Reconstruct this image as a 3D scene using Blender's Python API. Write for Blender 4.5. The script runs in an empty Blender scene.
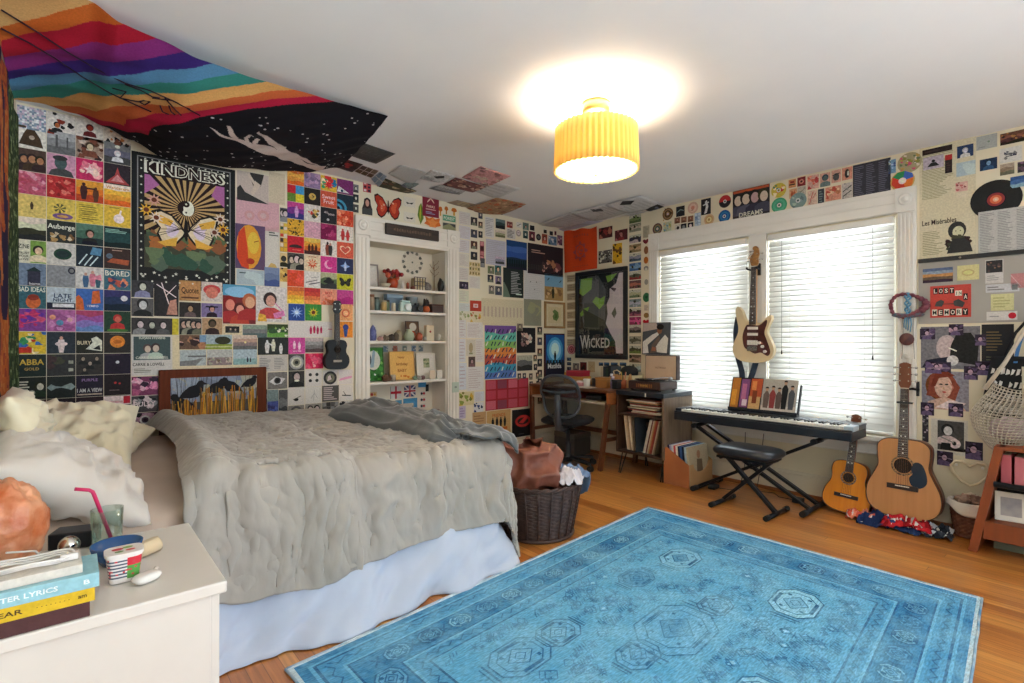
import bpy,bmesh,math,random
from mathutils import Vector,Matrix,noise
PI=math.pi
SC=bpy.context.scene
COL=SC.collection
# ------------------------------------------------------------------ camera, sky, light, exposure
CAMX,CAMY,CAMZ=-4.4435,-4.2767,1.2296
cam=bpy.data.cameras.new('camera')
cam.sensor_width=36.0
cam.lens=520.5/1024*36
cam.clip_start=0.02
camo=bpy.data.objects.new('camera',cam)
camo.location=(CAMX,CAMY,CAMZ)
camo.rotation_euler=(PI/2,0,math.radians(49.664-90))
COL.objects.link(camo)
SC.camera=camo
SC.view_settings.view_transform='Standard'
SC.view_settings.look='None'
SC.view_settings.gamma=1.0
SC.view_settings.use_curve_mapping=False
SC.view_settings.exposure=0.62
# daylight: a bright overcast sky, strongest on the street side where the two windows look out
world=bpy.data.worlds.new('sky');SC.world=world
world.use_nodes=True
wn=world.node_tree;wn.nodes.clear()
w_out=wn.nodes.new('ShaderNodeOutputWorld');w_bg=wn.nodes.new('ShaderNodeBackground')
w_tc=wn.nodes.new('ShaderNodeTexCoord');w_sep=wn.nodes.new('ShaderNodeSeparateXYZ')
w_rmp=wn.nodes.new('ShaderNodeMapRange')
wn.links.new(w_tc.outputs['Generated'],w_sep.inputs[0])
wn.links.new(w_sep.outputs['X'],w_rmp.inputs['Value'])
w_rmp.inputs['From Min'].default_value=0.0;w_rmp.inputs['From Max'].default_value=0.35
w_rmp.inputs['To Min'].default_value=0.62;w_rmp.inputs['To Max'].default_value=3.7
# world below the horizon brightened, an added glow to lift the ceiling
w_low=wn.nodes.new('ShaderNodeMapRange');w_mul=wn.nodes.new('ShaderNodeMath');w_mul.operation='MULTIPLY'
wn.links.new(w_sep.outputs['Z'],w_low.inputs['Value'])
w_low.inputs['From Min'].default_value=-0.25;w_low.inputs['From Max'].default_value=0.05
w_low.inputs['To Min'].default_value=2.8;w_low.inputs['To Max'].default_value=1.0
wn.links.new(w_rmp.outputs['Result'],w_mul.inputs[0]);wn.links.new(w_low.outputs['Result'],w_mul.inputs[1])
wn.links.new(w_mul.outputs[0],w_bg.inputs['Strength'])
w_bg.inputs['Color'].default_value=(0.83,0.92,1.0,1)
wn.links.new(w_bg.outputs[0],w_out.inputs['Surface'])
# ------------------------------------------------------------------ colours and materials
def lin(c):
    c=c/255.0
    return c/12.92 if c<=0.04045 else ((c+0.055)/1.055)**2.4
def C(h):
    if isinstance(h,int):return tuple(lin(17*k) for k in (h>>8,h>>4&15,h&15)) if h<4096 else tuple(lin(k) for k in (h>>16,h>>8&255,h&255))
    if not isinstance(h,str):return tuple(h)[:3]
    h=h.lstrip('#')
    if len(h)==3:h=''.join(k*2 for k in h)
    return tuple(lin(int(h[i:i+2],16)) for i in (0,2,4))
_M={}
def mat(name,col,rough=0.6,metal=0.0,col2=None,nscale=8.0,bump=0.0,bscale=60.0,stretch=(1,1,1),
        spec=0.5,trans=0.0,emit=0.0,sheen=0.0,coat=0.0,sss=0.0,contrast=(0.35,0.65),crease=0.0,cscale=7.0):
    if name in _M:return _M[name]
    m=bpy.data.materials.new(name);m.use_nodes=True
    nt=m.node_tree;b=nt.nodes['Principled BSDF']
    c=C(col)
    b.inputs['Base Color'].default_value=(*c,1)
    b.inputs['Roughness'].default_value=rough
    b.inputs['Metallic'].default_value=metal
    b.inputs['Specular IOR Level'].default_value=spec
    b.inputs['Coat Weight'].default_value=coat
    b.inputs['Sheen Weight'].default_value=sheen
    if trans:b.inputs['Transmission Weight'].default_value=trans
    if sss:
        b.inputs['Subsurface Weight'].default_value=sss
        b.inputs['Subsurface Radius'].default_value=(0.05,0.02,0.01)
    if emit:
        b.inputs['Emission Color'].default_value=(*c,1);b.inputs['Emission Strength'].default_value=emit
    if col2 is not None or bump or crease:
        tc=nt.nodes.new('ShaderNodeTexCoord');mp=nt.nodes.new('ShaderNodeMapping')
        nt.links.new(tc.outputs['Object'],mp.inputs[0]);mp.inputs['Scale'].default_value=stretch
    if col2 is not None:
        n=nt.nodes.new('ShaderNodeTexNoise');n.inputs['Scale'].default_value=nscale;n.inputs['Detail'].default_value=6
        r=nt.nodes.new('ShaderNodeMapRange');r.inputs['From Min'].default_value=contrast[0];r.inputs['From Max'].default_value=contrast[1]
        x=nt.nodes.new('ShaderNodeMix');x.data_type='RGBA'
        x.inputs[6].default_value=(*c,1);x.inputs[7].default_value=(*C(col2),1)
        nt.links.new(mp.outputs[0],n.inputs['Vector']);nt.links.new(n.outputs[0],r.inputs[0])
        nt.links.new(r.outputs[0],x.inputs[0]);nt.links.new(x.outputs[2],b.inputs['Base Color'])
        if emit:nt.links.new(x.outputs[2],b.inputs['Emission Color'])
    if bump:
        n=nt.nodes.new('ShaderNodeTexNoise');n.inputs['Scale'].default_value=bscale;n.inputs['Detail'].default_value=4
        bp=nt.nodes.new('ShaderNodeBump');bp.inputs['Strength'].default_value=bump;bp.inputs['Distance'].default_value=0.01
        nt.links.new(mp.outputs[0],n.inputs['Vector']);nt.links.new(n.outputs[0],bp.inputs['Height'])
        nt.links.new(bp.outputs[0],b.inputs['Normal'])
    if crease:
        n=nt.nodes.new('ShaderNodeTexNoise');n.noise_type='RIDGED_MULTIFRACTAL';n.inputs['Scale'].default_value=cscale;n.inputs['Detail'].default_value=3;n.inputs['Roughness'].default_value=.45
        n.inputs['Distortion'].default_value=0.6;n.normalize=True
        bc_=nt.nodes.new('ShaderNodeBump');bc_.inputs['Strength'].default_value=crease;bc_.inputs['Distance'].default_value=0.02
        nt.links.new(mp.outputs[0],n.inputs['Vector']);nt.links.new(n.outputs[0],bc_.inputs['Height'])
        if bump:nt.links.new(bp.outputs[0],bc_.inputs['Normal'])
        nt.links.new(bc_.outputs[0],b.inputs['Normal'])
    _M[name]=m
    return m
def attr_mat(name,rough=0.65,grain=0.12,gscale=90.0,spec=0.2):
    """printed paper or dyed cloth: colours come from the 'print' attribute, with a little printing grain"""
    if name in _M:return _M[name]
    m=bpy.data.materials.new(name);m.use_nodes=True
    nt=m.node_tree;b=nt.nodes['Principled BSDF']
    b.inputs['Roughness'].default_value=rough;b.inputs['Specular IOR Level'].default_value=spec
    a=nt.nodes.new('ShaderNodeAttribute');a.attribute_name='print'
    tc=nt.nodes.new('ShaderNodeTexCoord');n=nt.nodes.new('ShaderNodeTexNoise')
    n.inputs['Scale'].default_value=gscale;n.inputs['Detail'].default_value=3
    r=nt.nodes.new('ShaderNodeMapRange');r.inputs['From Min'].default_value=0.3;r.inputs['From Max'].default_value=0.7
    r.inputs['To Min'].default_value=1-grain;r.inputs['To Max'].default_value=1+grain
    v=nt.nodes.new('ShaderNodeVectorMath');v.operation='SCALE'
    nt.links.new(tc.outputs['Object'],n.inputs['Vector']);nt.links.new(n.outputs[0],r.inputs[0])
    nt.links.new(a.outputs['Color'],v.inputs[0]);nt.links.new(r.outputs[0],v.inputs['Scale'])
    nt.links.new(v.outputs[0],b.inputs['Base Color'])
    _M[name]=m
    return m
PAPER=attr_mat('printed_paper');GLOSS=attr_mat('glossy_print',0.25,0.1)
PLASTIC=attr_mat('printed_plastic',0.35,0.04,60)
CLOTH=attr_mat('printed_cloth',0.9,0.12,140,0.15)
# ------------------------------------------------------------------ mesh builder
class MB:
    def __init__(s):s.v=[];s.f=[];s.c=[];s.m=[];s.sm=[]
    def add(s,vs,fs,col=None,m=0,smooth=False):
        o=len(s.v);s.v.extend([tuple(p) for p in vs])
        for f in fs:
            s.f.append([i+o for i in f]);s.c.append(col);s.m.append(m);s.sm.append(smooth)
        return s
    def box(s,x0,x1,y0,y1,z0,z1,col=None,m=0):
        v=[(x,y,z) for z in (z0,z1) for y in (y0,y1) for x in (x0,x1)]
        return s.add(v,[(0,2,3,1),(4,5,7,6),(0,1,5,4),(2,6,7,3),(0,4,6,2),(1,3,7,5)],col,m)
    def obox(s,c,ax,ay,az,hx,hy,hz,col=None,m=0):
        """box with own axes"""
        c=Vector(c);ax=Vector(ax).normalized();ay=Vector(ay).normalized();az=Vector(az).normalized()
        v=[c+ax*hx*i+ay*hy*j+az*hz*k for k in (-1,1) for j in (-1,1) for i in (-1,1)]
        return s.add(v,[(0,2,3,1),(4,5,7,6),(0,1,5,4),(2,6,7,3),(0,4,6,2),(1,3,7,5)],col,m)
    def bar(s,p,q,w,h=None,up=(0,0,1),col=None,m=0):
        """rectangular bar from p to q"""
        p=Vector(p);q=Vector(q);d=(q-p);L=d.length;d.normalize()
        u=Vector(up);a=d.cross(u)
        if a.length<1e-4:a=d.cross(Vector((1,0,0)))
        a.normalize();b=a.cross(d)
        return s.obox((p+q)/2,a,b,d,w/2,(h or w)/2,L/2,col,m)
    def tube(s,pts,r,n=8,col=None,m=0,cap=True,closed=False):
        pts=[Vector(p) for p in pts];N=len(pts)
        rs=r if isinstance(r,(list,tuple)) else [r]*N
        prev=None;rings=[]
        for i,p in enumerate(pts):
            if closed:t=pts[(i+1)%N]-pts[i-1]
            else:t=pts[min(i+1,N-1)]-pts[max(i-1,0)]
            t.normalize()
            if prev is None:
                a=t.cross(Vector((0,0,1)))
                if a.length<1e-3:a=t.cross(Vector((0,1,0)))
            else:
                a=prev-t*prev.dot(t)
            a.normalize();prev=a;b=t.cross(a)
            rings.append([p+(a*math.cos(2*PI*k/n)+b*math.sin(2*PI*k/n))*rs[i] for k in range(n)])
        v=[p for g in rings for p in g];f=[]
        for i in range(N if closed else N-1):
            j=(i+1)%N
            for k in range(n):
                f.append((i*n+k,i*n+(k+1)%n,j*n+(k+1)%n,j*n+k))
        s.add(v,f,col,m,True)
        if cap and not closed:
            s.add(rings[0],[tuple(range(n))[::-1]],col,m);s.add(rings[-1],[tuple(range(n))],col,m)
        return s
    def lathe(s,prof,c=(0,0,0),n=24,col=None,m=0,axis='z',smooth=True,sx=1,sy=1):
        v=[];N=len(prof)
        for r,z in prof:
            for k in range(n):
                a=2*PI*k/n;x,y=r*math.cos(a)*sx,r*math.sin(a)*sy
                p=(x,y,z) if axis=='z' else ((z,x,y) if axis=='x' else (x,z,y))
                v.append((p[0]+c[0],p[1]+c[1],p[2]+c[2]))
        f=[(i*n+k,i*n+(k+1)%n,(i+1)*n+(k+1)%n,(i+1)*n+k) for i in range(N-1) for k in range(n)]
        s.add(v,f,col,m,smooth)
        if prof[0][0]>1e-5:s.add(v[:n],[tuple(range(n))[::-1]],col,m)
        if prof[-1][0]>1e-5:s.add(v[-n:],[tuple(range(n))],col,m)
        return s
    def prism(s,pts,fn,t0,t1,col=None,m=0,smooth=False):
        """outline pts (a,b) extruded from t0 to t1; fn(a,b,t) -> point"""
        n=len(pts)
        v=[fn(a,b,t0) for a,b in pts]+[fn(a,b,t1) for a,b in pts]
        s.add(v,[tuple(range(n))[::-1],tuple(range(n,2*n))],col,m)
        s.add(v,[(i,(i+1)%n,n+(i+1)%n,n+i) for i in range(n)],col,m,smooth)
        return s
    def grid(s,nx,ny,fn,col=None,m=0,smooth=True,colfn=None):
        v=[fn(i/nx,j/ny) for j in range(ny+1) for i in range(nx+1)]
        o=len(s.v);s.v.extend([tuple(p) for p in v]);W=nx+1
        for j in range(ny):
            for i in range(nx):
                s.f.append([o+j*W+i,o+j*W+i+1,o+(j+1)*W+i+1,o+(j+1)*W+i])
                s.c.append(colfn((i+.5)/nx,(j+.5)/ny) if colfn else col);s.m.append(m);s.sm.append(smooth)
        return s
    def ball(s,c,rx,ry=None,rz=None,n=16,k=10,col=None,m=0):
        ry=ry or rx;rz=rz or rx
        return s.grid(n,k,lambda u,v:(c[0]+rx*math.cos(2*PI*u)*math.sin(PI*v),c[1]+ry*math.sin(2*PI*u)*math.sin(PI*v),c[2]-rz*math.cos(PI*v)),col,m)
    def xf(s,M,start=0):
        for i in range(start,len(s.v)):s.v[i]=tuple(M@Vector(s.v[i]))
        return s
    def build(s,name,mats,parent=None,bevel=0,sub=0,solid=0,weld=False,seg=2,loc=None,basis=None):
        if not isinstance(mats,(list,tuple)):mats=[mats]
        me=bpy.data.meshes.new(name)
        me.from_pydata(s.v,[],s.f)
        for m in mats:me.materials.append(m)
        me.polygons.foreach_set('material_index',s.m)
        me.polygons.foreach_set('use_smooth',s.sm)
        if any(c is not None for c in s.c):
            at=me.color_attributes.new('print','FLOAT_COLOR','CORNER')
            buf=[]
            cache={}
            for f,c in zip(s.f,s.c):
                k=c if c is not None else '#888888'
                if k not in cache:cache[k]=(*C(k),1.0)
                buf.extend(cache[k]*len(f))
            at.data.foreach_set('color',buf)
        if weld or any(s.sm):
            bm=bmesh.new();bm.from_mesh(me)
            bmesh.ops.remove_doubles(bm,verts=bm.verts,dist=1e-5)
            if weld:bmesh.ops.recalc_face_normals(bm,faces=bm.faces)
            bm.to_mesh(me);bm.free()
        me.update()
        o=bpy.data.objects.new(name,me);COL.objects.link(o)
        if loc is not None:o.location=loc
        if parent is not None:o.parent=parent
        if solid:
            md=o.modifiers.new('thickness','SOLIDIFY');md.thickness=solid;md.offset=-1
        if bevel:
            md=o.modifiers.new('bevel','BEVEL');md.width=bevel;md.segments=seg;md.limit_method='ANGLE';md.angle_limit=math.radians(40)
            md.harden_normals=False
        if sub:
            md=o.modifiers.new('subdivision','SUBSURF');md.levels=sub;md.render_levels=sub
        return o
def tag(o,label,cat,group=None,kind=None):
    o['label']=label;o['category']=cat
    if group:o['group']=group
    if kind:o['kind']=kind
    return o
def thing(name,label,cat,loc=(0,0,0),rz=0.0,group=None):
    o=bpy.data.objects.new(name,None);COL.objects.link(o)
    o.empty_display_size=0.05
    o.location=loc;o.rotation_euler=(0,0,rz)
    return tag(o,label,cat,group)
def struct(o):
    o['kind']='structure';return o
def copy_tree(o,parent=None):
    c=o.copy();COL.objects.link(c)
    if parent is not None:c.parent=parent
    for ch in [k for k in bpy.data.objects if k.parent==o]:copy_tree(ch,c)
    return c
def fbm(p,o=3):return noise.fractal(Vector(p),1.0,2.0,o)
def ridge(p):return 1-abs(noise.noise(Vector(p)))*2
_G={}
def glyphs(t,off=.018):
    """text as flat polygons, normalised to its own box: (verts, faces, width/height)"""
    if (t,off) in _G:return _G[t,off]
    cu=bpy.data.curves.new('txt','FONT');cu.body=t;cu.resolution_u=2;cu.offset=off
    ob=bpy.data.objects.new('txt',cu);COL.objects.link(ob)
    dg=bpy.context.evaluated_depsgraph_get();dg.update()
    me=ob.evaluated_get(dg).to_mesh()
    vs=[tuple(v.co) for v in me.vertices];fs=[tuple(p.vertices) for p in me.polygons]
    ob.evaluated_get(dg).to_mesh_clear()
    bpy.data.objects.remove(ob);bpy.data.curves.remove(cu)
    x0=min(v[0] for v in vs);x1=max(v[0] for v in vs);y0=min(v[1] for v in vs);y1=max(v[1] for v in vs)
    w=max(x1-x0,1e-4);h=max(y1-y0,1e-4)
    vs=[((v[0]-x0)/w-.5,(v[1]-y0)/h-.5) for v in vs]
    _G[t,off]=(vs,fs,w/h);return _G[t,off]
# ------------------------------------------------------------------ the room
XL,YB,H=-4.687,-6.6,2.55
WALL=mat('cream_wall_paint','#e0d7be',0.75,col2='#dad0b6',nscale=3,bump=0.05,bscale=40)
CEIL=mat('white_ceiling_paint','#ebebea',0.85,col2='#e6e7e7',nscale=2,bump=0.05,bscale=30)
TRIM=mat('white_trim_paint','#e6e3dc',0.4,col2='#e0ddd6',nscale=4)
def floor_material():
    m=bpy.data.materials.new('oak_strip_floor');m.use_nodes=True
    nt=m.node_tree;N=nt.nodes;L=nt.links;b=N['Principled BSDF']
    tc=N.new('ShaderNodeTexCoord');sp=N.new('ShaderNodeSeparateXYZ');L.new(tc.outputs['Object'],sp.inputs[0])
    def mth(op,a,b2=None):
        n=N.new('ShaderNodeMath');n.operation=op
        for i,v in enumerate((a,b2)):
            if v is None:continue
            if isinstance(v,(int,float)):n.inputs[i].default_value=v
            else:L.new(v,n.inputs[i])
        return n.outputs[0]
    bx=mth('DIVIDE',sp.outputs['X'],0.058);row=mth('FLOOR',bx);fx=mth('FRACT',bx)
    wn1=N.new('ShaderNodeTexWhiteNoise');wn1.noise_dimensions='1D';L.new(row,wn1.inputs['W'])
    by=mth('ADD',mth('DIVIDE',sp.outputs['Y'],2.3),mth('MULTIPLY',wn1.outputs['Value'],7.0))
    brd=mth('FLOOR',by);fy=mth('FRACT',by)
    wn2=N.new('ShaderNodeTexWhiteNoise');wn2.noise_dimensions='1D';L.new(mth('ADD',mth('MULTIPLY',row,13.7),mth('MULTIPLY',brd,3.1)),wn2.inputs['W'])
    ramp=N.new('ShaderNodeValToRGB');e=ramp.color_ramp.elements
    e[0].position=0;e[0].color=(*C('#a8632b'),1);e[1].position=1;e[1].color=(*C('#cf9049'),1)
    k=e.new(0.5);k.color=(*C('#bd7836'),1)
    L.new(wn2.outputs['Value'],ramp.inputs[0])
    gapf=mth('MAXIMUM',mth('LESS_THAN',fx,0.035),mth('LESS_THAN',fy,0.0012))
    mg=N.new('ShaderNodeMapping');mg.inputs['Scale'].default_value=(34,1.6,1)
    L.new(tc.outputs['Object'],mg.inputs[0])
    gn=N.new('ShaderNodeTexNoise');gn.inputs['Scale'].default_value=2.2;gn.inputs['Detail'].default_value=6;gn.inputs['Distortion'].default_value=0.5
    L.new(mg.outputs[0],gn.inputs['Vector'])
    gr=N.new('ShaderNodeMapRange');gr.inputs['From Min'].default_value=.3;gr.inputs['From Max'].default_value=.7;gr.inputs['To Min'].default_value=.72;gr.inputs['To Max'].default_value=1.15
    L.new(gn.outputs[0],gr.inputs[0])
    mul=N.new('ShaderNodeVectorMath');mul.operation='SCALE'
    L.new(ramp.outputs[0],mul.inputs[0]);L.new(gr.outputs[0],mul.inputs['Scale'])
    gap=N.new('ShaderNodeMix');gap.data_type='RGBA';gap.inputs[7].default_value=(*C('#4e2a12'),1)
    gf=N.new('ShaderNodeMath');gf.operation='MULTIPLY';gf.inputs[1].default_value=0.75
    L.new(gapf,gf.inputs[0]);L.new(gf.outputs[0],gap.inputs[0]);L.new(mul.outputs[0],gap.inputs[6])
    L.new(gap.outputs[2],b.inputs['Base Color'])
    b.inputs['Roughness'].default_value=0.3;b.inputs['Coat Weight'].default_value=0.45;b.inputs['Coat Roughness'].default_value=0.22
    bp=N.new('ShaderNodeBump');bp.inputs['Strength'].default_value=0.15;bp.inputs['Distance'].default_value=0.003
    L.new(gn.outputs[0],bp.inputs['Height']);L.new(bp.outputs[0],b.inputs['Normal'])
    return m
struct(MB().box(XL-.1,0.12,YB,0.5,-0.1,0).build('floor',floor_material()))
CS=0.0235  # the old ceiling rises a little towards the bed end
def ceil_z(x):return H-CS*x
struct(MB().prism([(XL-.12,ceil_z(XL-.12)),(.14,ceil_z(.14)),(.14,H+.2),(XL-.12,H+.2)],lambda a,b2,t:(a,t,b2),YB,.5).build('ceiling',CEIL))
# back wall with the recess for the built-in shelves (x -2.456..-1.645)
NX0,NX1,NZ,ND=-2.456,-1.645,2.11,0.26
wb=MB()
wb.box(XL-.1,NX0,0,0.35,0,H+.13).box(NX1,0.12,0,0.35,0,H+.05).box(NX0,NX1,0,0.35,NZ,H+.1).box(NX0,NX1,ND,0.35,0,NZ)
struct(wb.build('wall_back',WALL))
struct(MB().box(XL-.12,XL,YB,0.0,0,H+.13).build('wall_left',WALL))
# right wall with two window openings
WZ0,WZ1=0.56,2.115
W1Y=(-1.300,-2.190);W2Y=(-2.345,-3.232)
wr=MB()
for y0,y1 in ((0,W1Y[0]),(W1Y[1],W2Y[0]),(W2Y[1],YB)):wr.box(0,0.14,y1,y0,0,H+.02)
for y0,y1 in (W1Y,W2Y):wr.box(0,0.14,y1,y0,0,WZ0).box(0,0.14,y1,y0,WZ1,H+.02)
struct(wr.build('wall_right',WALL))
# windows: jambs, two sashes, glass
GLASS=bpy.data.materials.new('window_glass');GLASS.use_nodes=True
_n=GLASS.node_tree;_n.nodes.clear()
_o=_n.nodes.new('ShaderNodeOutputMaterial');_t=_n.nodes.new('ShaderNodeBsdfTransparent');_g=_n.nodes.new('ShaderNodeBsdfGlossy');_x=_n.nodes.new('ShaderNodeMixShader')
_g.inputs['Roughness'].default_value=0.02;_x.inputs[0].default_value=0.07
_n.links.new(_t.outputs[0],_x.inputs[1]);_n.links.new(_g.outputs[0],_x.inputs[2]);_n.links.new(_x.outputs[0],_o.inputs[0])
for i,(y0,y1) in enumerate((W1Y,W2Y)):
    w=bpy.data.objects.new('window_%d'%(i+1),None);COL.objects.link(w);w.location=(0.08,(y0+y1)/2,WZ0);struct(w)
    hw=(y0-y1)/2;hh=WZ1-WZ0
    fr=MB()
    fr.box(-.02,.06,-hw,-hw+.03,0,hh).box(-.02,.06,hw-.03,hw,0,hh).box(-.02,.06,-hw+.03,hw-.03,0,.04).box(-.02,.06,-hw+.03,hw-.03,hh-.03,hh)
    fr.build('window_frame',TRIM,w,bevel=.003)
    for z0,z1,x in ((.04,hh/2+.02,0.0),(hh/2-.02,hh-.03,.03)):
        sa=MB();a,b_=-hw+.03,hw-.03
        sa.box(x,x+.028,a,a+.045,z0,z1).box(x,x+.028,b_-.045,b_,z0,z1).box(x,x+.028,a+.045,b_-.045,z0,z0+.045).box(x,x+.028,a+.045,b_-.045,z1-.045,z1)
        so=sa.build('window_sash',TRIM,w,bevel=.003)
        MB().box(x+.012,x+.016,a+.04,b_-.04,z0+.04,z1-.04).build('glass_pane',GLASS,so)
# window casing (one moulded surround for both windows)
cz=MB()
def flat_r(mb,y0,y1,z0,z1,t0,t1):mb.box(-t1,-t0,min(y0,y1),max(y0,y1),z0,z1)
OY0,OY1,OZ=-1.187,-3.349,2.30
flat_r(cz,OY0,W1Y[0]+.012,.55,2.13,0,.022);flat_r(cz,W2Y[1]-.012,OY1,.55,2.13,0,.022)
flat_r(cz,W1Y[1]-.004,W2Y[0]+.004,.55,2.13,0,.022)
for k in range(4):
    for a,b_ in ((OY0,W1Y[0]+.012),(W2Y[1]-.012,OY1)):
        d=(b_-a)/9;flat_r(cz,a+d*(1.2+2*k),a+d*(2+2*k),.56,2.12,.022,.028)
flat_r(cz,OY0-.116,OY1+.116,2.13,OZ,0,.022)
flat_r(cz,OY0-.116,OY1+.116,2.20,2.215,.022,.032);flat_r(cz,OY0-.116,OY1+.116,2.135,2.15,.022,.03);flat_r(cz,OY0-.116,OY1+.116,2.265,2.285,.022,.03)
for a in (OY0,OY1+.116):
    flat_r(cz,a,a-.116,2.13,OZ,0,.032)
    cz.lathe([(.042,-.032),(.042,-.036),(.034,-.042),(.024,-.037),(.014,-.044),(0,-.046)],(0,a-.058,2.215),24,axis='x')
struct(cz.build('trim_1',TRIM,bevel=.002))
sl=MB()
flat_r(sl,OY0+.02,OY1-.02,.515,.552,0,.07);flat_r(sl,OY0-.02,OY1+.02,.41,.515,0,.02);flat_r(sl,OY0-.02,OY1+.02,.41,.425,.02,.028);flat_r(sl,OY0-.02,OY1+.02,.49,.515,.02,.035)
struct(sl.build('trim_2',TRIM,bevel=.004))
BASE=mat('baseboard_paint','#d8d0bc',0.45)
SHOE=mat('stained_shoe_moulding','#9a5c2c',0.4,col2='#7c4520',nscale=12,stretch=(1,.1,1))
for nm,bx,sh in (('baseboard_right',(-.02,0,YB,0,0.02,.165),(-.036,0,YB,-.0,0,.03)),):
    b=MB().box(*bx).box(-.014,0,YB,0,.165,.19);struct(b.build(nm,BASE,bevel=.004))
    struct(MB().box(*sh).build('trim_3',SHOE,bevel=.008))
b=MB()
for x0,x1 in ((XL,-2.62),(-1.5,-.02)):b.box(x0,x1,-.02,0,0.02,.165).box(x0,x1,-.014,0,.165,.19)
struct(b.build('baseboard_back',BASE,bevel=.004))
b=MB()
for x0,x1 in ((XL,-2.62),(-1.5,-.036)):b.box(x0,x1,-.034,0,0,.03)
struct(b.build('trim_4',SHOE,bevel=.008))
# recess surround: fluted casing, header, rosettes
SHW=mat('white_shelf_paint','#e6e0d5',0.4,col2='#e0d9cd',nscale=5)
rc=MB()
def flat_b(mb,x0,x1,z0,z1,t0,t1):mb.box(x0,x1,-t1,-t0,z0,z1)
for x0,x1 in ((-2.583,NX0+.004),(NX1-.004,-1.515)):
    flat_b(rc,x0,x1,0,2.15,0,.02)
    d=(x1-x0)
    for k in range(3):flat_b(rc,x0+d*(.14+.28*k),x0+d*(.30+.28*k),.2,2.13,.02,.028)
    flat_b(rc,x0-.004,x1+.004,2.15,2.315,0,.03)
    cx,cz_=(x0+x1)/2,2.235
    rc.lathe([(.048,-.03),(.048,-.035),(.038,-.042),(.026,-.036),(.016,-.043),(0,-.045)],(cx,0,cz_),24,axis='y')
flat_b(rc,NX0,NX1,NZ-.003,2.315,0,.02);flat_b(rc,NX0,NX1,2.13,2.15,.02,.03);flat_b(rc,NX0,NX1,2.2,2.215,.02,.028);flat_b(rc,NX0,NX1,2.275,2.29,.02,.028)
struct(rc.build('trim_5',SHW,bevel=.002))
# built-in shelves: lining and boards
sh=thing('built_in_bookcase','white built-in bookcase recessed in the back wall with shelves of trinkets','bookcase',((NX0+NX1)/2,ND,0))
lx0,lx1=NX0-(NX0+NX1)/2,NX1-(NX0+NX1)/2
MB().box(lx0,lx1,-.012,-.001,0,NZ-.003).build('back_panel',mat('bookcase_back','#e2d9c8',0.6,col2='#dbd1bd',nscale=3),sh)
for a,b_ in ((lx0+.001,lx0+.014),(lx1-.014,lx1-.001)):MB().box(a,b_,-ND+.002,-.012,0,NZ-.003).build('side_panel',SHW,sh)
SHELFZ=(1.715,1.505,1.235,0.868,0.50)
for z in SHELFZ:MB().box(lx0+.014,lx1-.014,-ND+.004,-.012,z-.024,z).build('shelf_board',SHW,sh,bevel=.003)
# venetian blinds
SLAT=bpy.data.materials.new('white_blind_slat');SLAT.use_nodes=True
_n=SLAT.node_tree;_n.nodes.clear();_o=_n.nodes.new('ShaderNodeOutputMaterial');_d=_n.nodes.new('ShaderNodeBsdfDiffuse');_t=_n.nodes.new('ShaderNodeBsdfTranslucent');_x=_n.nodes.new('ShaderNodeMixShader')
_d.inputs[0].default_value=(.86,.86,.84,1);_t.inputs[0].default_value=(.9,.9,.86,1);_x.inputs[0].default_value=0.34
_n.links.new(_d.outputs[0],_x.inputs[1]);_n.links.new(_t.outputs[0],_x.inputs[2]);_n.links.new(_x.outputs[0],_o.inputs[0])
for (y0,y1),lab in ((W1Y,'white venetian blind in the window behind the turntable, left of the hanging guitar'),(W2Y,'white venetian blind in the window above the keyboard, right of the hanging guitar')):
    bl=thing('venetian_blind',lab,'blind',(-.012,(y0+y1)/2,WZ1),0,'window blinds')
    hw=(y0-y1)/2-.012
    MB().box(-.02,.035,-hw,hw,-.05,-.003).build('head_rail',TRIM,bl,bevel=.003)
    s_=MB();n=35;pitch=(WZ1-WZ0-.09)/n
    for k in range(n):
        zc=-.06-pitch*(k+.5);a=math.radians(60)
        def fn(u,v,zc=zc,a=a):
            w=(u-.5)*.05;cr=.004*(1-(2*u-1)**2)
            return (.008+w*math.cos(a)-cr*math.sin(a)*-1,-hw+2*hw*v,zc+w*math.sin(a)+cr*math.cos(a))
        s_.grid(4,1,fn)
    s_.build('slats',SLAT,bl,solid=.002)
    MB().box(-.014,.03,-hw,hw,-(WZ1-WZ0)+.004,-(WZ1-WZ0)+.022).build('bottom_rail',TRIM,bl,bevel=.003)
    ty=-2.47 if y0<-2 else 9
    if ty<0:ty=ty-(y0+y1)/2
    for q_,zq in ((ty,-.955),(ty-.63,-.985)):
        if ty<5:MB().tube([(-.022,q_,-.06),(-.022,q_,zq)],.0011,4).lathe([(0,zq-.035),(.006,zq-.03),(.004,zq),(0,zq)],(-.022,q_,0),10).build('cord_tassel',mat('dark_tassel','#2a2826',.6),bl)
    for k in (-.6,0.6):
        MB().tube([(-.012,hw*k,-.05),(-.012,hw*k,-(WZ1-WZ0)+.02)],.0012,5).build('ladder_cord',TRIM,bl)
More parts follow.
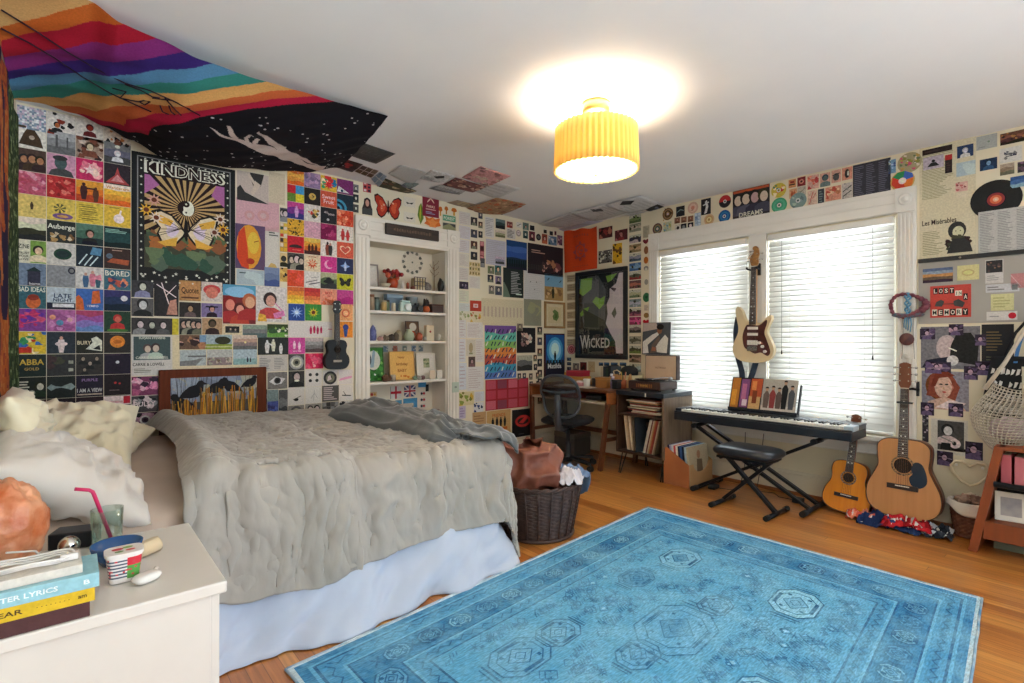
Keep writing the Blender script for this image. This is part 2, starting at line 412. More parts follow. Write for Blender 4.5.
# ceiling lamp
LX,LY=-2.133,-2.304
lamp=thing('ceiling_lamp','yellow pleated drum ceiling lamp with brass canopy and glowing diffuser','lamp',(LX,LY,ceil_z(LX)))
BRASS=mat('brushed_brass','#b98f56',0.35,0.85)
MB().lathe([(.0,-.0005),(.078,-.0005),(.082,-.012),(.080,-.055),(.074,-.062),(0,-.062)],n=32).build('canopy',BRASS,lamp)
MB().tube([(0,0,-.06),(0,0,-.39)],.008,10).build('stem',BRASS,lamp)
SHADE=bpy.data.materials.new('yellow_pleated_fabric');SHADE.use_nodes=True
_n=SHADE.node_tree;_n.nodes.clear();_o=_n.nodes.new('ShaderNodeOutputMaterial');_d=_n.nodes.new('ShaderNodeBsdfDiffuse');_t=_n.nodes.new('ShaderNodeBsdfTranslucent');_x=_n.nodes.new('ShaderNodeMixShader')
_d.inputs[0].default_value=(.80,.60,.20,1);_t.inputs[0].default_value=(.88,.60,.14,1);_x.inputs[0].default_value=.15
_n.links.new(_d.outputs[0],_x.inputs[1]);_n.links.new(_t.outputs[0],_x.inputs[2]);_n.links.new(_x.outputs[0],_o.inputs[0])
npl=46
def shade(u,v):
    a=2*PI*u;r=(.226+.010*v)+.0075*math.cos(a*npl)
    return (r*math.cos(a),r*math.sin(a),-.145-.245*v)
MB().grid(npl*8,4,shade).build('lamp_shade',SHADE,lamp,solid=.0015)
MB().tube([(.214*math.cos(2*PI*k/40),.214*math.sin(2*PI*k/40),-.15) for k in range(40)],.003,6,closed=True).build('shade_ring',BRASS,lamp)
DIFF=bpy.data.materials.new('lamp_diffuser');DIFF.use_nodes=True
_n=DIFF.node_tree;_n.nodes.clear();_o=_n.nodes.new('ShaderNodeOutputMaterial');_e=_n.nodes.new('ShaderNodeEmission');_t=_n.nodes.new('ShaderNodeBsdfTranslucent');_x=_n.nodes.new('ShaderNodeAddShader')
_e.inputs[0].default_value=(1,.93,.8,1);_e.inputs[1].default_value=.9;_t.inputs[0].default_value=(.9,.88,.82,1)
_n.links.new(_e.outputs[0],_x.inputs[0]);_n.links.new(_t.outputs[0],_x.inputs[1]);_n.links.new(_x.outputs[0],_o.inputs[0])
MB().lathe([(0,-.398),(.12,-.396),(.205,-.388),(.214,-.380),(.20,-.378),(0,-.378)],n=48).build('diffuser',DIFF,lamp)
MB().lathe([(0,-.420),(.008,-.418),(.011,-.410),(.008,-.400),(.013,-.397)],n=16).build('finial',mat('nickel','#9a8f80',.3,.9),lamp)
BULB=mat('lit_bulb','#ffd9a0',0.5,emit=12.0)
for k in range(2):
    b=MB().lathe([(0,-.10),(.02,-.09),(.03,-.06),(.024,-.03),(.014,-.01),(.013,0)],(0,0,0),14)
    MBo=b.build('bulb',BULB,lamp);MBo.location=(.09*(1-2*k),0,-.2);
    MB().lathe([(.016,0),(.018,.04),(0,.045)],n=12).build('socket',BRASS,MBo)
pl=bpy.data.lights.new('lamp_light','POINT');pl.energy=60;pl.color=(1,.93,.84);pl.shadow_soft_size=.11
plo=bpy.data.objects.new('lamp_light',pl);COL.objects.link(plo);plo.parent=lamp;plo.location=(0,0,-.32)
# ------------------------------------------------------------------ bed
BX0,BX1,BY0,BY1=-4.655,-2.63,-1.985,-0.09  # head, foot, near side, far side
SHEET=mat('beige_sheet_cotton','#c3ad9b',0.9,col2='#bba593',nscale=3,bump=.1,bscale=25,sheen=.2,crease=.35,cscale=4)
bed=thing('bed','wide bed with beige fitted sheet and pale blue bed skirt along the back wall','bed',((BX0+BX1)/2,(BY0+BY1)/2,0))
bcx,bcy=(BX0+BX1)/2,(BY0+BY1)/2
hx,hy=(BX1-BX0)/2,(BY1-BY0)/2
# mattress under a fitted sheet, wrinkled towards the near head corner
def mattress(u,v):
    # closed tube around the x axis: v runs round the section, u along the bed
    x=-hx+2*hx*u
    a=2*PI*v;ce,se=math.cos(a),math.sin(a)
    k=7.0;r=(abs(ce)**k+abs(se)**k)**(-1/k)
    y=(hy-.01)*ce*r;z=.49+.135*se*r
    w=fbm((x*5,y*5+z*9,2.0),3)*.012
    if u>.999 or u<.001:w=0;y*=.985;z=.49+(z-.49)*.9
    return (x,y+w*ce,z+w*max(se,0)*.7)
MB().grid(60,96,mattress).build('mattress',SHEET,bed,weld=True)
mb=MB()
mb.box(-hx+.01,hx-.01,-hy+.015,hy-.015,.16,.352)
mb.build('box_spring',mat('box_spring_ticking','#cfd3da',.9),bed,bevel=.02)
for s_ in (-1,1):MB().box(-hx+.02,hx-.02,s_*(hy-.05)-.02,s_*(hy-.05)+.02,.1,.16).build('bed_rail',mat('bed_steel','#33312f',.5,.6),bed)
for a in (-1,1):
    for b_ in (-1,1):
        MB().tube([(a*(hx-.12),b_*(hy-.06),0),(a*(hx-.12),b_*(hy-.06),.11)],.02,10).build('leg',mat('bed_steel','#33312f',.5,.6),bed)
SKIRT=mat('pale_blue_skirt','#b9c3d6',.9,col2='#b3bed2',nscale=4,bump=.08,bscale=20,sheen=.2,crease=.35,cscale=3.0,stretch=(1,1,.7))
def skirt_pt(s,t):
    """s along near side (0 head .. ~.86 foot corner .. 1 round the corner), t 0 top .. 1 floor"""
    L1=2*hx-.02;L2=.55;d=s*(L1+L2)
    fold=(math.sin(d*13+1.3*math.sin(d*3.1))*.5+fbm((d*4.0+t*1.6,t*1.2,7.7),3)*1.3)*.062*(t**.7)
    sag=.035*math.sin(d*6+t*5)*t*(1-t)
    out=.012+fold+sag+.145*t**1.2
    z=.355*(1-t)+.004
    if d<L1-.1:return (-hx+d,-hy-out,z)
    a=min(1.0,(d-(L1-.1))/.2)
    if a<1:
        ang=-PI/2+a*PI/2
        return (hx-.1+.08*math.cos(ang)+(out)*math.cos(ang)*.9,-hy+.08+(.08+out)*math.sin(ang),z)
    return (hx-.02+out*.8,-hy+.08+(d-(L1+.1)),z)
MB().grid(260,26,skirt_pt).build('bed_skirt',SKIRT,bed,solid=.003)
# comforter: one wide draped sheet and the section folded back over itself
COMF=mat('grey_beige_comforter','#a8a29a',.8,col2='#9f9a91',nscale=2.5,bump=.15,bscale=38,sheen=.3,crease=.3,cscale=9,stretch=(1,.8,.45))
COMF_TRIM=mat('comforter_hem','#b7b0a2',.85)
def drape(X,Y,top,xe,ye,yf,rad=.07,flare=.10):
    """a point of cloth, X towards the foot, Y across; over the edges it hangs"""
    dx=max(0.0,X-xe);dy=max(0.0,ye-Y);df=max(0.0,Y-yf)
    d=math.hypot(dx,dy)
    if df>0:return Vector((X,yf+min(df,.05)*.4,top-df*.9)),Vector((0,1,.2)),df
    if d<1e-6:return Vector((X,Y,top)),Vector((0,0,1)),0.0
    ux,uy=dx/d,-dy/d
    bx,by=min(X,xe),max(Y,ye)
    if d<rad*PI/2:
        a=d/rad;h=rad*math.sin(a);dz=rad*(1-math.cos(a));nz=math.cos(a);nh=math.sin(a)
    else:
        e=d-rad*PI/2;h=rad+e*flare;dz=rad+e*(1-flare*.3);nz=.05;nh=1
    return Vector((bx+ux*h,by+uy*h,top-dz)),Vector((ux*nh,uy*nh,nz)),d
def rmf(p,o=4):return noise.ridged_multi_fractal(Vector(p),.9,2.1,o,1.0,2.0)
def wrinkle(X,Y,d,seed,amp=1.0):
    wx=X+.09*noise.noise(Vector((X*3,Y*3,seed)))+.03*noise.noise(Vector((X*9,Y*9,seed)))
    wy=Y+.09*noise.noise(Vector((X*3+9,Y*3,seed)))+.03*noise.noise(Vector((X*9+4,Y*9,seed)))
    if d<=0:
        r=.016*(rmf((wx*6.5+seed,wy*9,seed))-1)+.024*fbm((wx*3,wy*3,seed),2)
        r+=.005*(rmf((wx*16,wy*19+seed,seed+3),2)-1)
    else:
        k=min(1,.4+d*2.2)
        f=math.sin(wx*24+2.6*noise.noise(Vector((wx*3,d*1.5,seed))))*.5+math.sin(wx*46+seed+d*3)*.3
        r=.026*k*f*(.6+.8*abs(noise.noise(Vector((wx*2.2,1,seed)))))+.017*(rmf((wx*8+seed,d*3.2+wx*3,seed),2)-1)+.010*fbm((wx*9,d*5,seed+2),3)
        r+=.004*(rmf((wx*22,d*8,seed+6),2)-1)
    gx=X*4.6+Y*4.6;gy=X*4.6-Y*4.6
    tx=abs(gx-round(gx));ty=abs(gy-round(gy))
    r-=.016*math.exp(-(tx*tx+ty*ty)/.006)
    return r*amp
TOPZ=.655
def comf(x0,x1,L,seed,lift,yfar,xfoot):
    def fn(u,v):
        X=x0(v)+(x1-x0(v))*u
        Y=yfar+(BY0+.02-L(u)-yfar)*v
        top=TOPZ+lift(u,v)
        p,n,d=drape(X,Y,top,xfoot,BY0+.06,BY1+.02)
        w=wrinkle(X,Y,d,seed)
        edge=min(1,min(u,1-u,v*1.2,(1-v))*30)
        return p+n*(w*(.35+.65*edge)+.008)
    return fn
import functools
co=thing('comforter','crumpled grey beige comforter hanging over the near side of the bed','comforter',(-3.2,-1.0,TOPZ))
def shift(fn,o=(-3.2,-1.0,TOPZ)):
    def g(u,v):
        p=fn(u,v);return (p[0]-o[0],p[1]-o[1],p[2]-o[2])
    return g
main=comf(lambda v:-3.98,-2.04,lambda u:.435+.02*math.sin(u*9)+.06*max(0,u-.8),3.0,lambda u,v:.0,BY1+.06,BX1+.03)
MB().grid(300,330,shift(main)).build('comforter_top',COMF,co,solid=.018)
def lift2(u,v):
    e=min(1,u/.12);e2=min(1,(1-u)/.05)
    roll=.05*math.exp(-((u-.14)/.12)**2)
    return .03*e2+roll+.02*(1-abs(2*v-1))-.035*(1-e)
fold=comf(lambda v:-4.05-.03*v+.05*math.sin(v*5),-3.44,lambda u:.50+.015*math.sin(u*11),11.0,lift2,BY1+.03,BX1+.2)
MB().grid(130,330,shift(fold)).build('folded_section',COMF,co,solid=.02)
# grey blanket bunched along the far foot of the bed
BLK=mat('slate_grey_fleece','#5d6163',.95,col2='#565a5d',nscale=5,bump=.2,bscale=90,sheen=.5)
def blanket(u,v):
    # u along the length from the far end to the near foot corner, v round the section
    ax=Vector((-2.88,-.42,0)).lerp(Vector((-2.80,-1.90,0)),u)
    ax.x+=.16*math.sin(u*PI)*.5
    w=.215*(.82+.25*math.sin(u*5+.6)*.4)*min(1,(u*9+.02))**.5*min(1,((1-u)*14+.12))**.5
    h=(.125-.03*u)*min(1,(u*7+.02))**.5*min(1,((1-u)*8+.1))**.6
    a=PI*v
    d=Vector((1,.05,0))
    x=-math.cos(a);z=math.sin(a)**.8
    wr=max(0,ridge((u*3.2+x*.8,x*3.5,4.4)))**2*.024+fbm((u*5,x*3,9),2)*.02+max(0,ridge((u*7-x*2,x*4,1.4)))**2*.006
    p=ax+d*x*w
    droop=max(0,p.x-(BX1+.02))*.55
    return (p.x,p.y,TOPZ+.012+z*h+wr*(.3+z)-droop)
tag(MB().grid(110,46,blanket).build('blanket',BLK,solid=.006),'slate grey fleece blanket bunched across the far foot of the bed','blanket')
def blanket_tail(u,v):
    X=-2.86+.36*u+.05*v;Y=-1.55-.43*v-.08*u*v
    p,n,d=drape(X,Y,TOPZ+.045,BX1+.06,BY0+.02,9,.06,.2)
    w=max(0,ridge((X*8,Y*7+X*4,2.2)))**2*.03+fbm((X*11,Y*11,4),2)*.012
    return p+n*(w+.012)
tb=MB().grid(40,44,blanket_tail).build('loose_corner',BLK,bpy.data.objects['blanket'],solid=.006)
# pillows
def pillow(name,label,mat_,c,ang,w,h,t,seed,flat=1.0):
    """w x h cushion with pointed corners, thickness t; ang = euler (x, y, z)"""
    def fn(side):
        def f(u,v):
            a,b=2*u-1,2*v-1
            pin=1-.055*(1-a*a)*0;
            ea=1-abs(a)**2.6;eb=1-abs(b)**2.6
            th=t*.5*max(0,ea*eb)**.42
            x=a*w/2*(1-.06*(1-b*b)*abs(a));y=b*h/2*(1-.06*(1-a*a)*abs(b))
            wr=max(0,ridge((a*2.2+seed,b*2.6,seed)))**2*.030+fbm((a*3.5,b*3.5,seed+3),3)*.022
            z=side*(th+wr*min(1,max(0,ea*eb)*2.2))
            return (x,y,z)
        return f
    mb=MB().grid(44,36,fn(1)).grid(44,36,fn(-1))
    o=mb.build(name,mat_,weld=True,loc=c);o.rotation_euler=[math.radians(k) for k in ang]
    return tag(o,label,'pillow')
CREAM=mat('cream_pillowcase','#e2d9bd',.85,col2='#dcd2b4',nscale=3,bump=.1,bscale=30,sheen=.3,crease=.35,cscale=5)
LGREY=mat('pale_grey_pillowcase','#d3cbc2',.85,col2='#ccc4bb',nscale=3,bump=.1,bscale=30,sheen=.3,crease=.3,cscale=4)
pillow('pillow','small cream pillow lying flat against the back wall side of the bed',CREAM,(-4.33,-.72,.70),(4,-3,74),.62,.42,.12,4.0)
pillow('pillow','cream pillow standing at the head behind the other pillows',CREAM,(-4.575,-1.38,.87),(0,72,2),.34,.60,.11,9.0)
pillow('pillow','large cream pillow with a pointed corner in the middle of the bed head',CREAM,(-4.425,-1.06,.775),(22,6,-5),.47,.66,.12,14.0)
pillow('pillow','big pale grey pillow sloping down beside the nightstand',LGREY,(-4.452,-1.73,.735),(6,33,8),.50,.64,.17,21.0)
# nightstand
NSW=mat('white_melamine','#d6d0c9',.35,col2='#d1cbc4',nscale=6)
ns=thing('nightstand','plain white nightstand between the camera and the bed head','nightstand',(-4.42,-2.63,0))
MB().box(-.262,.262,-.262,.262,.632,.66).build('top_panel',NSW,ns,bevel=.004)
MB().box(-.25,-.232,-.238,.24,0,.632).box(-.232,.232,-.245,-.229,.03,.632).box(-.232,.232,.222,.24,.03,.632).box(-.232,.232,-.229,.222,.03,.05).box(.232,.25,-.24,-.222,0,.632).box(.232,.25,.222,.24,0,.632).build('carcass',NSW,ns,bevel=.002)
for z0,z1 in ((.06,.335),(.345,.622)):
    d=MB().box(.234,.254,-.218,.218,z0,z1).build('drawer_front',NSW,ns,bevel=.003)
    MB().lathe([(.006,.254),(.006,.27),(.014,.275),(.014,.282),(0,.284)],(0,0,(z0+z1)/2),14,axis='x').build('knob',mat('nickel','#9a8f80',.3,.9),d)
# rug
def rug_material():
    m=bpy.data.materials.new('overdyed_blue_rug');m.use_nodes=True
    nt=m.node_tree;N=nt.nodes;L=nt.links;b=N['Principled BSDF'];b.inputs['Roughness'].default_value=.95;b.inputs['Specular IOR Level'].default_value=.1
    a=N.new('ShaderNodeAttribute');a.attribute_name='print'
    tc=N.new('ShaderNodeTexCoord')
    n1=N.new('ShaderNodeTexNoise');n1.inputs['Scale'].default_value=4.5;n1.inputs['Detail'].default_value=8;n1.inputs['Roughness'].default_value=.7
    L.new(tc.outputs['Object'],n1.inputs['Vector'])
    r1=N.new('ShaderNodeMapRange');r1.inputs['From Min'].default_value=.38;r1.inputs['From Max'].default_value=.66;L.new(n1.outputs[0],r1.inputs[0])
    wear=N.new('ShaderNodeMix');wear.data_type='RGBA';wear.inputs[7].default_value=(*C('#8cc4de'),1)
    f=N.new('ShaderNodeMath');f.operation='MULTIPLY';f.inputs[1].default_value=.6;L.new(r1.outputs[0],f.inputs[0]);L.new(f.outputs[0],wear.inputs[0])
    L.new(a.outputs['Color'],wear.inputs[6])
    mp=N.new('ShaderNodeMapping');mp.inputs['Scale'].default_value=(40,160,1);L.new(tc.outputs['Object'],mp.inputs[0])
    n2=N.new('ShaderNodeTexNoise');n2.inputs['Scale'].default_value=1.0;n2.inputs['Detail'].default_value=4;L.new(mp.outputs[0],n2.inputs['Vector'])
    r2=N.new('ShaderNodeMapRange');r2.inputs['From Min'].default_value=.3;r2.inputs['From Max'].default_value=.7;r2.inputs['To Min'].default_value=.68;r2.inputs['To Max'].default_value=1.3;L.new(n2.outputs[0],r2.inputs[0])
    v=N.new('ShaderNodeVectorMath');v.operation='SCALE';L.new(wear.outputs[2],v.inputs[0]);L.new(r2.outputs[0],v.inputs['Scale'])
    L.new(v.outputs[0],b.inputs['Base Color'])
    bp=N.new('ShaderNodeBump');bp.inputs['Strength'].default_value=.3;bp.inputs['Distance'].default_value=.004;L.new(n2.outputs[0],bp.inputs['Height']);L.new(bp.outputs[0],b.inputs['Normal'])
    return m
RA,RB,RC=Vector((-1.19,-1.997)),Vector((-1.137,-3.837)),Vector((-3.829,-2.25))
RU=(RC-RA);RW=RU.length;RU=RU/RW  # long side, away from the windows
RV=(RB-RA);RH=RV.length;RV=RV/RH
rr=random.Random(5)
RG=['#72b0d6','#62a5cf','#7ab9da','#5a9cc8','#88c4e0','#5494c0']
RD=['#2a6496','#33709f','#265a8a']
rb=MB()
RZ=.008
def rq(x0,y0,x1,y1,c,k=0):
    z=RZ+.0012*k
    rb.add([(x0,y0,z),(x1,y0,z),(x1,y1,z),(x0,y1,z)],[(0,1,2,3)],c)
def rpoly(pts,c,k=1):
    z=RZ+.0012*k+len(rb.f)%350*3e-6
    rb.add([(x,y,z) for x,y in pts],[tuple(range(len(pts)))],c)
def rline(x0,y0,x1,y1,w,c,k=2):
    d=Vector((x1-x0,y1-y0));d.normalize();n=Vector((-d.y,d.x))*w/2
    rpoly([(x0+n.x,y0+n.y),(x1+n.x,y1+n.y),(x1-n.x,y1-n.y),(x0-n.x,y0-n.y)],c,k)
def rring(pts,w,c,k=2):
    for i in range(len(pts)):rline(*pts[i-1],*pts[i],w,c,k)
# borders: nested bands (end borders at both short ends, narrow ones on the long sides)
rb.box(0,RW,0,RH,0,RZ-.0005,'#3b82b4')
bands=[(0,'#c9d6da'),(.018,'#3478aa'),(.05,'#5fa6cf'),(.062,'#24588a'),(.072,'#4a93c2'),(.135,'#6db2d6'),(.145,'#24588a'),(.152,'#3a80b2'),(.275,'#24588a'),(.282,'#6db2d6'),(.292,'#4a93c2'),(.345,'#23588a'),(.353,'#5aa2cc')]
for k,(d,c) in enumerate(bands):
    dx=d*1.22
    rq(dx,d,RW-dx,RH-d,c,k*.12)
# border ornaments
def band_zigzag(x0,y0,x1,y1,n,amp,c,w=.006):
    d=Vector((x1-x0,y1-y0));L_=d.length;d.normalize();q=Vector((-d.y,d.x));pts=[]
    for i in range(n+1):
        p=Vector((x0,y0))+d*(L_*i/n)+q*amp*(1 if i%2 else -1);pts.append((p.x,p.y))
    for i in range(n):rline(*pts[i],*pts[i+1],w,c,3)
for d in (.1,.318):
    dx=d*1.22
    band_zigzag(dx,d,RW-dx,d,64,.012,RD[0]);band_zigzag(dx,RH-d,RW-dx,RH-d,64,.012,RD[0])
    band_zigzag(dx,d,dx,RH-d,46,.013,RD[0]);band_zigzag(RW-dx,d,RW-dx,RH-d,46,.013,RD[0])
def medallion(cx,cy,sx,sy,c0,c1,c2,k=2):
    o=[(cx-sx,cy-sy*.45),(cx-sx*.55,cy-sy),(cx+sx*.55,cy-sy),(cx+sx,cy-sy*.45),(cx+sx,cy+sy*.45),(cx+sx*.55,cy+sy),(cx-sx*.55,cy+sy),(cx-sx,cy+sy*.45)]
    rpoly(o,c1,k);rring(o,.007,c0,k+1)
    i2=[(cx+(x-cx)*.74,cy+(y-cy)*.74) for x,y in o];rring(i2,.005,c0,k+1)
    dmd=[(cx-sx*.5,cy),(cx,cy-sy*.55),(cx+sx*.5,cy),(cx,cy+sy*.55)]
    rpoly(dmd,c2,k+1);rring(dmd,.005,c0,k+2)
    d2=[(cx+(x-cx)*.45,cy+(y-cy)*.45) for x,y in dmd];rring(d2,.004,c0,k+2)
    for a in (-.22,.22):
        for b2 in (-.2,.2):rq(cx+sx*a*2.2-.008,cy+sy*b2*2.2-.008,cx+sx*a*2.2+.008,cy+sy*b2*2.2+.008,c0,k+2)
    for s_ in (-1,1):rline(cx-sx*.4,cy+s_*sy*.82,cx+sx*.4,cy+s_*sy*.82,.012,c0,k+1)
n=13
for i in range(n):
    x=.36+(RW-.72)*i/(n-1)
    for y in (.213,RH-.213):
        medallion(x,y,.055,.042,RD[i%3],RG[i%6],RG[(i+2)%6])
        rline(x+.07,y-.03,x+.11,y+.03,.008,RD[0]);rline(x+.11,y-.03,x+.07,y+.03,.008,RD[0])
n=8
for i in range(n):
    y=.34+(RH-.68)*i/(n-1)
    for x in (.26,RW-.26):
        medallion(x,y,.055,.06,RD[i%3],RG[(i+1)%6],RG[(i+3)%6])
# field: rows of hooked octagons and scattered small motifs
FX0,FX1,FY0,FY1=.47,RW-.47,.38,RH-.38
MEDS=((.66,.60,1),(1.05,.55,.8),(.72,1.22,1.05),(RW/2,RH/2,1.5),(RW-.7,.58,1.0),(RW-.74,1.24,1.05),(1.5,1.32,.8),(1.72,.58,.8),(1.02,.96,.7),(RW-1.05,.9,.75))
for (x,y,s) in MEDS:
    medallion(x,y,.135*s,.095*s,RD[rr.randrange(3)],RG[rr.randrange(6)],RG[rr.randrange(6)])
    for s_ in (-1,1):rline(x+s_*.155*s,y-.06*s,x+s_*.155*s,y+.06*s,.01,RD[0]);rline(x+s_*.175*s,y-.05*s,x+s_*.175*s,y+.05*s,.007,RD[1])
for i in range(1500):
    x,y=rr.uniform(FX0,FX1),rr.uniform(FY0,FY1)
    t=rr.random();c=rr.choice(RD[1:2]+['#3f7db0','#4a86b6','#3a74a6'])
    dens=noise.noise(Vector((x*2.2,y*2.2,3)))
    if any(abs(x-a)<.2*k+.03 and abs(y-b2)<.11*k+.03 for a,b2,k in MEDS):continue
    if dens<-.25 and rr.random()<.6:continue
    s=rr.uniform(.012,.034)
    if t<.35:
        p=[(x-s,y),(x,y-s),(x+s,y),(x,y+s)];rring(p,.005,c)
        if rr.random()<.5:rpoly([(x+(a-x)*.5,y+(b2-y)*.5) for a,b2 in p],rr.choice(RG),2)
    elif t<.65:
        for k in range(rr.randrange(3,7)):rline(x+k*.016,y-.012,x+k*.016+.012,y+.012,.005,c)
    elif t<.85:
        rline(x-s,y,x+s,y,.006,c);rline(x,y-s,x,y+s,.006,c);rline(x-s*.6,y-s*.6,x+s*.6,y+s*.6,.005,c)
    else:
        rq(x-s,y-s*.6,x+s,y+s*.6,rr.choice(RG),1);rq(x-s*.4,y-s*.3,x+s*.4,y+s*.3,c,2)
R3=Matrix(((RU.x,RV.x,0,RA.x),(RU.y,RV.y,0,RA.y),(0,0,1,0.001),(0,0,0,1)))
rb.xf(R3)
mid=(RA+RU*RW/2+RV*RH/2)
rug=thing('rug','overdyed blue oriental rug lying on the wooden floor','rug',(mid.x,mid.y,0))
for i in range(len(rb.v)):rb.v[i]=(rb.v[i][0]-mid.x,rb.v[i][1]-mid.y,rb.v[i][2])
rb.build('rug_pile',rug_material(),rug)
ed=MB()
def redge(p,q):
    p3=Vector((p.x-mid.x,p.y-mid.y,.007));q3=Vector((q.x-mid.x,q.y-mid.y,.007))
    ed.tube([p3.lerp(q3,k/20)+Vector((rr.uniform(-.003,.003),rr.uniform(-.003,.003),0)) for k in range(21)],.0055,6)
RDc=RA+RU*RW+RV*RH
redge(RA,RB);redge(RB,RDc);redge(RDc,RC);redge(RC,RA)
ed.build('selvage',mat('rug_selvage','#b9c6cc',.95,col2='#5d8fb3',nscale=10),rug)
# ------------------------------------------------------------------ laundry basket
WICK=mat('dark_brown_wicker','#3a2722',.5,col2='#4d352d',nscale=30,bump=.3,bscale=120)
bkx,bky=-2.13,-1.80
bk=thing('laundry_basket','dark brown wicker laundry basket at the foot of the bed','basket',(bkx,bky,0))
HB=.315
def bk_r(t):return .225+.06*t
def weave(u,v):
    a=2*PI*u;n=44;k=v*27
    w=.0045*math.cos(a*n/2+(PI if int(k)%2 else 0))
    r=bk_r(v)+w+.003*math.cos(k*2*PI)
    return (r*math.cos(a),r*math.sin(a),.015+HB*v)
MB().grid(176,81,weave).build('woven_side',WICK,bk,solid=.006)
for k in range(22):
    a=2*PI*k/22
    MB().tube([((bk_r(t)+.006)*math.cos(a),(bk_r(t)+.006)*math.sin(a),.012+HB*t) for t in (0,.25,.5,.75,1)],.005,6).build('stake',WICK,bk)
rim=MB()
for ph in (0,PI):
    rim.tube([((bk_r(1)+.006*math.cos(14*a+ph))*math.cos(a),(bk_r(1)+.006*math.cos(14*a+ph))*math.sin(a),HB+.018+.008*math.sin(14*a+ph)) for a in [2*PI*k/112 for k in range(112)]],.009,6,closed=True)
rim.build('braided_rim',WICK,bk)
MB().tube([((bk_r(0)+.008)*math.cos(a),(bk_r(0)+.008)*math.sin(a),.012) for a in [2*PI*k/60 for k in range(60)]],.012,8,closed=True).build('base_ring',WICK,bk)
MB().lathe([(0,.02),(bk_r(0),.02),(bk_r(0),.012),(0,.012)],n=40).build('base',WICK,bk)
LEA=mat('brown_leather','#8a5240',.5,col2='#7a4636',nscale=5,bump=.15,bscale=60)
def bag(u,v):
    a=2*PI*u;s=math.sin(PI*v)**.75;c=math.cos(PI*v)
    r=.19*s*(1-.30*max(0,-c))
    x,y,z=r*math.cos(a)*1.18,r*math.sin(a)*.85,-c*.15
    w=max(0,ridge((x*7+3,y*7,z*9)))**2*.07+fbm((x*9,y*9,z*9+4),3)*.02
    pk=.055*math.exp(-((a-5.9)%(2*PI)-.3)**2)*max(0,-c)
    return (x+w*math.cos(a),y+w*math.sin(a),z+w*.6*(1 if c<0 else 0)+pk)
b=MB().grid(70,46,bag).build('leather_bag',LEA,weld=True,loc=(bkx-.085,bky+.02,.405));b.rotation_euler=(math.radians(8),math.radians(14),math.radians(-40))
tag(b,'slouching brown leather bag on top of the laundry basket','bag')
MB().tube([(.16,-.07,-.06),(.20,-.10,-.10),(.12,-.17,-.12),(0,-.185,-.12),(-.12,-.15,-.11)],.008,8).build('strap',mat('dark_leather','#4a2a22',.5),b)
def rag(name,label,cat,m,c,r,seed,h=.05,sx=1,sy=1,hang=None,n=40):
    def fn(u,v):
        a,b2=2*u-1,2*v-1
        q=max(abs(a),abs(b2));rr_=math.hypot(a,b2) or 1
        x,y=a*q/rr_*r*sx*(1+.18*noise.noise(Vector((a*2,b2*2,seed)))),b2*q/rr_*r*sy*(1+.18*noise.noise(Vector((a*2+5,b2*2,seed))))
        z=h*(1-q**2)+max(0,ridge((a*1.7+seed,b2*1.7,seed)))**2*h*.55+fbm((a*3,b2*3,seed),3)*h*.5
        z=max(z,.003+.01*(1-q))
        if hang:x,y,z=hang(x,y,z)
        return (x,y,z)
    o=MB().grid(n,n,fn).build(name,m,loc=c,solid=.004)
    return tag(o,label,cat)
WCL=mat('white_cotton_cloth','#d6d3dc',.9,bump=.15,bscale=40)
DEN=mat('washed_denim','#7d93b4',.9,col2='#62799c',nscale=14,bump=.2,bscale=90)
def over_rim(x,y,z):
    r=math.hypot(x+.13,y-.13)
    return (x,y,z-max(0,(x-y)*.5-.045)*1.6)
rag('shirt','crumpled white shirt spilling from the laundry basket beside the leather bag','shirt',WCL,(bkx+.08,bky-.17,.345),.12,3.3,.06)
def over_side(x,y,z):
    d=max(0,x-.06)
    return (x-d*.80,y,z-d*1.15)
rag('jeans','faded blue denim hanging over the right rim of the laundry basket','jeans',DEN,(bkx+.215,bky-.10,.35),.18,8.1,.045,1.1,.7,over_side)
# ------------------------------------------------------------------ desk
WAL=mat('walnut_veneer','#6b3c22',.4,col2='#54301c',nscale=3,stretch=(2,14,14),contrast=(.3,.7))
WALE=mat('walnut_end','#a4602f',.4,col2='#8a4d25',nscale=4,stretch=(3,12,12))
dk=thing('desk','walnut writing desk with splayed legs in the corner under the framed poster','desk',(-.32,-.60,0))
dy=.55
MB().box(-.29,.29,-dy,dy,.745,.77).build('desk_top',WAL,dk,bevel=.005)
for s in (-1,1):MB().box(-.285,.285,s*dy-(.03 if s>0 else 0),s*dy+(.03 if s<0 else 0),.63,.745).build('side_panel',WALE,dk,bevel=.008)
MB().box(-.28,.285,-dy+.03,dy-.03,.63,.648).build('cubby_floor',mat('pale_drawer_board','#cdbba6',.5),dk)
MB().box(.265,.285,-dy+.03,dy-.03,.648,.745).build('back_panel',WAL,dk)
for x0,x1 in ((-.265,-.285),(.235,.255)):
    for s in (-1,1):
        MB().bar((x0,s*(dy-.02),.65),(x1,s*(dy-.10) if s<0 else s*(dy-.06),0.0),.045,.038,(1,0,0)).build('leg',WAL,dk,bevel=.006)
MB().bar((.245,-dy+.08,.27),(.245,dy-.08,.27),.03,.045).build('stretcher',WAL,dk)
for s in (-1,1):MB().bar((-.28,s*(dy-.07),.29),(.245,s*(dy-.07),.29),.022,.035).build('side_stretcher',WAL,dk)
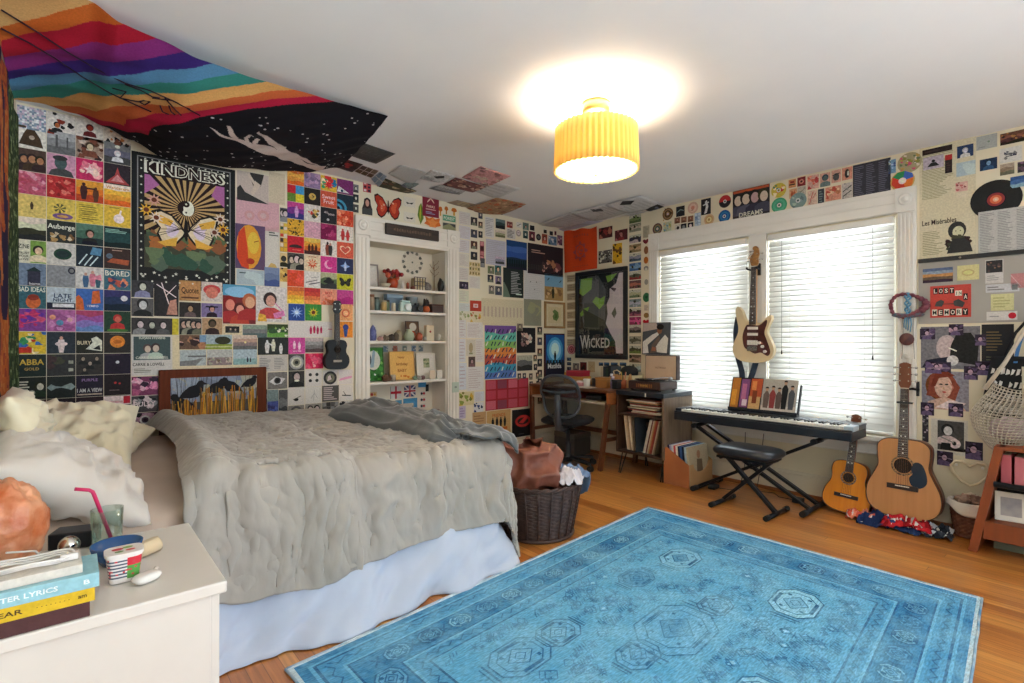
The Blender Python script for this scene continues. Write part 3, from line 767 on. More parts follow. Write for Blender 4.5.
# office chair
BLKP=mat('black_plastic','#1c1e22',.45)
GRYP=mat('graphite_plastic','#3a3f47',.4)
BLKF=mat('black_seat_fabric','#121215',.95,col2='#18181c',nscale=40,bump=.2,bscale=200)
MESH=bpy.data.materials.new('chair_mesh');MESH.use_nodes=True
_n=MESH.node_tree;_b=_n.nodes['Principled BSDF'];_b.inputs['Base Color'].default_value=(.02,.025,.03,1);_b.inputs['Alpha'].default_value=.72;_b.inputs['Roughness'].default_value=.7
ch=thing('office_chair','black mesh back office chair pulled up to the walnut desk','chair',(-.72,-.74,0),math.radians(26))
for k in range(5):
    a=2*PI*k/5+.5;d=Vector((math.cos(a),math.sin(a),0))
    lg=MB().bar(d*.03+Vector((0,0,.10)),d*.28+Vector((0,0,.075)),.05,.03).build('base_spoke',BLKP,ch,bevel=.008)
    p=d*.285;n=Vector((-d.y,d.x,0))
    cs=MB()
    for s in (-1,1):
        c0=p+n*s*.014;cs.tube([c0+Vector((0,0,.028))-n*.009,c0+Vector((0,0,.028))+n*.009],.027,14)
    cs.tube([p+Vector((0,0,.03)),p+Vector((0,0,.08))],.008,8)
    cs.build('caster',BLKP,lg)
MB().lathe([(0,.06),(.045,.06),(.045,.12),(.03,.13),(.028,.24),(.018,.245),(.018,.41),(0,.41)],n=20).build('gas_column',BLKP,ch)
MB().box(-.10,.10,-.09,.09,.395,.425).build('tilt_mechanism',BLKP,ch,bevel=.01)
def seat(u,v):
    a=2*PI*u;c,s_=math.cos(a),math.sin(a);k=3.2;r=(abs(c)**k+abs(s_)**k)**(-1/k)
    f=math.sin(PI*v)**.35 if 0<v<1 else 0
    x,y=.25*c*r*f,.245*s_*r*f
    z=.465-.038*math.cos(PI*v)-(.03*max(0,(x-.12)/.13)**2)
    return (x,y,z)
MB().grid(48,16,seat).build('seat',BLKF,ch)
def back_pt(a,b2):  # a across -1..1, b up -1..1
    y=a*.19*(1-.06*b2);z=.715+b2*.20;x=-.285-.055*b2+.045*a*a+.03*math.exp(-((b2+.35)/.4)**2)
    return Vector((x,y,z))
ring=[]
for k in range(60):
    t=2*PI*k/60;c,s_=math.cos(t),math.sin(t);r=(abs(c)**2.8+abs(s_)**2.8)**(-1/2.8)
    ring.append(back_pt(c*r*(1 if s_>0 else .92),s_*r))
MB().tube(ring,.014,8,closed=True).build('back_frame',GRYP,ch)
def bm_(u,v):
    t=2*PI*u;c,s_=math.cos(t),math.sin(t);r=(abs(c)**2.8+abs(s_)**2.8)**(-1/2.8)*v
    return back_pt(c*r*(1 if s_>0 else .92),s_*r)
MB().grid(48,10,bm_).build('back_mesh',MESH,ch)
MB().tube([back_pt(-.85,.28)+Vector((-.01,0,0)),back_pt(-.4,.22)+Vector((-.02,0,0)),back_pt(0,.2)+Vector((-.022,0,0)),back_pt(.4,.22)+Vector((-.02,0,0)),back_pt(.85,.28)+Vector((-.01,0,0))],.011,8).build('lumbar_bar',GRYP,ch)
MB().tube([(-.05,0,.405),(-.20,0,.405),(-.285,0,.425),(-.325,0,.50),(-.325,0,.62),(-.33,0,.74)],[.03,.03,.034,.036,.034,.026],10).build('back_bracket',GRYP,ch)
# ------------------------------------------------------------------ record cabinet
WDK=mat('dark_walnut','#4a3326',.35,col2='#3a271d',nscale=3,stretch=(12,12,2),contrast=(.3,.7))
WSD=mat('walnut_side_sheen','#7d6a58',.28,col2='#65523f',nscale=3,stretch=(12,12,1.5),contrast=(.3,.7))  # same dark walnut, its grey sheen on this side put into the colour
TOPB=mat('cabinet_black_top','#1c2530',.3)
HAIR=mat('black_steel','#17181a',.4,.6)
CBX0,CBX1,CBY0,CBY1=-.54,-.08,-1.185,-1.70
cb=thing('record_cabinet','dark walnut record cabinet on hairpin legs holding records under the turntable','cabinet',((CBX0+CBX1)/2,(CBY0+CBY1)/2,0))
hx2,hy2=.23,.2575
MB().box(-hx2,hx2,-hy2,hy2,.735,.775).build('cabinet_top',TOPB,cb,bevel=.003)
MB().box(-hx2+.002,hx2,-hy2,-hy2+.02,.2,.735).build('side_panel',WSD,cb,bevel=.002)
MB().box(-hx2+.002,hx2,hy2-.02,hy2,.2,.735).build('side_panel',WDK,cb,bevel=.002)
MB().box(-hx2+.002,hx2,-hy2+.02,hy2-.02,.2,.22).build('bottom_panel',WDK,cb,bevel=.002)
MB().box(-hx2+.01,hx2-.012,-hy2+.02,hy2-.02,.545,.562).build('shelf',WDK,cb,bevel=.002)
MB().box(hx2-.012,hx2,-hy2+.02,hy2-.02,.22,.735).build('back_panel',WDK,cb)
for a in (-1,1):
    for b_ in (-1,1):
        x,y=a*(hx2-.05),b_*(hy2-.06)
        MB().tube([(x-.045*a*0,y+.05*b_*.4,.2),(x+a*.03,y+b_*.04,.004),(x+a*.035,y+b_*.02,.003),(x-a*.04,y,.2)],.006,8).build('hairpin_leg',HAIR,cb)
SLV=['#6d3f3a','#b9a68c','#d8cfbd','#a84a3a','#3b3f4e','#c9b79c','#7d6a52','#e2dccd','#8d3d36','#51614e','#b98a5a','#cfc4b0']
def record_sleeve(i,c,loc,rot,label,group,size=.315,th=.005,front=None,back='#e5dfd2'):
    mb=MB()
    h=size/2
    mb.box(-h,h,-h,h,-th/2,th/2,c)
    # white inner edge (open mouth) and the spine band
    mb.add([(-h+.002,-h-.0004,-th*.3),(h-.002,-h-.0004,-th*.3),(h-.002,-h-.0004,th*.3),(-h+.002,-h-.0004,th*.3)],[(0,1,2,3)],back)
    if front:front(mb,h,th/2+.0004)
    o=mb.build('record_sleeve',PAPER,loc=loc);o.rotation_euler=rot
    return tag(o,label,'record',group)
rs=random.Random(11)
z=.5645
for k in range(13):
    c=SLV[k%12];th=rs.uniform(.008,.013)
    lab='record sleeve lying in the flat stack on the upper shelf of the record cabinet'
    record_sleeve(k,c,(-.325+rs.uniform(-.03,.01),-1.465+rs.uniform(-.03,.045),z+th/2),(0,0,PI+rs.uniform(-.1,.1)),lab,'records lying flat on the cabinet shelf',th=th-.001)
    z+=th
for k in range(5):
    record_sleeve(k,['#cfc4b0','#b9a68c','#8d7a63','#d8cfbd','#a08c74'][k],(-.345,-1.272-.017*k,.384),(PI/2-.13,0,0),'pale record sleeve in the left row on the lower shelf of the record cabinet','records in the left lower row',th=.011)
def lp_figure(mb,h,z):
    mb.add([(-.04,-.13,z),(.05,-.13,z),(.035,.02,z),(.01,.05,z),(-.02,.02,z)],[(0,1,2,3,4)],'#b98d78')
    mb.add([(-.02,.05,z),(.03,.05,z),(.03,.1,z),(-.02,.1,z)],[(0,1,2,3)],'#5b4a44')
record_sleeve(0,'#2a3036',(-.37,-1.425,.382),(PI/2-.06,0,-.22),'dark record sleeve facing out between the two rows in the record cabinet',None,front=lp_figure)
for k in range(9):
    record_sleeve(k,SLV[(k*5+2)%12],(-.345,-1.50-.0135*k,.378),(PI/2+.24,0,0),'record sleeve leaning in the right row on the lower shelf of the record cabinet','records leaning in the right lower row',th=.008)
# white tag on the cabinet edge
tag(MB().box(-.002,0,-.006,.006,-.018,.018).build('paper_tag',mat('white_label','#e8e4dc',.6),loc=(-.541,-1.515,.752)),'small white tag on the black top edge of the record cabinet','tag')
# turntable
tt=thing('turntable','open suitcase turntable with tan lid on the record cabinet','turntable',(-.28,-1.41,.775))
DBR=mat('dark_brown_leatherette','#3a2420',.5,bump=.15,bscale=150);TAN=mat('tan_leatherette','#c6ab92',.6,col2='#bfa389',nscale=12)
for a in (-1,1):
    for b_ in (-1,1):MB().lathe([(.012,0),(.014,.012),(0,.012)],(a*.11,b_*.15,0),12).build('foot',BLKP,tt)
MB().box(-.14,.14,-.175,.175,.012,.085).build('case',DBR,tt,bevel=.008)
MB().box(-.132,.132,-.168,.168,.0855,.089).build('deck',mat('turntable_deck','#26211f',.4),tt)
g_=MB();
for k in range(9):g_.box(-.1425,-.1405,-.09+.02*k,-.078+.02*k,.03,.065)
g_.build('speaker_grille',mat('gold_brown_grille','#9a6a3c',.4,.4),tt)
lo=MB();vs,fs,ar=glyphs('Victrola');lo.add([(-.1435,-v[0]*.085,.05+v[1]*.022) for v in vs],fs);lo.build('logo',mat('gold_lettering','#d9b25c',.3,.6),tt)
MB().lathe([(0,.089),(.13,.089),(.132,.094),(.13,.098),(0,.098)],(.0,.02,0),40).build('platter',BLKP,tt)
vin=MB();vin.lathe([(0,.0985),(.147,.0985),(.148,.1005),(.147,.102),(0,.102)],(.0,.02,0),48);vin.build('vinyl_record',mat('vinyl_black','#101012',.22),tt)
MB().lathe([(0,.1022),(.045,.1022),(0,.1028)],(.0,.02,0),24).build('record_label',mat('record_label_blue','#3f5f8c',.5),tt)
MB().tube([(.08,-.135,.12),(.0,-.125,.122),(-.075,-.07,.112),(-.09,-.055,.106)],.004,8).build('tonearm',mat('brushed_aluminium','#b9bcc0',.3,.9),tt)
MB().lathe([(0,.089),(.02,.089),(.02,.115),(.012,.125),(0,.125)],(.085,-.135,0),16).build('tonearm_base',mat('brushed_aluminium','#b9bcc0',.3,.9),tt)
ldm=MB().box(.128,.188,-.175,.175,.092,.325)
ld=ldm.build('lid',DBR,tt,bevel=.008)
MB().box(.1255,.1279,-.166,.166,.10,.317).build('lid_lining',TAN,ld)
lo=MB();vs,fs,ar=glyphs('VICTROLA');lo.add([(.125,-v[0]*.12,.205+v[1]*.016) for v in vs],fs);lo.build('lid_lettering',mat('dark_print','#6b5547',.6),ld)
def lp_art(mb,h,z):
    def P(pts,c,k=0):mb.add([((x-.5)*2*h,(y-.5)*2*h,z+k*.0003) for x,y in pts],[tuple(range(len(pts)))],c)
    P([(.01,.01),(.99,.01),(.99,.99),(.01,.99)],'#4c4f52')
    P([(.01,.72),(.55,.80),(.50,.99),(.01,.99)],'#b9a9a0',1)
    P([(.03,.03),(.25,.05),(.2,.3),(.6,.62),(.55,.7),(.35,.62),(.02,.4)],'#d9d4cd',2)
    P([(.55,.08),(.9,.05),(.93,.5),(.82,.62),(.66,.45),(.5,.25)],'#d5d0c8',2)
    P([(.3,.05),(.55,.08),(.52,.25),(.66,.5),(.6,.6),(.35,.3)],'#6d5b50',2)
    P([(.35,.12),(.5,.12),(.5,.22),(.38,.25)],'#a9684c',3)
    P([(.62+.09*math.cos(t),.76+.12*math.sin(t)) for t in [k*PI/8 for k in range(16)]],'#8a5a40',3)
    P([(.64+.13*math.cos(t),.86+.09*math.sin(t)) for t in [k*PI/8 for k in range(16)]],'#1e1a1a',4)
record_sleeve(0,'#4c4f52',(-.075,-1.31,1.258),(PI/2-.06,0,-PI/2),'record sleeve with figures in white, propped on the open turntable lid',None,front=lp_art,th=.006)
# cardboard record box
CARD=mat('orange_cardboard','#a5653c',.75,col2='#9c5d36',nscale=6);CARDL=mat('kraft_cardboard','#c69a6a',.8,col2='#bd9161',nscale=6)
bxo=thing('record_box','cardboard record box with a sloping side, standing between cabinet and keyboard','box',(-.33,-1.81,0))
def YZ(a,b2,t):return (t,a,b2)
prof=[(.12,.003),(.12,.315),(.085,.315),(-.12,.195),(-.12,.003)]
MB().prism(prof,YZ,-.19,-.184).build('side_panel',CARD,bxo);MB().prism(prof,YZ,.184,.19).build('side_panel',CARDL,bxo)
MB().box(-.184,.184,.114,.12,.003,.315).build('back_panel',CARDL,bxo)
cut=[(-.184,.003),(.184,.003),(.184,.195),(.12,.195)]+[(.12*math.cos(t),0.195-.075*math.sin(t)) for t in [PI*k/12 for k in range(1,12)]]+[(-.12,.195),(-.184,.195)]
MB().prism(cut,lambda a,b2,t:(a,t,b2),-.12,-.114).build('front_panel',CARDL,bxo)
MB().box(-.184,.184,-.114,.114,.003,.009).build('bottom',CARDL,bxo)
def lp_front(mb,h,z):
    mb.add([(-h*.98,-h*.98,z),(h*.98,-h*.98,z),(h*.98,h*.98,z),(-h*.98,h*.98,z)],[(0,1,2,3)],'#b8ab90')
    mb.add([(-.05,-.15,z+.0003),(.06,-.15,z+.0003),(.05,.04,z+.0003),(-.03,.05,z+.0003)],[(0,1,2,3)],'#6e5d4a')
    mb.add([(.0+.028*math.cos(t),.085+.036*math.sin(t),z+.0003) for t in [k*PI/6 for k in range(12)]],[tuple(range(12))],'#a57c60')
for k,(c,nm) in enumerate((('#33304a','dark purple'),('#a9a6c8','lavender'),('#dcd9dc','white'),('#d05a5c','coral red'),('#ece6dc','cream edged'),('#26344f','navy'),('#3f5f9a','royal blue'),('#18273c','blue black'),('#a9c0cf','pale blue'),('#b8ab90','tan pictured'))):
    record_sleeve(k,c,(-.33,-1.724-.0200*k,.178),(PI/2-.09,0,0),('%s record sleeve standing in the cardboard record box'%nm) if k<9 else 'tan record sleeve with a figure at the front of the record box','records in the cardboard box',th=.0165,front=lp_front if k==9 else None)
# ------------------------------------------------------------------ things on the desk
DZ=.771
def colmat(h,r=.5):return mat('plain_'+h.strip('#'),h,r)
def boxthing(name,label,cat,x,y,z,dx,dy,h,col,rz=0,lid=None):
    t=thing(name,label,cat,(x,y,z),rz)
    MB().box(-dx/2,dx/2,-dy/2,dy/2,0,h*(.78 if lid else 1)).build('box_body',colmat(col),t,bevel=.004)
    if lid:MB().box(-dx/2-.003,dx/2+.003,-dy/2-.003,dy/2+.003,h*.78,h).build('lid',colmat(lid),t,bevel=.004)
    return t
boxthing('storage_box','tan wooden box under the red box on the desk','box',-.28,-.47,DZ,.2,.24,.055,'#9c7448',0,'#b58a56')
boxthing('storage_box','flat amber box in the middle of the desk pile','box',-.275,-.475,DZ+.0565,.18,.2,.03,'#c08a3c',.1)
boxthing('gift_box','crimson box on top of the pile at the back of the desk','box',-.28,-.47,DZ+.088,.16,.2,.06,'#a32236',.05,'#b52a3e')
boxthing('storage_box','ochre box standing left of the crimson box','box',-.2,-.30,DZ,.12,.11,.12,'#c08f3a')
boxthing('parcel_box','brown cardboard parcel near the front of the desk','box',-.40,-.93,DZ,.12,.13,.105,'#93602f',.1,'#a06c38')
boxthing('speaker_cube','small black speaker cube at the desk end beside the turntable','speaker',-.42,-1.10,DZ,.07,.06,.09,'#17191d',0,'#22252b')
def jar(name,label,cat,x,y,z,prof,m,lid=None,lidm=None):
    t=thing(name,label,cat,(x,y,z))
    MB().lathe(prof,n=20).build('vessel',m,t)
    if lid:MB().lathe(lid,n=20).build('lid',lidm,t)
    return t
TINTG={}
def tglass(h,a=.5):
    k=h+str(a)
    if k not in TINTG:
        m=mat('tinted_glass_'+h.strip('#'),h,.12);m.node_tree.nodes['Principled BSDF'].inputs['Alpha'].default_value=a;TINTG[k]=m
    return TINTG[k]
jar('tin','round pink and white tin on the front of the desk','tin',-.45,-.66,DZ,[(0,0),(.04,0),(.04,.045),(0,.045)],colmat('#c98a90'),[(.042,.04),(.042,.055),(0,.056)],colmat('#e4d3cf'))
jar('bottle','bluish glass bottle beside the brown parcel on the desk','bottle',-.36,-0.99,DZ,[(0,0),(.028,0),(.03,.07),(.012,.1),(.012,.125),(0,.125)],tglass('#8fa3b8',.7),[(.014,.12),(.014,.14),(0,.141)],colmat('#d8d8da'))
jar('bottle','lilac glass bottle right of the bluish bottle on the desk','bottle',-.40,-1.04,DZ,[(0,0),(.026,0),(.028,.06),(.012,.085),(.012,.105),(0,.105)],tglass('#a58fb8',.7),[(.013,.1),(.013,.12),(0,.121)],colmat('#d9c8d2'))
jar('mug','dark mug beside the brown parcel on the desk','mug',-.38,-.80,DZ,[(0,0),(.034,0),(.04,.085),(.036,.085),(.031,.008),(0,.008)],colmat('#2a2224',.3),None)
h_=bpy.data.objects['mug'];MB().tube([(.036,0,.065),(.06,0,.06),(.06,0,.03),(.033,0,.02)],.005,8).build('handle',colmat('#2a2224',.3),h_)
jar('mug','white mug touching the dark mug on the desk','mug',-.45,-.745,DZ,[(0,0),(.03,0),(.036,.08),(.032,.08),(.027,.008),(0,.008)],colmat('#dcd7cf',.3),None)
for k,(c,hh) in enumerate((('#c8b79a',.19),('#252a30',.2),('#31402f',.18),('#1a1d22',.21),('#46505c',.2))):
    t=thing('book','%s book standing upright against the wall at the back of the desk'%('cream','black','green','tall black','slate')[k],'book',(-.12,-.72-.034*k,DZ),0,'upright books on the desk')
    MB().box(-.07,.07,-.0145,.0145,0,hh).build('cover',colmat(c,.6),t,bevel=.003)
    MB().box(-.066,.0705,-.0115,.0115,.004,hh+.0006-.001).build('page_block',colmat('#d9d0bd',.8),t)
# teddy-like plush is a plain tan soft pouch; cap; cream papers; pencils; card triangle
def blob(name,label,cat,m,c,rx,ry,rz_,seed,amp=.25):
    def fn(u,v):
        a=2*PI*u;s=math.sin(PI*v);d=Vector((math.cos(a)*s,math.sin(a)*s,-math.cos(PI*v)))
        k=1+amp*noise.fractal(d*1.6+Vector((seed,0,0)),1,2,3)
        return (d.x*rx*k,d.y*ry*k,max(d.z*rz_*k,-rz_*.8))
    return tag(MB().grid(28,18,fn).build(name,m,weld=True,loc=c),label,cat)
blob('cloth_pouch','tan cloth pouch behind the bottles on the desk','pouch',mat('tan_felt','#b58252',.95,bump=.3,bscale=60),(-.25,-.97,DZ+.062),.07,.085,.075,2.2)
MB().tube([(.0,.03,.06),(.0,.045,.095),(0,0,.11),(0,-.04,.09),(0,-.03,.06)],.006,8).build('drawstring',mat('cream_cord','#d8c9a8',.9),bpy.data.objects['cloth_pouch'])
cp=thing('cap','black baseball cap on the right end of the desk by the wall','cap',(-.13,-1.03,DZ+.1205))
MB().lathe([(.088,0),(.09,.03),(.075,.07),(.04,.09),(0,.095)],n=24).build('crown',colmat('#17181b',.9),cp)
MB().grid(14,4,lambda u,v:((-.06-.075*v*math.sin(PI*(u*.8+.1))),.085*math.cos(PI*(u*.8+.1))*(1-.1*v),.004+.012*math.sin(PI*u)*(1-v))).build('peak',colmat('#17181b',.9),cp,solid=.003)
boxthing('storage_box','cream box supporting the black cap on the desk','box',-.13,-1.03,DZ,.2,.19,.119,'#d2c49c',0)
pt=thing('pencil_pot','terracotta pot of pencils next to the cardboard triangle on the desk','pot',(-.30,-1.09,DZ))
MB().lathe([(0,0),(.024,0),(.03,.08),(.026,.08),(.02,.006),(0,.006)],n=18).build('pot',colmat('#a55b3a',.7),pt)
for k,c in enumerate(('#c94f3a','#d8a53a','#3f6a52','#c7b08a')):
    a=k*1.6;MB().tube([(.012*math.cos(a),.012*math.sin(a),.01),(.03*math.cos(a),.03*math.sin(a),.16)],.0035,6).build('pencil',colmat(c,.5),pt)
tr=MB().prism([(-.05,0),(.05,0),(.0,.14)],lambda a,b2,t:(t,a,b2),-.012,.012).build('card_triangle',CARDL,loc=(-.24,-1.125,DZ),bevel=.002)
tag(tr,'folded kraft cardboard triangle standing at the right end of the desk','cardboard')
for k,(x,y,w,d,rz,c) in enumerate(((-.46,-.52,.2,.28,.2,'#e2dccf'),(-.5,-.78,.15,.2,-.15,'#d8c9b6'))):
    tag(MB().box(-w/2,w/2,-d/2,d/2,0,.003).build('paper_sheet',colmat(c,.8),loc=(x,y,DZ+.0005)),('white paper lying on the left front of the desk','cream paper lying on the front of the desk by the tin')[k],'paper').rotation_euler=(0,0,rz)
boxthing('notebook','red notebook lying inside the open cubby of the desk','notebook',-.42,-.55,.6485,.18,.24,.05,'#8f2326',.1)
boxthing('pencil_case','dark pencil case inside the open cubby of the desk','case',-.45,-.88,.6485,.1,.22,.045,'#1f2226',-.1)
boxthing('storage_crate','grey storage crate on the floor under the desk','crate',-.22,-.33,0,.26,.3,.24,'#4b4743',0,'#565049')
# ------------------------------------------------------------------ keyboard and its stand
PBL=mat('piano_black','#1b222b',.35);IVO=mat('ivory_key','#e6e2d8',.3);EBO=mat('ebony_key','#15181c',.35)
PGY=mat('piano_end_grey','#9fb2c0',.35)
STL=mat('black_tube_steel','#1d1f24',.3,.5);RUB=mat('black_rubber','#131315',.8);CHR=mat('stand_sheen','#6f757d',.25,.8)
PY=-2.435
pn=thing('keyboard','black digital keyboard with full row of keys in front of the windows','keyboard',(-.335,PY,.560))
hl=.668
pb=MB()
pb.box(-.15,.15,-hl,hl,0,.062)
pb.box(-.15,-.128,-hl,hl,.062,.076)
pb.box(.0,.15,-hl,hl,.062,.098)
pb.build('body',PBL,pn,bevel=.006)
for s in (-1,1):MB().box(-.127,-.001,s*hl-(.055 if s>0 else 0),s*hl+(.055 if s<0 else 0),.0625,.098).build('end_block',PGY if s<0 else PBL,pn,bevel=.004)
kw=(2*hl-.114)/52
for k in range(52):
    y=hl-.057-kw*(k+.5)
    MB().box(-.127,-.002,y-kw/2+.0008,y+kw/2-.0008,.0625,.093).build('white_key',IVO,pn)
pat=[0,0,1,0,1,1]  # from A: A A# B C C# D D# E F F# G G#
wi=0
names=['A','B','C','D','E','F','G']
for k in range(51):
    if names[k%7]in 'ACDFG':
        y=hl-.057-kw*(k+1)
        MB().box(-.085,-.003,y-.0055,y+.0055,.0935,.104).build('black_key',EBO,pn,bevel=.0015)
MB().box(.03,.10,-.20,.20,.098,.1005).build('control_panel',mat('panel_grey','#2c3640',.3),pn)
MB().tube([(.04,.32,.1),(.04,.32,.106)],.012,14).build('volume_knob',EBO,pn)
ms=thing('music_stand','black music rest standing on the back of the keyboard with two record sleeves','music stand',(-.225,-2.40,.6585))
MB().box(-.035,.02,-.27,.27,0,.014).box(-.035,-.030,-.27,.27,.014,.03).build('ledge',PBL,ms,bevel=.002)
MB().bar((.012,-.262,.01),(.085,-.262,.23),.012,.02).build('side_arm',PBL,ms)
MB().bar((.012,.262,.01),(.085,.262,.23),.012,.02).build('side_arm',PBL,ms)
MB().bar((.04,-.25,.10),(.04,.25,.10),.02,.006).build('cross_bar',PBL,ms)
def cover_left(mb,h,z):
    def P(x0,y0,x1,y1,c,k=1):mb.add([((x-.5)*2*h,(y-.5)*2*h,z+.0003*k) for x,y in ((x0,y0),(x1,y0),(x1,y1),(x0,y1))],[(0,1,2,3)],c)
    P(.01,.01,.99,.99,'#2a2326',0);P(.03,.02,.28,.98,'#b9772e');P(.05,.1,.2,.6,'#d99a3a',2);P(.32,.05,.58,.95,'#7d4a7a');P(.36,.3,.5,.8,'#b56a8c',2);P(.4,.1,.55,.3,'#d5c3cf',3)
    P(.62,.4,.97,.98,'#b5512e');P(.6,.02,.95,.42,'#c9a06a');P(.7,.2,.84,.6,'#7a3a22',2);P(.66,.62,.8,.9,'#d98a4a',3)
def cover_right(mb,h,z):
    def P(pts,c,k=1):mb.add([((x-.5)*2*h,(y-.5)*2*h,z+.0003*k) for x,y in pts],[tuple(range(len(pts)))],c)
    P([(.01,.01),(.99,.01),(.99,.99),(.01,.99)],'#a8a29a',0);P([(.01,.01),(.99,.01),(.99,.2),(.01,.16)],'#c2bab0')
    for k,(c,x,t) in enumerate((('#6b5a52',.14,.62),('#8b3a3a',.32,.66),('#5a4c48',.5,.62),('#1a1a1c',.66,.84),('#4b4e55',.86,.7))):
        P([(x-.07,.1),(x+.07,.1),(x+.09,t-.12),(x+.03,t),(x-.03,t),(x-.09,t-.12)],c,2)
        P([(x+.045*math.cos(a),t+.05+.06*math.sin(a)) for a in [q*PI/5 for q in range(10)]],'#b08a72',3)
        P([(x-.06,t+.08),(x+.06,t+.08),(x+.03,t+.13),(x-.03,t+.13)],'#2a211e',4)
o=record_sleeve(0,'#2a2326',(-.212,-2.265,.805),(PI/2-.30,0,-PI/2),'colourful record sleeve on the left of the music rest above the keyboard',None,size=.262,front=cover_left,th=.004)
o=record_sleeve(0,'#a8a29a',(-.216,-2.525,.805),(PI/2-.30,0,-PI/2),'grey record sleeve with five standing figures, right on the music rest',None,size=.262,front=cover_right,th=.004)
st=thing('keyboard_stand','black folding cross stand carrying the keyboard','stand',(-.32,-2.40,0))
for s,xx in ((1,-.13),(-1,-.09)):  # s: which foot the leg belongs to
    for d in (0,.16):
        MB().bar((xx+d,.42*s,.03),(xx+d,-.46*s,.515),.022,.04,(1,0,0)).build('leg',STL,st,bevel=.004)
for s in (-1,1):
    f=MB().tube([(-.20,.42*s,.022),(.20,.42*s,.022)],.017,12).build('foot_bar',STL,st)
    for e in (-1,1):MB().tube([(e*.17,.42*s,.022),(e*.235,.42*s,.022)],.0215,12).build('rubber_cap',RUB,f)
    a=MB().tube([(-.14,.46*s,.525),(.15,.46*s,.525)],.015,10).build('support_arm',STL,st)
    MB().tube([(-.155,.46*s,.525),(-.12,.46*s,.525)],.019,10).build('rubber_grip',RUB,a)
MB().tube([(-.14,-.02,.27),(.10,-.02,.27)],.02,12).build('pivot',STL,st)
# bench
bn=thing('keyboard_bench','black padded bench on crossed legs in front of the keyboard','bench',(-.65,-2.49,0))
def cushion(u,v):
    a=2*PI*u;c,s=math.cos(a),math.sin(a);k=5;r=(abs(c)**k+abs(s)**k)**(-1/k);f=math.sin(PI*v)**.28 if 0<v<1 else 0
    return (.165*c*r*f,.225*s*r*f,.425-.038*math.cos(PI*v))
MB().grid(48,14,cushion).build('seat',mat('black_vinyl','#20252c',.28),bn)
MB().box(-.13,.13,-.18,.18,.372,.388).build('seat_plate',STL,bn)
for s,xx in ((1,.02),(-1,-.02)):
    MB().bar((xx,.20*s,.03),(xx,-.16*s,.372),.024,.04,(1,0,0)).build('leg',STL,bn,bevel=.004)
    f=MB().tube([(-.155,.20*s,.018),(.155,.20*s,.018)],.0165,12).build('foot_bar',STL,bn)
    for e in (-1,1):MB().tube([(e*.13,.20*s,.019),(e*.18,.20*s,.019)],.019,12).build('rubber_cap',RUB,f)
    MB().tube([(-.11,-.16*s,.37),(.11,-.16*s,.37)],.012,10).build('seat_rail',STL,bn)
MB().tube([(-.05,.02,.2),(.05,.02,.2)],.016,12).build('pivot',STL,bn)
def adapter(x,y,lab,pts):
    t=thing('power_adapter',lab,'adapter',(x,y,0))
    MB().box(-.045,.045,-.03,.03,0,.032).build('case',BLKP,t,bevel=.006)
    MB().tube(pts,.003,6).build('cord',BLKP,t)
adapter(-.20,-2.66,'black power adapter on the floor by the right foot of the keyboard stand',[(.0,.03,.012),(.02,.15,.004),(.10,.22,.004),(.05,.34,.004),(.03,.30,.20),(-.0,.26,.49)])
adapter(-.34,-2.05,'black sustain pedal box on the floor at the left end of the keyboard stand',[(.0,-.03,.012),(.06,-.1,.004),(.12,-.16,.004),(.13,-.2,.2),(.1,-.22,.49)])
# ------------------------------------------------------------------ guitars
def smooth_outline(pts,n=8):
    out=[];N=len(pts)
    for i in range(N):
        p0,p1,p2,p3=[Vector(pts[(i+k)%N]) for k in (-1,0,1,2)]
        for k in range(n):
            t=k/n
            q=.5*((2*p1)+(p2-p0)*t+(2*p0-5*p1+4*p2-p3)*t*t+(3*p1-p0-3*p2+p3)*t**3)
            out.append((q.x,q.y))
    return out
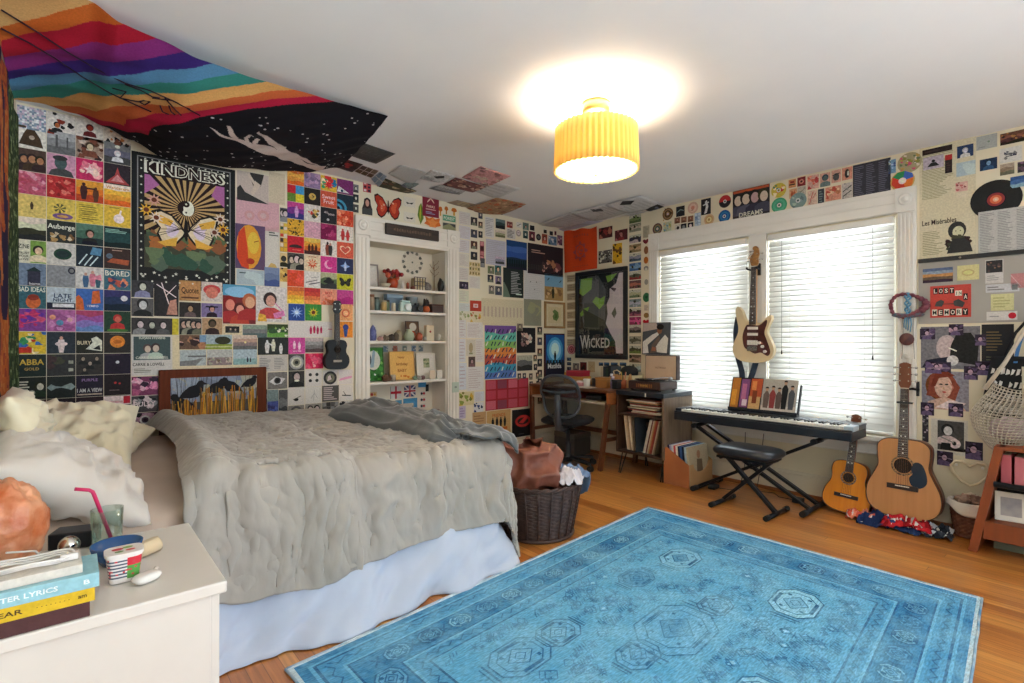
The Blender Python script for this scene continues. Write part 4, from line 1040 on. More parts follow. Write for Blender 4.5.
# guitars are modelled upright: u to the right (-y), v up, w out of the wall (-x)
def G(u,v,w):return (-w,-u,v)
def gdisc(mb,u,v,r,w0,w1,n=28,col=None,sx=1):mb.prism([(u+sx*r*math.cos(2*PI*k/n),v+r*math.sin(2*PI*k/n)) for k in range(n)],G,w0,w1,col)
def gbox(mb,u0,u1,v0,v1,w0,w1):mb.prism([(u0,v0),(u1,v0),(u1,v1),(u0,v1)],G,w0,w1)
ROSE=mat('rosewood_fingerboard','#33231e',.45,col2='#3f2c24',nscale=6,stretch=(10,10,1))
NICK=mat('nickel_hardware','#c3c2bd',.25,.9);WHP=mat('white_plastic','#e6e2d8',.35)
def fretted_neck(root,v0,v1,w0,w1,half0,half1,nf,m,strings=6,bridge_v=None,dots=True,smat=None,scale=None):
    nk=MB();nk.prism([(-half0,v0),(half0,v0),(half1,v1),(-half1,v1)],G,w0,w1-.006);nk.build('neck',m,root,bevel=.004)
    fb=MB();fb.prism([(-half0,v0),(half0,v0),(half1,v1),(-half1,v1)],G,w1-.006,w1);f=fb.build('fingerboard',ROSE,root)
    sc=scale or (v1-bridge_v)
    fm=MB()
    def dot(u,v):m_=MB();gdisc(m_,u,v,.0045,w1,w1+.0006,10);m_.build('inlay_dot',WHP,f)
    for k in range(1,nf+1):
        v=v1-sc*(1-2**(-k/12))
        if v<v0:break
        t=(v-v0)/(v1-v0);h=half0+(half1-half0)*t
        gbox(fm,-h+.001,h-.001,v-.0012,v+.0012,w1,w1+.0014)
        vd=(v+v1-sc*(1-2**(-(k-1)/12)))/2
        if dots and k in (3,5,7,9,15,17,19):dot(0,vd)
        if dots and k==12:dot(-.012,vd);dot(.012,vd)
    fm.build('frets',NICK,f)
    nt_=MB();gbox(nt_,-half1,half1,v1,v1+.005,w0+.006,w1+.003);nt_.build('nut',WHP,root)
    if bridge_v:
        for k in range(strings):
            a=(k/(strings-1)-.5)*2
            MB().tube([G(a*half0*1.15,bridge_v,w1+.006),G(a*half1*.82,v1+.004,w1+.004)],.0007,4).build('string',smat or NICK,root)
def tuners(root,spec,w):
    for u,v,s in spec:
        t=MB();t.tube([G(u,v,w-.004),G(u,v,w+.012)],.004,8);t.tube([G(u,v,w-.012),G(u+s*.03,v,w-.012)],.003,8)
        t.ball(G(u+s*.036,v,w-.012),.006,.009,.008,10,6);t.build('tuning_peg',NICK,root)
# electric guitar on the casing between the windows
eg=thing('electric_guitar','cream electric guitar hanging on the wall between the two windows','guitar',(-.075,-2.27,1.055))
eg.rotation_euler=(math.radians(1.2),0,0)
CRM=mat('cream_lacquer','#d9c5a0',.22,col2='#d4bf98',nscale=3)
eo=smooth_outline([(0,0),(.09,.008),(.155,.05),(.172,.115),(.145,.19),(.118,.245),(.125,.30),(.148,.355),(.140,.392),(.112,.375),(.075,.335),(.035,.330),(-.035,.338),(-.07,.37),(-.095,.43),(-.128,.468),(-.150,.445),(-.145,.385),(-.125,.30),(-.128,.24),(-.155,.175),(-.170,.105),(-.145,.04),(-.08,.005)],6)
MB().prism(eo,G,0,.044).build('body',CRM,eg,bevel=.008,seg=3)
PGB=mat('tortoise_pickguard','#3d1d1c',.3,col2='#5a2a26',nscale=25)
po=smooth_outline([(.02,.075),(.07,.085),(.125,.06),(.145,.10),(.115,.19),(.095,.25),(.115,.33),(.105,.352),(.05,.31),(-.03,.315),(-.06,.30),(-.085,.22),(-.07,.13),(-.03,.10)],6)
MB().prism(po,G,.044,.0465).build('pickguard',PGB,eg)
for v,h in ((.285,.011),(.235,.011),(.165,.02)):
    p=MB();gbox(p,-.042,.042,v-h,v+h,.0465,.053);p.build('pickup',WHP,eg,bevel=.003)
b=MB();gbox(b,-.04,.04,.095,.135,.0445,.056);b.build('bridge',NICK,eg,bevel=.002)
for u,v in ((.085,.135),(.105,.095),(.06,.165)):
    k=MB();gdisc(k,u,v,.012,.0465,.061,16);k.build('control_knob',WHP,eg,bevel=.002)
MPL=mat('maple_neck','#b98a52',.35,col2='#a97a45',nscale=4,stretch=(6,6,1));FGD=mat('figured_maple_head','#a8783f',.3,col2='#7d5226',nscale=22,stretch=(1,1,3))
fretted_neck(eg,.315,.795,.03,.055,.028,.021,22,MPL,6,.115,True,None,.68)
ho=smooth_outline([(-.02,.80),(.02,.80),(.034,.83),(.03,.865),(.038,.90),(.03,.945),(.012,.965),(-.012,.96),(-.016,.94),(-.005,.925),(-.02,.90),(-.036,.87),(-.034,.835)],5)
MB().prism(ho,G,.03,.044).build('headstock',FGD,eg,bevel=.002)
tuners(eg,[(-.022,.845,-1),(-.018,.872,-1),(-.012,.90,-1),(-.004,.925,-1),(.026,.855,1),(.024,.90,1)],.044)
def hanger(x,y,z,lab,plate):
    t=thing('guitar_hanger',lab,'hanger',(x,y,z))
    h=MB();gbox(h,-.03,.03,-.05,.05,0,.018);h.build('wall_plate',plate,t,bevel=.004)
    MB().tube([G(0,0,.018),G(0,0,.045)],.009,8).build('neck_post',RUB,t)
    for s in (-1,1):MB().tube([G(0,0,.042),G(s*.034,-.004,.048),G(s*.040,.0,.10),G(s*.040,.012,.112)],.008,8).build('yoke_arm',RUB,t)
hanger(-.0225,-2.27,1.835,'black yoke hanger holding the electric guitar between the windows',BLKP)
# its strap hangs down to the music rest
def ribbon(name,label,cat,m,pts,w,wdir=(0,1,0),th=.003,parent=None):
    P=[Vector(p) for p in pts]
    def fn(u,v):
        k=v*(len(P)-1);i=min(int(k),len(P)-2);t=k-i
        p0,p1,p2,p3=P[max(i-1,0)],P[i],P[i+1],P[min(i+2,len(P)-1)]
        q=.5*((2*p1)+(p2-p0)*t+(2*p0-5*p1+4*p2-p3)*t*t+(3*p1-p0-3*p2+p3)*t**3)
        return q+Vector(wdir)*(u-.5)*w
    o=MB().grid(4,(len(P)-1)*8,fn).build(name,m,parent,solid=th)
    if label:tag(o,label,cat)
    return o
NVY=mat('navy_webbing','#25303f',.85,col2='#2f3b4d',nscale=30)
ribbon('guitar_strap','dark navy guitar strap drooping from the electric guitar onto the keyboard','strap',NVY,[(-.085,-2.135,1.44),(-.055,-2.10,1.30),(-.05,-2.115,1.10),(-.07,-2.16,.95),(-.10,-2.155,.80),(-.16,-2.115,.69),(-.20,-2.16,.652),(-.20,-2.20,.70),(-.14,-2.225,.82),(-.10,-2.26,.95),(-.10,-2.29,1.052)],.05)
def acoustic(name,label,loc,lean,roll,H_,outline,depth,top_m,side_m,hole,pick,bridge,neck_m,neck_v,head_v,half,nf,head_m,wts):
    g=thing(name,label,'guitar',loc);g.rotation_euler=(math.radians(roll),math.radians(lean),0)
    o=smooth_outline(outline,6)
    MB().prism(o,G,0,depth-.003,smooth=True).build('sides_and_back',side_m,g)
    MB().prism(o,G,depth-.003,depth).build('soundboard',top_m,g)
    bd=[(u*.985,v*.985+.004) for u,v in o]
    MB().tube([G(u,v,depth) for u,v in o],.003,6,closed=True).build('binding',mat('dark_binding','#3a2418',.4),g)
    u,v,r=hole
    hd=MB();gdisc(hd,0,v,r,depth,depth+.0006,32);hd.build('sound_hole',mat('sound_hole_dark','#1c110b',.9),g)
    rs_=MB();n=40
    for ra,rb_ in ((r+.004,r+.016),):
        vs=[G(ra*math.cos(2*PI*k/n),v+ra*math.sin(2*PI*k/n),depth+.0008) for k in range(n)]+[G(rb_*math.cos(2*PI*k/n),v+rb_*math.sin(2*PI*k/n),depth+.0008) for k in range(n)]
        rs_.add(vs,[(k,(k+1)%n,n+(k+1)%n,n+k) for k in range(n)])
    rs_.build('rosette',mat('rosette_'+name,wts,.4,col2='#2a1a12',nscale=120),g)
    if pick:MB().prism(smooth_outline(pick,6),G,depth,depth+.0015).build('pickguard',mat('blue_black_pickguard','#1f2a3a',.2),g)
    bv,bw,bh=bridge
    b=MB();gbox(b,-bw,bw,bv-bh,bv+bh,depth,depth+.008);br=b.build('bridge',mat('dark_bridge','#2a1a14',.5),g,bevel=.003)
    s=MB();gbox(s,-bw*.45,bw*.45,bv+bh*.2,bv+bh*.6,depth+.008,depth+.011);s.build('saddle',WHP,br)
    v0,v1=neck_v
    fretted_neck(g,v0,v1,depth-.022,depth+.006,half[0],half[1],nf,neck_m,6,bv,True)
    h0,h1=head_v
    MB().prism([(-half[1],v1+.004),(half[1],v1+.004),(half[1]+.012,h0+.02),(half[1]+.010,h1-.01),(.008,h1),(-.008,h1),(-half[1]-.010,h1-.01),(-half[1]-.012,h0+.02)],G,depth-.016,depth+.0).build('headstock',head_m,g,bevel=.002)
    L_=h1-h0
    tuners(g,[(s*(half[1]+.002),h0+L_*(.25+.27*k),s) for s in (-1,1) for k in range(3)],depth)
    return g
ATOP=mat('spruce_top','#c08a58',.3,col2='#b57f4d',nscale=4,stretch=(10,10,.6),contrast=(.3,.7));ASIDE=mat('mahogany_sides','#7a4426',.35,col2='#68381e',nscale=4,stretch=(2,8,8))
AHEAD=mat('mahogany_head','#6f3d22',.35)
dread=[(0,0),(.10,.008),(.175,.05),(.203,.12),(.195,.20),(.158,.285),(.138,.34),(.143,.41),(.140,.475),(.10,.512),(.04,.520),(-.04,.520),(-.10,.512),(-.140,.475),(-.143,.41),(-.138,.34),(-.158,.285),(-.195,.20),(-.203,.12),(-.175,.05),(-.10,.008)]
acoustic('acoustic_guitar','large natural wood acoustic guitar with dark pickguard on the bandana pile',(-.165,-3.325,.055),4.5,0,1.0,dread,.105,ATOP,ASIDE,(0,.345,.049),[(.045,.33),(.062,.375),(.10,.37),(.125,.31),(.128,.25),(.095,.215),(.05,.225),(.035,.27),(.052,.30)],(.205,.085,.016),AHEAD,(.40,.855),(.865,1.03),(.028,.021),20,AHEAD,'#a88a62')
hanger(-.0005,-3.335,.905,'black yoke hanger holding the large acoustic guitar',BLKP)
cp_=MB();gbox(cp_,-.035,.05,.755,.768,.108,.135);cp_.build('capo',BLKP,bpy.data.objects['acoustic_guitar'],bevel=.004)
OTOP=mat('orange_varnish','#d98a1f',.22,col2='#cf7d18',nscale=4,stretch=(10,10,.6));OSIDE=mat('amber_sides','#a85f1a',.3)
small=[(u_*1.14,v_*1.02) for u_,v_ in [(0,0),(.07,.006),(.118,.035),(.132,.085),(.122,.145),(.100,.195),(.092,.235),(.098,.29),(.085,.335),(.04,.355),(-.04,.355),(-.085,.335),(-.098,.29),(-.092,.235),(-.100,.195),(-.122,.145),(-.132,.085),(-.118,.035),(-.07,.006)]]
acoustic('acoustic_guitar','small orange half size guitar leaning behind the right end of the keyboard',(-.18,-2.985,.004),10,3.5,1.0,small,.075,OTOP,OSIDE,(0,.245,.034),None,(.115,.075,.013),AHEAD,(.285,.575),(.582,.70),(.024,.020),12,AHEAD,'#3a2a1c')
# ------------------------------------------------------------------ bandanas on the floor, bin, bookcase, bags
def colour_rag(name,label,c,r,seed,cols,sx,sy,h,n=46):
    def pos(u,v):
        a,b2=2*u-1,2*v-1
        x=a*r*sx*(1+.22*noise.noise(Vector((a*2,b2*2,seed))));y=b2*r*sy*(1+.22*noise.noise(Vector((a*2+5,b2*2,seed))))
        q=max(abs(a),abs(b2))
        z=h*(1-q**3)+max(0,ridge((a*1.5+seed,b2*1.5,seed)))**2*h*.9+fbm((a*5,b2*5,seed),3)*h*.45
        return (x,y,max(z,.002+.012*(1-q)))
    def cf(u,v):
        k=noise.noise(Vector((u*3.2+seed,v*3.2,seed)))*.9+.5
        c_=cols[max(0,min(len(cols)-1,int(k*len(cols))))]
        if noise.noise(Vector((u*11,v*11,seed)))>.42:c_='#d9d6d2'
        return c_
    return tag(MB().grid(n,n,pos,colfn=cf).build(name,CLOTH,loc=c,solid=.003),label,'bandana','crumpled bandanas under the guitars')
colour_rag('bandana','navy bandana with white dots crumpled under the large acoustic guitar',(-.235,-3.28,0),.17,1.4,['#1f2f57','#2a3c68','#1a2440'],.8,1.05,.05)
colour_rag('bandana','red bandana crumpled over the navy one at the base of the large guitar',(-.285,-3.36,.02),.12,5.2,['#b3202a','#c22b33','#8f1820'],.75,1.1,.04)
colour_rag('bandana','coral bandana crumpled at the left end of the bandana pile',(-.235,-3.11,0),.12,7.9,['#d96a4f','#cf5a45','#e08a70'],.8,.8,.04)
colour_rag('bandana','black and white bandana at the right end of the bandana pile',(-.24,-3.47,0),.12,3.7,['#20242c','#3a3f4a','#c9ccd2'],.9,.9,.035)
bin_=thing('wicker_bin','small brown wicker bin with a white lining cloth beside the bookcase','bin',(-.125,-3.635,0))
def wv(u,v):
    a=2*PI*u;k=v*16;r=.066+.026*v+.003*math.cos(a*14+(PI if int(k)%2 else 0))
    return (r*math.cos(a),r*math.sin(a),.004+.20*v)
MB().grid(112,48,wv).build('woven_side',mat('brown_wicker','#7a4a34',.6,col2='#5d3626',nscale=40,bump=.2,bscale=150),bin_,solid=.004)
MB().lathe([(0,.004),(.066,.004),(.066,.008),(0,.008)],n=28).build('base',mat('brown_wicker','#7a4a34',.6),bin_)
def liner(u,v):
    a=2*PI*u;w=.006*math.sin(a*7)+.01*noise.noise(Vector((math.cos(a)*2,math.sin(a)*2,3)))
    r=.088+.012*v+w*v;z=.225+.015*math.sin(v*PI)-.055*v**1.3*(1+.5*math.sin(a*2+1))
    if v<.3:r=.07+.018*v/.3;z=.20+.03*v/.3
    return (r*math.cos(a),r*math.sin(a),z)
MB().grid(70,10,liner).build('lining_cloth',mat('white_linen','#d3ccc2',.9,bump=.2,bscale=60),bin_,solid=.003)
for k,(c,dx,dy_) in enumerate((('#a98a78',-.02,.02),('#c2b09e',.02,-.015),('#8f6f60',0,-.03))):
    blob('crumpled_paper','crumpled %s paper on top of the small wicker bin'%('pinkish brown','cream','dark tan')[k],'paper',mat('crumple%d'%k,c,.9,bump=.4,bscale=40),(-.125+dx,-3.635+dy_,.235),.035,.035,.03,k*3.1,.5)
# bookcase at the right edge of the view
RWD=mat('red_brown_wood','#8f4822',.5,spec=.3,col2='#7f4020',nscale=3,stretch=(8,8,1.2),contrast=(.3,.7))
bc=thing('bookcase','red brown wooden bookcase with a sloping front at the right wall','bookcase',(-.02,-4.12,0))
def XZ(a,b2,t):return (-a,t,b2)
for y in (.375,-.335):
    sd=MB().prism([(.02,.0),(.40,.0),(.385,.10),(.32,.62),(.02,.62)],XZ,y-.02-.0,y+.022)
    if y>0:sd.v=[(p[0],p[1]+.045-.17*p[2],p[2]) for p in sd.v]  # the near side splays out towards the floor
    sd.build('side_panel',RWD,bc,bevel=.003)
MB().prism([(.34,.085),(.382,.085),(.37,.185),(.33,.185)],XZ,-.315,.375).build('bottom_rail',RWD,bc,bevel=.003)
MB().prism([(.02,.165),(.34,.165),(.34,.185),(.02,.185)],XZ,-.315,.355).build('shelf',RWD,bc,bevel=.002)
DKS=mat('black_shelf_bar','#20252a',.4)
MB().prism([(.02,.385),(.335,.385),(.33,.405),(.02,.405)],XZ,-.315,.335).build('shelf',DKS,bc,bevel=.002)
MB().tube([(-.35,.335,.405),(-.34,-.313,.40)],.017,12).build('black_bar',DKS,bc)
MB().prism([(.02,.60),(.325,.60),(.32,.62),(.02,.62)],XZ,-.335,.315).build('top_panel',RWD,bc,bevel=.002)
MB().box(-.02,-.004,-.32,.31,.12,.60).build('back_panel',RWD,bc)
for k,(c,w,hh,nm) in enumerate((('#c0606a',.045,.165,'coral'),('#c9717a',.04,.16,'pink'),('#e0dcd6',.05,.185,'white'),('#d9d3c9',.04,.175,'cream'),('#4f6f80',.04,.18,'slate blue'))):
    t=thing('book','%s book standing on the upper shelf of the red brown bookcase'%nm,'book',(-.23,-3.83-.055*k,.4065),0,'books in the bookcase')
    MB().box(-.075,.075,-w/2,w/2,0,hh).build('cover',colmat(c,.6),t,bevel=.003)
    MB().box(-.07,.0745,-w/2+.004,w/2-.004,.003,hh+.0008).build('page_block',colmat('#d9d0bd',.8),t)
fp=thing('framed_photographs','white frame with grey photographs leaning in the lower bookcase shelf','picture frame',(-.285,-3.90,.1865));fp.rotation_euler=(0,math.radians(9),math.radians(8))
MB().box(-.008,.008,-.12,.12,0,.165).build('frame',colmat('#dcd8d0',.5),fp,bevel=.002)
for a in (-.062,.05):MB().box(-.0086,-.0082,a-.045,a+.045,.03,.135).build('photograph',mat('grey_photo','#8d8a90',.5,col2='#a9a4a4',nscale=14),fp)
boxthing('folder','black folder standing behind the white frame in the lower bookcase shelf','folder',-.15,-3.92,.1865,.06,.3,.17,'#1d2024')
boxthing('shoe_box','grey green box on the floor under the bookcase','box',-.17,-3.95,0,.16,.36,.055,'#6f7466',0,'#7d8273')
# bags hanging in front of the wall
hookz=1.40
hk=thing('coat_hook','metal wall hook above the bookcase carrying the bags','hook',(-.002,-3.93,hookz))
MB().box(-.012,0,-.02,.02,-.04,.04).build('plate',NICK,hk,bevel=.003)
MB().tube([(-.01,0,.01),(-.07,0,-.01),(-.12,0,-.01),(-.155,0,.01),(-.165,0,.04)],.006,8).build('prong',NICK,hk)
NET=mat('cream_crochet_cotton','#c9bfae',.9,col2='#bdb3a2',nscale=30)
cbg=thing('crochet_bag','cream crochet net bag hanging above the bookcase','bag',(-.175,-3.81,.60))
def net(u,v):
    a=2*PI*u;zz=v;w=.185*math.sin(min(1,.12+v*1.15)*PI*.5)**.8*(1-.38*max(0,v-.55)/.45);d=.06*math.sin(min(1,.1+v)*PI)**.6+.012
    y0=-.05*v
    return (d*math.sin(a),w*math.cos(a)+y0+.02*math.sin(v*5),-.03+.39*v+.02*math.cos(a*2)*v)
nb=MB().grid(40,22,net)
no=nb.build('net_body',NET,cbg,weld=True);wf=no.modifiers.new('net','WIREFRAME');wf.thickness=.0075;wf.use_even_offset=False
def strap_pts(s,top):return [Vector((s*.03,.10,.35)).lerp(Vector(top),t)+Vector((0,.02*math.sin(t*PI),0)) for t in (0,.25,.5,.75,1)]
top=(.03,-.12,.812)
for s,y in ((-1,.085),(1,-.13)):
    MB().tube([(s*.035,y,.34),(s*.03,y*.55-.05,.50),(s*.02,y*.2-.09,.66),(0.02,-.12,hookz-.60-.002)],[.012,.0105,.010,.009],8).build('shoulder_strap',NET,cbg)
blob('folded_cloth','pinkish cloth bundle inside the crochet bag','cloth',mat('pale_pink_cloth','#bfa9a8',.9,bump=.3,bscale=30),(-.175,-3.835,.705),.04,.1,.07,6.1,.25)
tb_=thing('tote_bag','black tote bag with white lettering behind the crochet bag','bag',(-.085,-3.80,.78))
TBK=mat('black_canvas','#16181d',.9)
def tote(u,v):return (-.012*math.sin(PI*u)*(1+v)+fbm((u*4,v*4,2.2),2)*.008,.115-.24*u-.055*v,.36*v-.05*u*(1-v))
MB().grid(24,24,tote).build('bag_body',TBK,tb_,solid=.004)
tw=MB()
for k in range(9):
    for j in range(4):
        u0,v0=.06+.095*k,.10+.2*j;rw=random.Random(k*7+j)
        if rw.random()<.85:
            q=[tote(u0,v0),tote(u0+rw.uniform(.04,.085),v0+.02),tote(u0+.07,v0+rw.uniform(.06,.12)),tote(u0+.01,v0+.1)]
            tw.add([(p[0]-.007,p[1],p[2]) for p in q],[(0,1,2,3)])
tw.build('lettering',mat('white_print','#d5d3d0',.8),tb_)
for s in (0.25,.8):
    p=tote(s,1);MB().tube([p,(p[0]-.01,p[1]*.6-.05,.5),(-.015,-.125,hookz-.78-.004)],.008,6).build('handle',TBK,tb_)
ct=thing('tote_bag','plain cream canvas tote at the right edge above the bookcase','bag',(-.13,-4.00,.66))
CNV=mat('cream_canvas','#cbbfa8',.9,bump=.1,bscale=60)
def tote2(u,v):return (-.03*math.sin(PI*u)*(1-v*.4)+fbm((u*4,v*4,5.2),2)*.01,.12-.26*u*(1-.35*v),.42*v)
MB().grid(24,24,tote2).build('bag_body',CNV,ct,solid=.005)
for s in (.2,.8):
    p=tote2(s,1);MB().tube([p,(p[0],p[1]*.5+.02,.6),(.0,.07,hookz-.66-.004)],.008,6).build('handle',CNV,ct)
blu=ribbon('lanyard','blue ribbon hanging among the bag straps','ribbon',mat('blue_ribbon','#3f78b5',.6),[(-.12,-3.925,1.388),(-.11,-3.89,1.30),(-.1,-3.86,1.18),(-.11,-3.85,1.10)],.018)
# woven ring ornament on the window casing
wr_=thing('wall_ornament','burgundy woven ring with blue ribbon and pendant hanging on the window casing','ornament',(-.034,-3.308,1.48))
BUR=mat('burgundy_weave','#6a3040',.85,col2='#8c5058',nscale=60,bump=.4,bscale=200);TRQ=mat('blue_ribbon_weave','#6fa3bd',.7,col2='#4f86a5',nscale=60)
MB().tube([(-.006*math.sin(9*a),.10*math.cos(a),.075*math.sin(a)+(.012*math.sin(2*a))) for a in [2*PI*k/72 for k in range(72)]],[.012+.010*max(0,math.cos(2*PI*k/72+PI*.85))+.003*math.sin(k*1.9) for k in range(72)],8,closed=True).build('woven_ring',BUR,wr_)
MB().tube([(-.008,.08*math.cos(a),-.058-.014*math.sin(a)) for a in [PI*k/20 for k in range(21)]],.016,8).build('lower_band',mat('teal_weave','#4d6f78',.85,col2='#7a3b48',nscale=50),wr_)
for k,dx in enumerate((-.009,0,.009)):MB().tube([(-.012-.004*math.sin(v*20+k*2),dx+.007*math.sin(v*24+k*2.1),.085-.17*v) for v in [q/24 for q in range(25)]],.006,6).build('braid',TRQ,wr_)
for k,dx in enumerate((-.014,-.004,.006,.014)):MB().tube([(-.01,dx,-.08),(-.012,dx*1.5,-.13),(-.008,dx*1.2+.004,-.185+.01*k)],.004,6).build('ribbon_end',TRQ,wr_)
for s in (-1,1):MB().tube([(-.002,s*.03,-.09),(.0,s*.028,-.2),(.0,s*.036,-.37)],.0014,5).build('hanging_cord',mat('dark_cord','#3a3230',.8),wr_)
MB().lathe([(0,0),(.041,0),(.043,.006),(.036,.012),(.02,.015),(0,.016)],(0,0,0),28,axis='x').build('wooden_disc',mat('brown_disc','#6a3b30',.6,col2='#4a2c34',nscale=20),wr_).location=(-.016,.006,-.235)
MB().lathe([(0,0),(.016,0),(.017,.006),(0,.010)],(0,0,0),20,axis='x').build('pendant',mat('pearl_pendant','#d3cfc4',.3),wr_).location=(-.014,.012,-.352)
# ------------------------------------------------------------------ printed pictures: little drawings in the print attribute
def reg(cx,cy,rx,ry,n=16,a0=0):return [(cx+rx*math.cos(a0+2*PI*k/n),cy+ry*math.sin(a0+2*PI*k/n)) for k in range(n)]
HEART=[(.5,.05),(.82,.36),(.97,.6),(.96,.8),(.82,.95),(.64,.92),(.5,.74),(.36,.92),(.18,.95),(.04,.8),(.03,.6),(.18,.36)]
WING=[(.5,.42),(.56,.6),(.7,.86),(.88,.97),(.99,.9),(.97,.68),(.88,.5),(.92,.34),(.86,.12),(.74,.03),(.62,.14),(.53,.32)]
def clip01(pts,x0=0.,y0=0.,x1=1.,y1=1.):
    """cut a polygon to a rectangle, one side after another"""
    for ax,lim,sg in ((0,x0,1),(0,x1,-1),(1,y0,1),(1,y1,-1)):
        out=[]
        for i in range(len(pts)):
            p,q=pts[i-1],pts[i];dp,dq=(p[ax]-lim)*sg,(q[ax]-lim)*sg
            if dp*dq<0:
                t=dp/(dp-dq);out.append((p[0]+(q[0]-p[0])*t,p[1]+(q[1]-p[1])*t))
            if dq>=0:out.append(q)
        pts=out
        if len(pts)<3:return []
    return pts
class Draw:
    """collects flat coloured shapes in a w x h picture (u, v in 0..1)"""
    def __init__(s,w,h):s.w,s.h,s.k,s.out=w,h,0,[]
    def poly(s,pts,c):
        pts=clip01(pts)
        if len(pts)>2:s.out.append((pts,c,s.k))
    def run(s,ops):
        for o in ops:
            s.k+=1;getattr(s,'o_'+o[0])(*o[1:])
    def o_r(s,x0,y0,x1,y1,c):s.poly([(x0,y0),(x1,y0),(x1,y1),(x0,y1)],c)
    def o_e(s,cx,cy,rx,ry,c):s.poly(reg(cx,cy,rx,ry),c)
    def o_c(s,cx,cy,r,c):s.poly(reg(cx,cy,r,r*s.w/s.h,20),c)
    def o_p(s,f,c):s.poly([(f[i],f[i+1]) for i in range(0,len(f),2)],c)
    def o_t(s,text,cx,cy,h,mw,c,off=.018):
        vs,fs,ar=glyphs(text,off);w=min(mw,ar*h*s.h/s.w)
        for f in fs:s.out.append(([(cx+vs[i][0]*w,cy+vs[i][1]*h) for i in f],c,s.k))
    def o_L(s,x0,y0,x1,y1,n,c,seed=1,fill=.45):
        r=random.Random(seed);d=(y1-y0)/n
        for k in range(n):
            y=y1-d*(k+.5);e=x0+(x1-x0)*r.uniform(.55,1)
            s.poly([(x0,y-d*fill/2),(e,y-d*fill/2),(e,y+d*fill/2),(x0,y+d*fill/2)],c)
    def o_B(s,n,seed,cols,sz=.15,x0=0.,y0=0.,x1=1.,y1=1.):
        r=random.Random(seed)
        for k in range(n):
            if k%6==0:s.k+=1
            m=sz*r.uniform(.4,1.1);ry=m*s.w/s.h
            cx=r.uniform(x0+m*.6,x1-m*.6);cy=r.uniform(y0+ry*.6,y1-ry*.6);a=r.uniform(0,3)
            s.poly([(cx+m*math.cos(t)*(1+.35*math.sin(t*3+a)),cy+ry*math.sin(t)*(1+.3*math.cos(t*2+a))) for t in [2*PI*q/10 for q in range(10)]],cols[k%len(cols)])
    def o_N(s,nx,ny,seed,cols):
        r=random.Random(seed)
        for j in range(ny):
            for i in range(nx):s.poly([(i/nx,j/ny),((i+1)/nx,j/ny),((i+1)/nx,(j+1)/ny),(i/nx,(j+1)/ny)],r.choice(cols))
    def o_G(s,nx,ny,cols,m=.08,x0=0.,y0=0.,x1=1.,y1=1.):
        for j in range(ny):
            for i in range(nx):
                a=x0+(x1-x0)*(i+m)/nx;b=x0+(x1-x0)*(i+1-m)/nx;p=y0+(y1-y0)*(j+m)/ny;q=y0+(y1-y0)*(j+1-m)/ny
                s.poly([(a,p),(b,p),(b,q),(a,q)],cols[(i*3+j*5+i*j)%len(cols)])
    def o_F(s,cx,b,h,skin,hair,cloth):
        k=s.h/s.w;hw=h*k
        s.poly([(cx-hw*.42,b),(cx+hw*.42,b),(cx+hw*.36,b+h*.30),(cx+hw*.14,b+h*.42),(cx-hw*.14,b+h*.42),(cx-hw*.36,b+h*.30)],cloth);s.k+=1
        s.poly(reg(cx,b+h*.73,hw*.24,h*.27),hair);s.k+=1
        s.poly(reg(cx+hw*.02,b+h*.66,hw*.165,h*.22),skin)
    def o_S(s,cx,b,h,c,hd=None):
        k=s.h/s.w;hw=h*k
        s.poly([(cx-hw*.10,b),(cx+hw*.10,b),(cx+hw*.17,b+h*.5),(cx+hw*.13,b+h*.8),(cx-hw*.13,b+h*.8),(cx-hw*.17,b+h*.5)],c)
        s.k+=1;s.poly(reg(cx,b+h*.89,hw*.085,h*.11,10),hd or c)
    def o_H(s,cols,amp=.03,seed=1):
        n=len(cols)
        for k in range(n):
            y0=k/n;f=lambda x,k=k:amp*math.sin(x*7+k*2.1+seed)*(k>0)
            s.poly([(0,y0+f(0)),(.25,y0+f(.25)),(.5,y0+f(.5)),(.75,y0+f(.75)),(1,y0+f(1)),(1,1),(0,1)],cols[k]);s.k+=1
    def o_Y(s,cx,cy,r0,r1,n,c,a0=0.,a1=2*PI,x0=0.,y0=0.,x1=1.,y1=1.):
        k=s.w/s.h
        for i in range(n):
            a=a0+(a1-a0)*i/n;b=a0+(a1-a0)*(i+.5)/n
            P=[(cx+r0*math.cos(a),cy+r0*math.sin(a)*k),(cx+r1*math.cos(a),cy+r1*math.sin(a)*k),(cx+r1*math.cos(b),cy+r1*math.sin(b)*k),(cx+r0*math.cos(b),cy+r0*math.sin(b)*k)]
            s.poly(clip01(P,x0,y0,x1,y1),c)
    def o_O(s,cx,cy,r,cols):
        for i,c in enumerate(cols):
            s.k+=1;q=r*(1-i/len(cols));s.poly(reg(cx,cy,q,q*s.w/s.h,24),c)
    def o_X(s,cx,cy,r,c,n=5):
        k=s.w/s.h
        s.poly([(cx+(r if i%2==0 else r*.42)*math.cos(PI/2+PI*i/n),cy+(r if i%2==0 else r*.42)*math.sin(PI/2+PI*i/n)*k) for i in range(2*n)],c)
    def o_h(s,cx,cy,w,h,c):s.poly([(cx+(x-.5)*w,cy+(y-.5)*h) for x,y in HEART],c)
    def o_V(s,cx,cy,w,h,c1,c2,c3='#1a1512'):
        for sg in (1,-1):
            o=[(cx+sg*(x-.5)*w,cy+(y-.5)*h) for x,y in WING];s.poly(o,c3);s.k+=1
            s.poly([(cx+sg*((x-.72)*.86+.22)*w,cy+((y-.5)*.86)*h) for x,y in WING],c1);s.k+=1
            s.poly([(cx+sg*((x-.72)*.45+.2)*w,cy+((y-.55)*.5+.03)*h) for x,y in WING],c2)
        s.k+=1;s.poly(reg(cx,cy,w*.03,h*.3,8),c3)
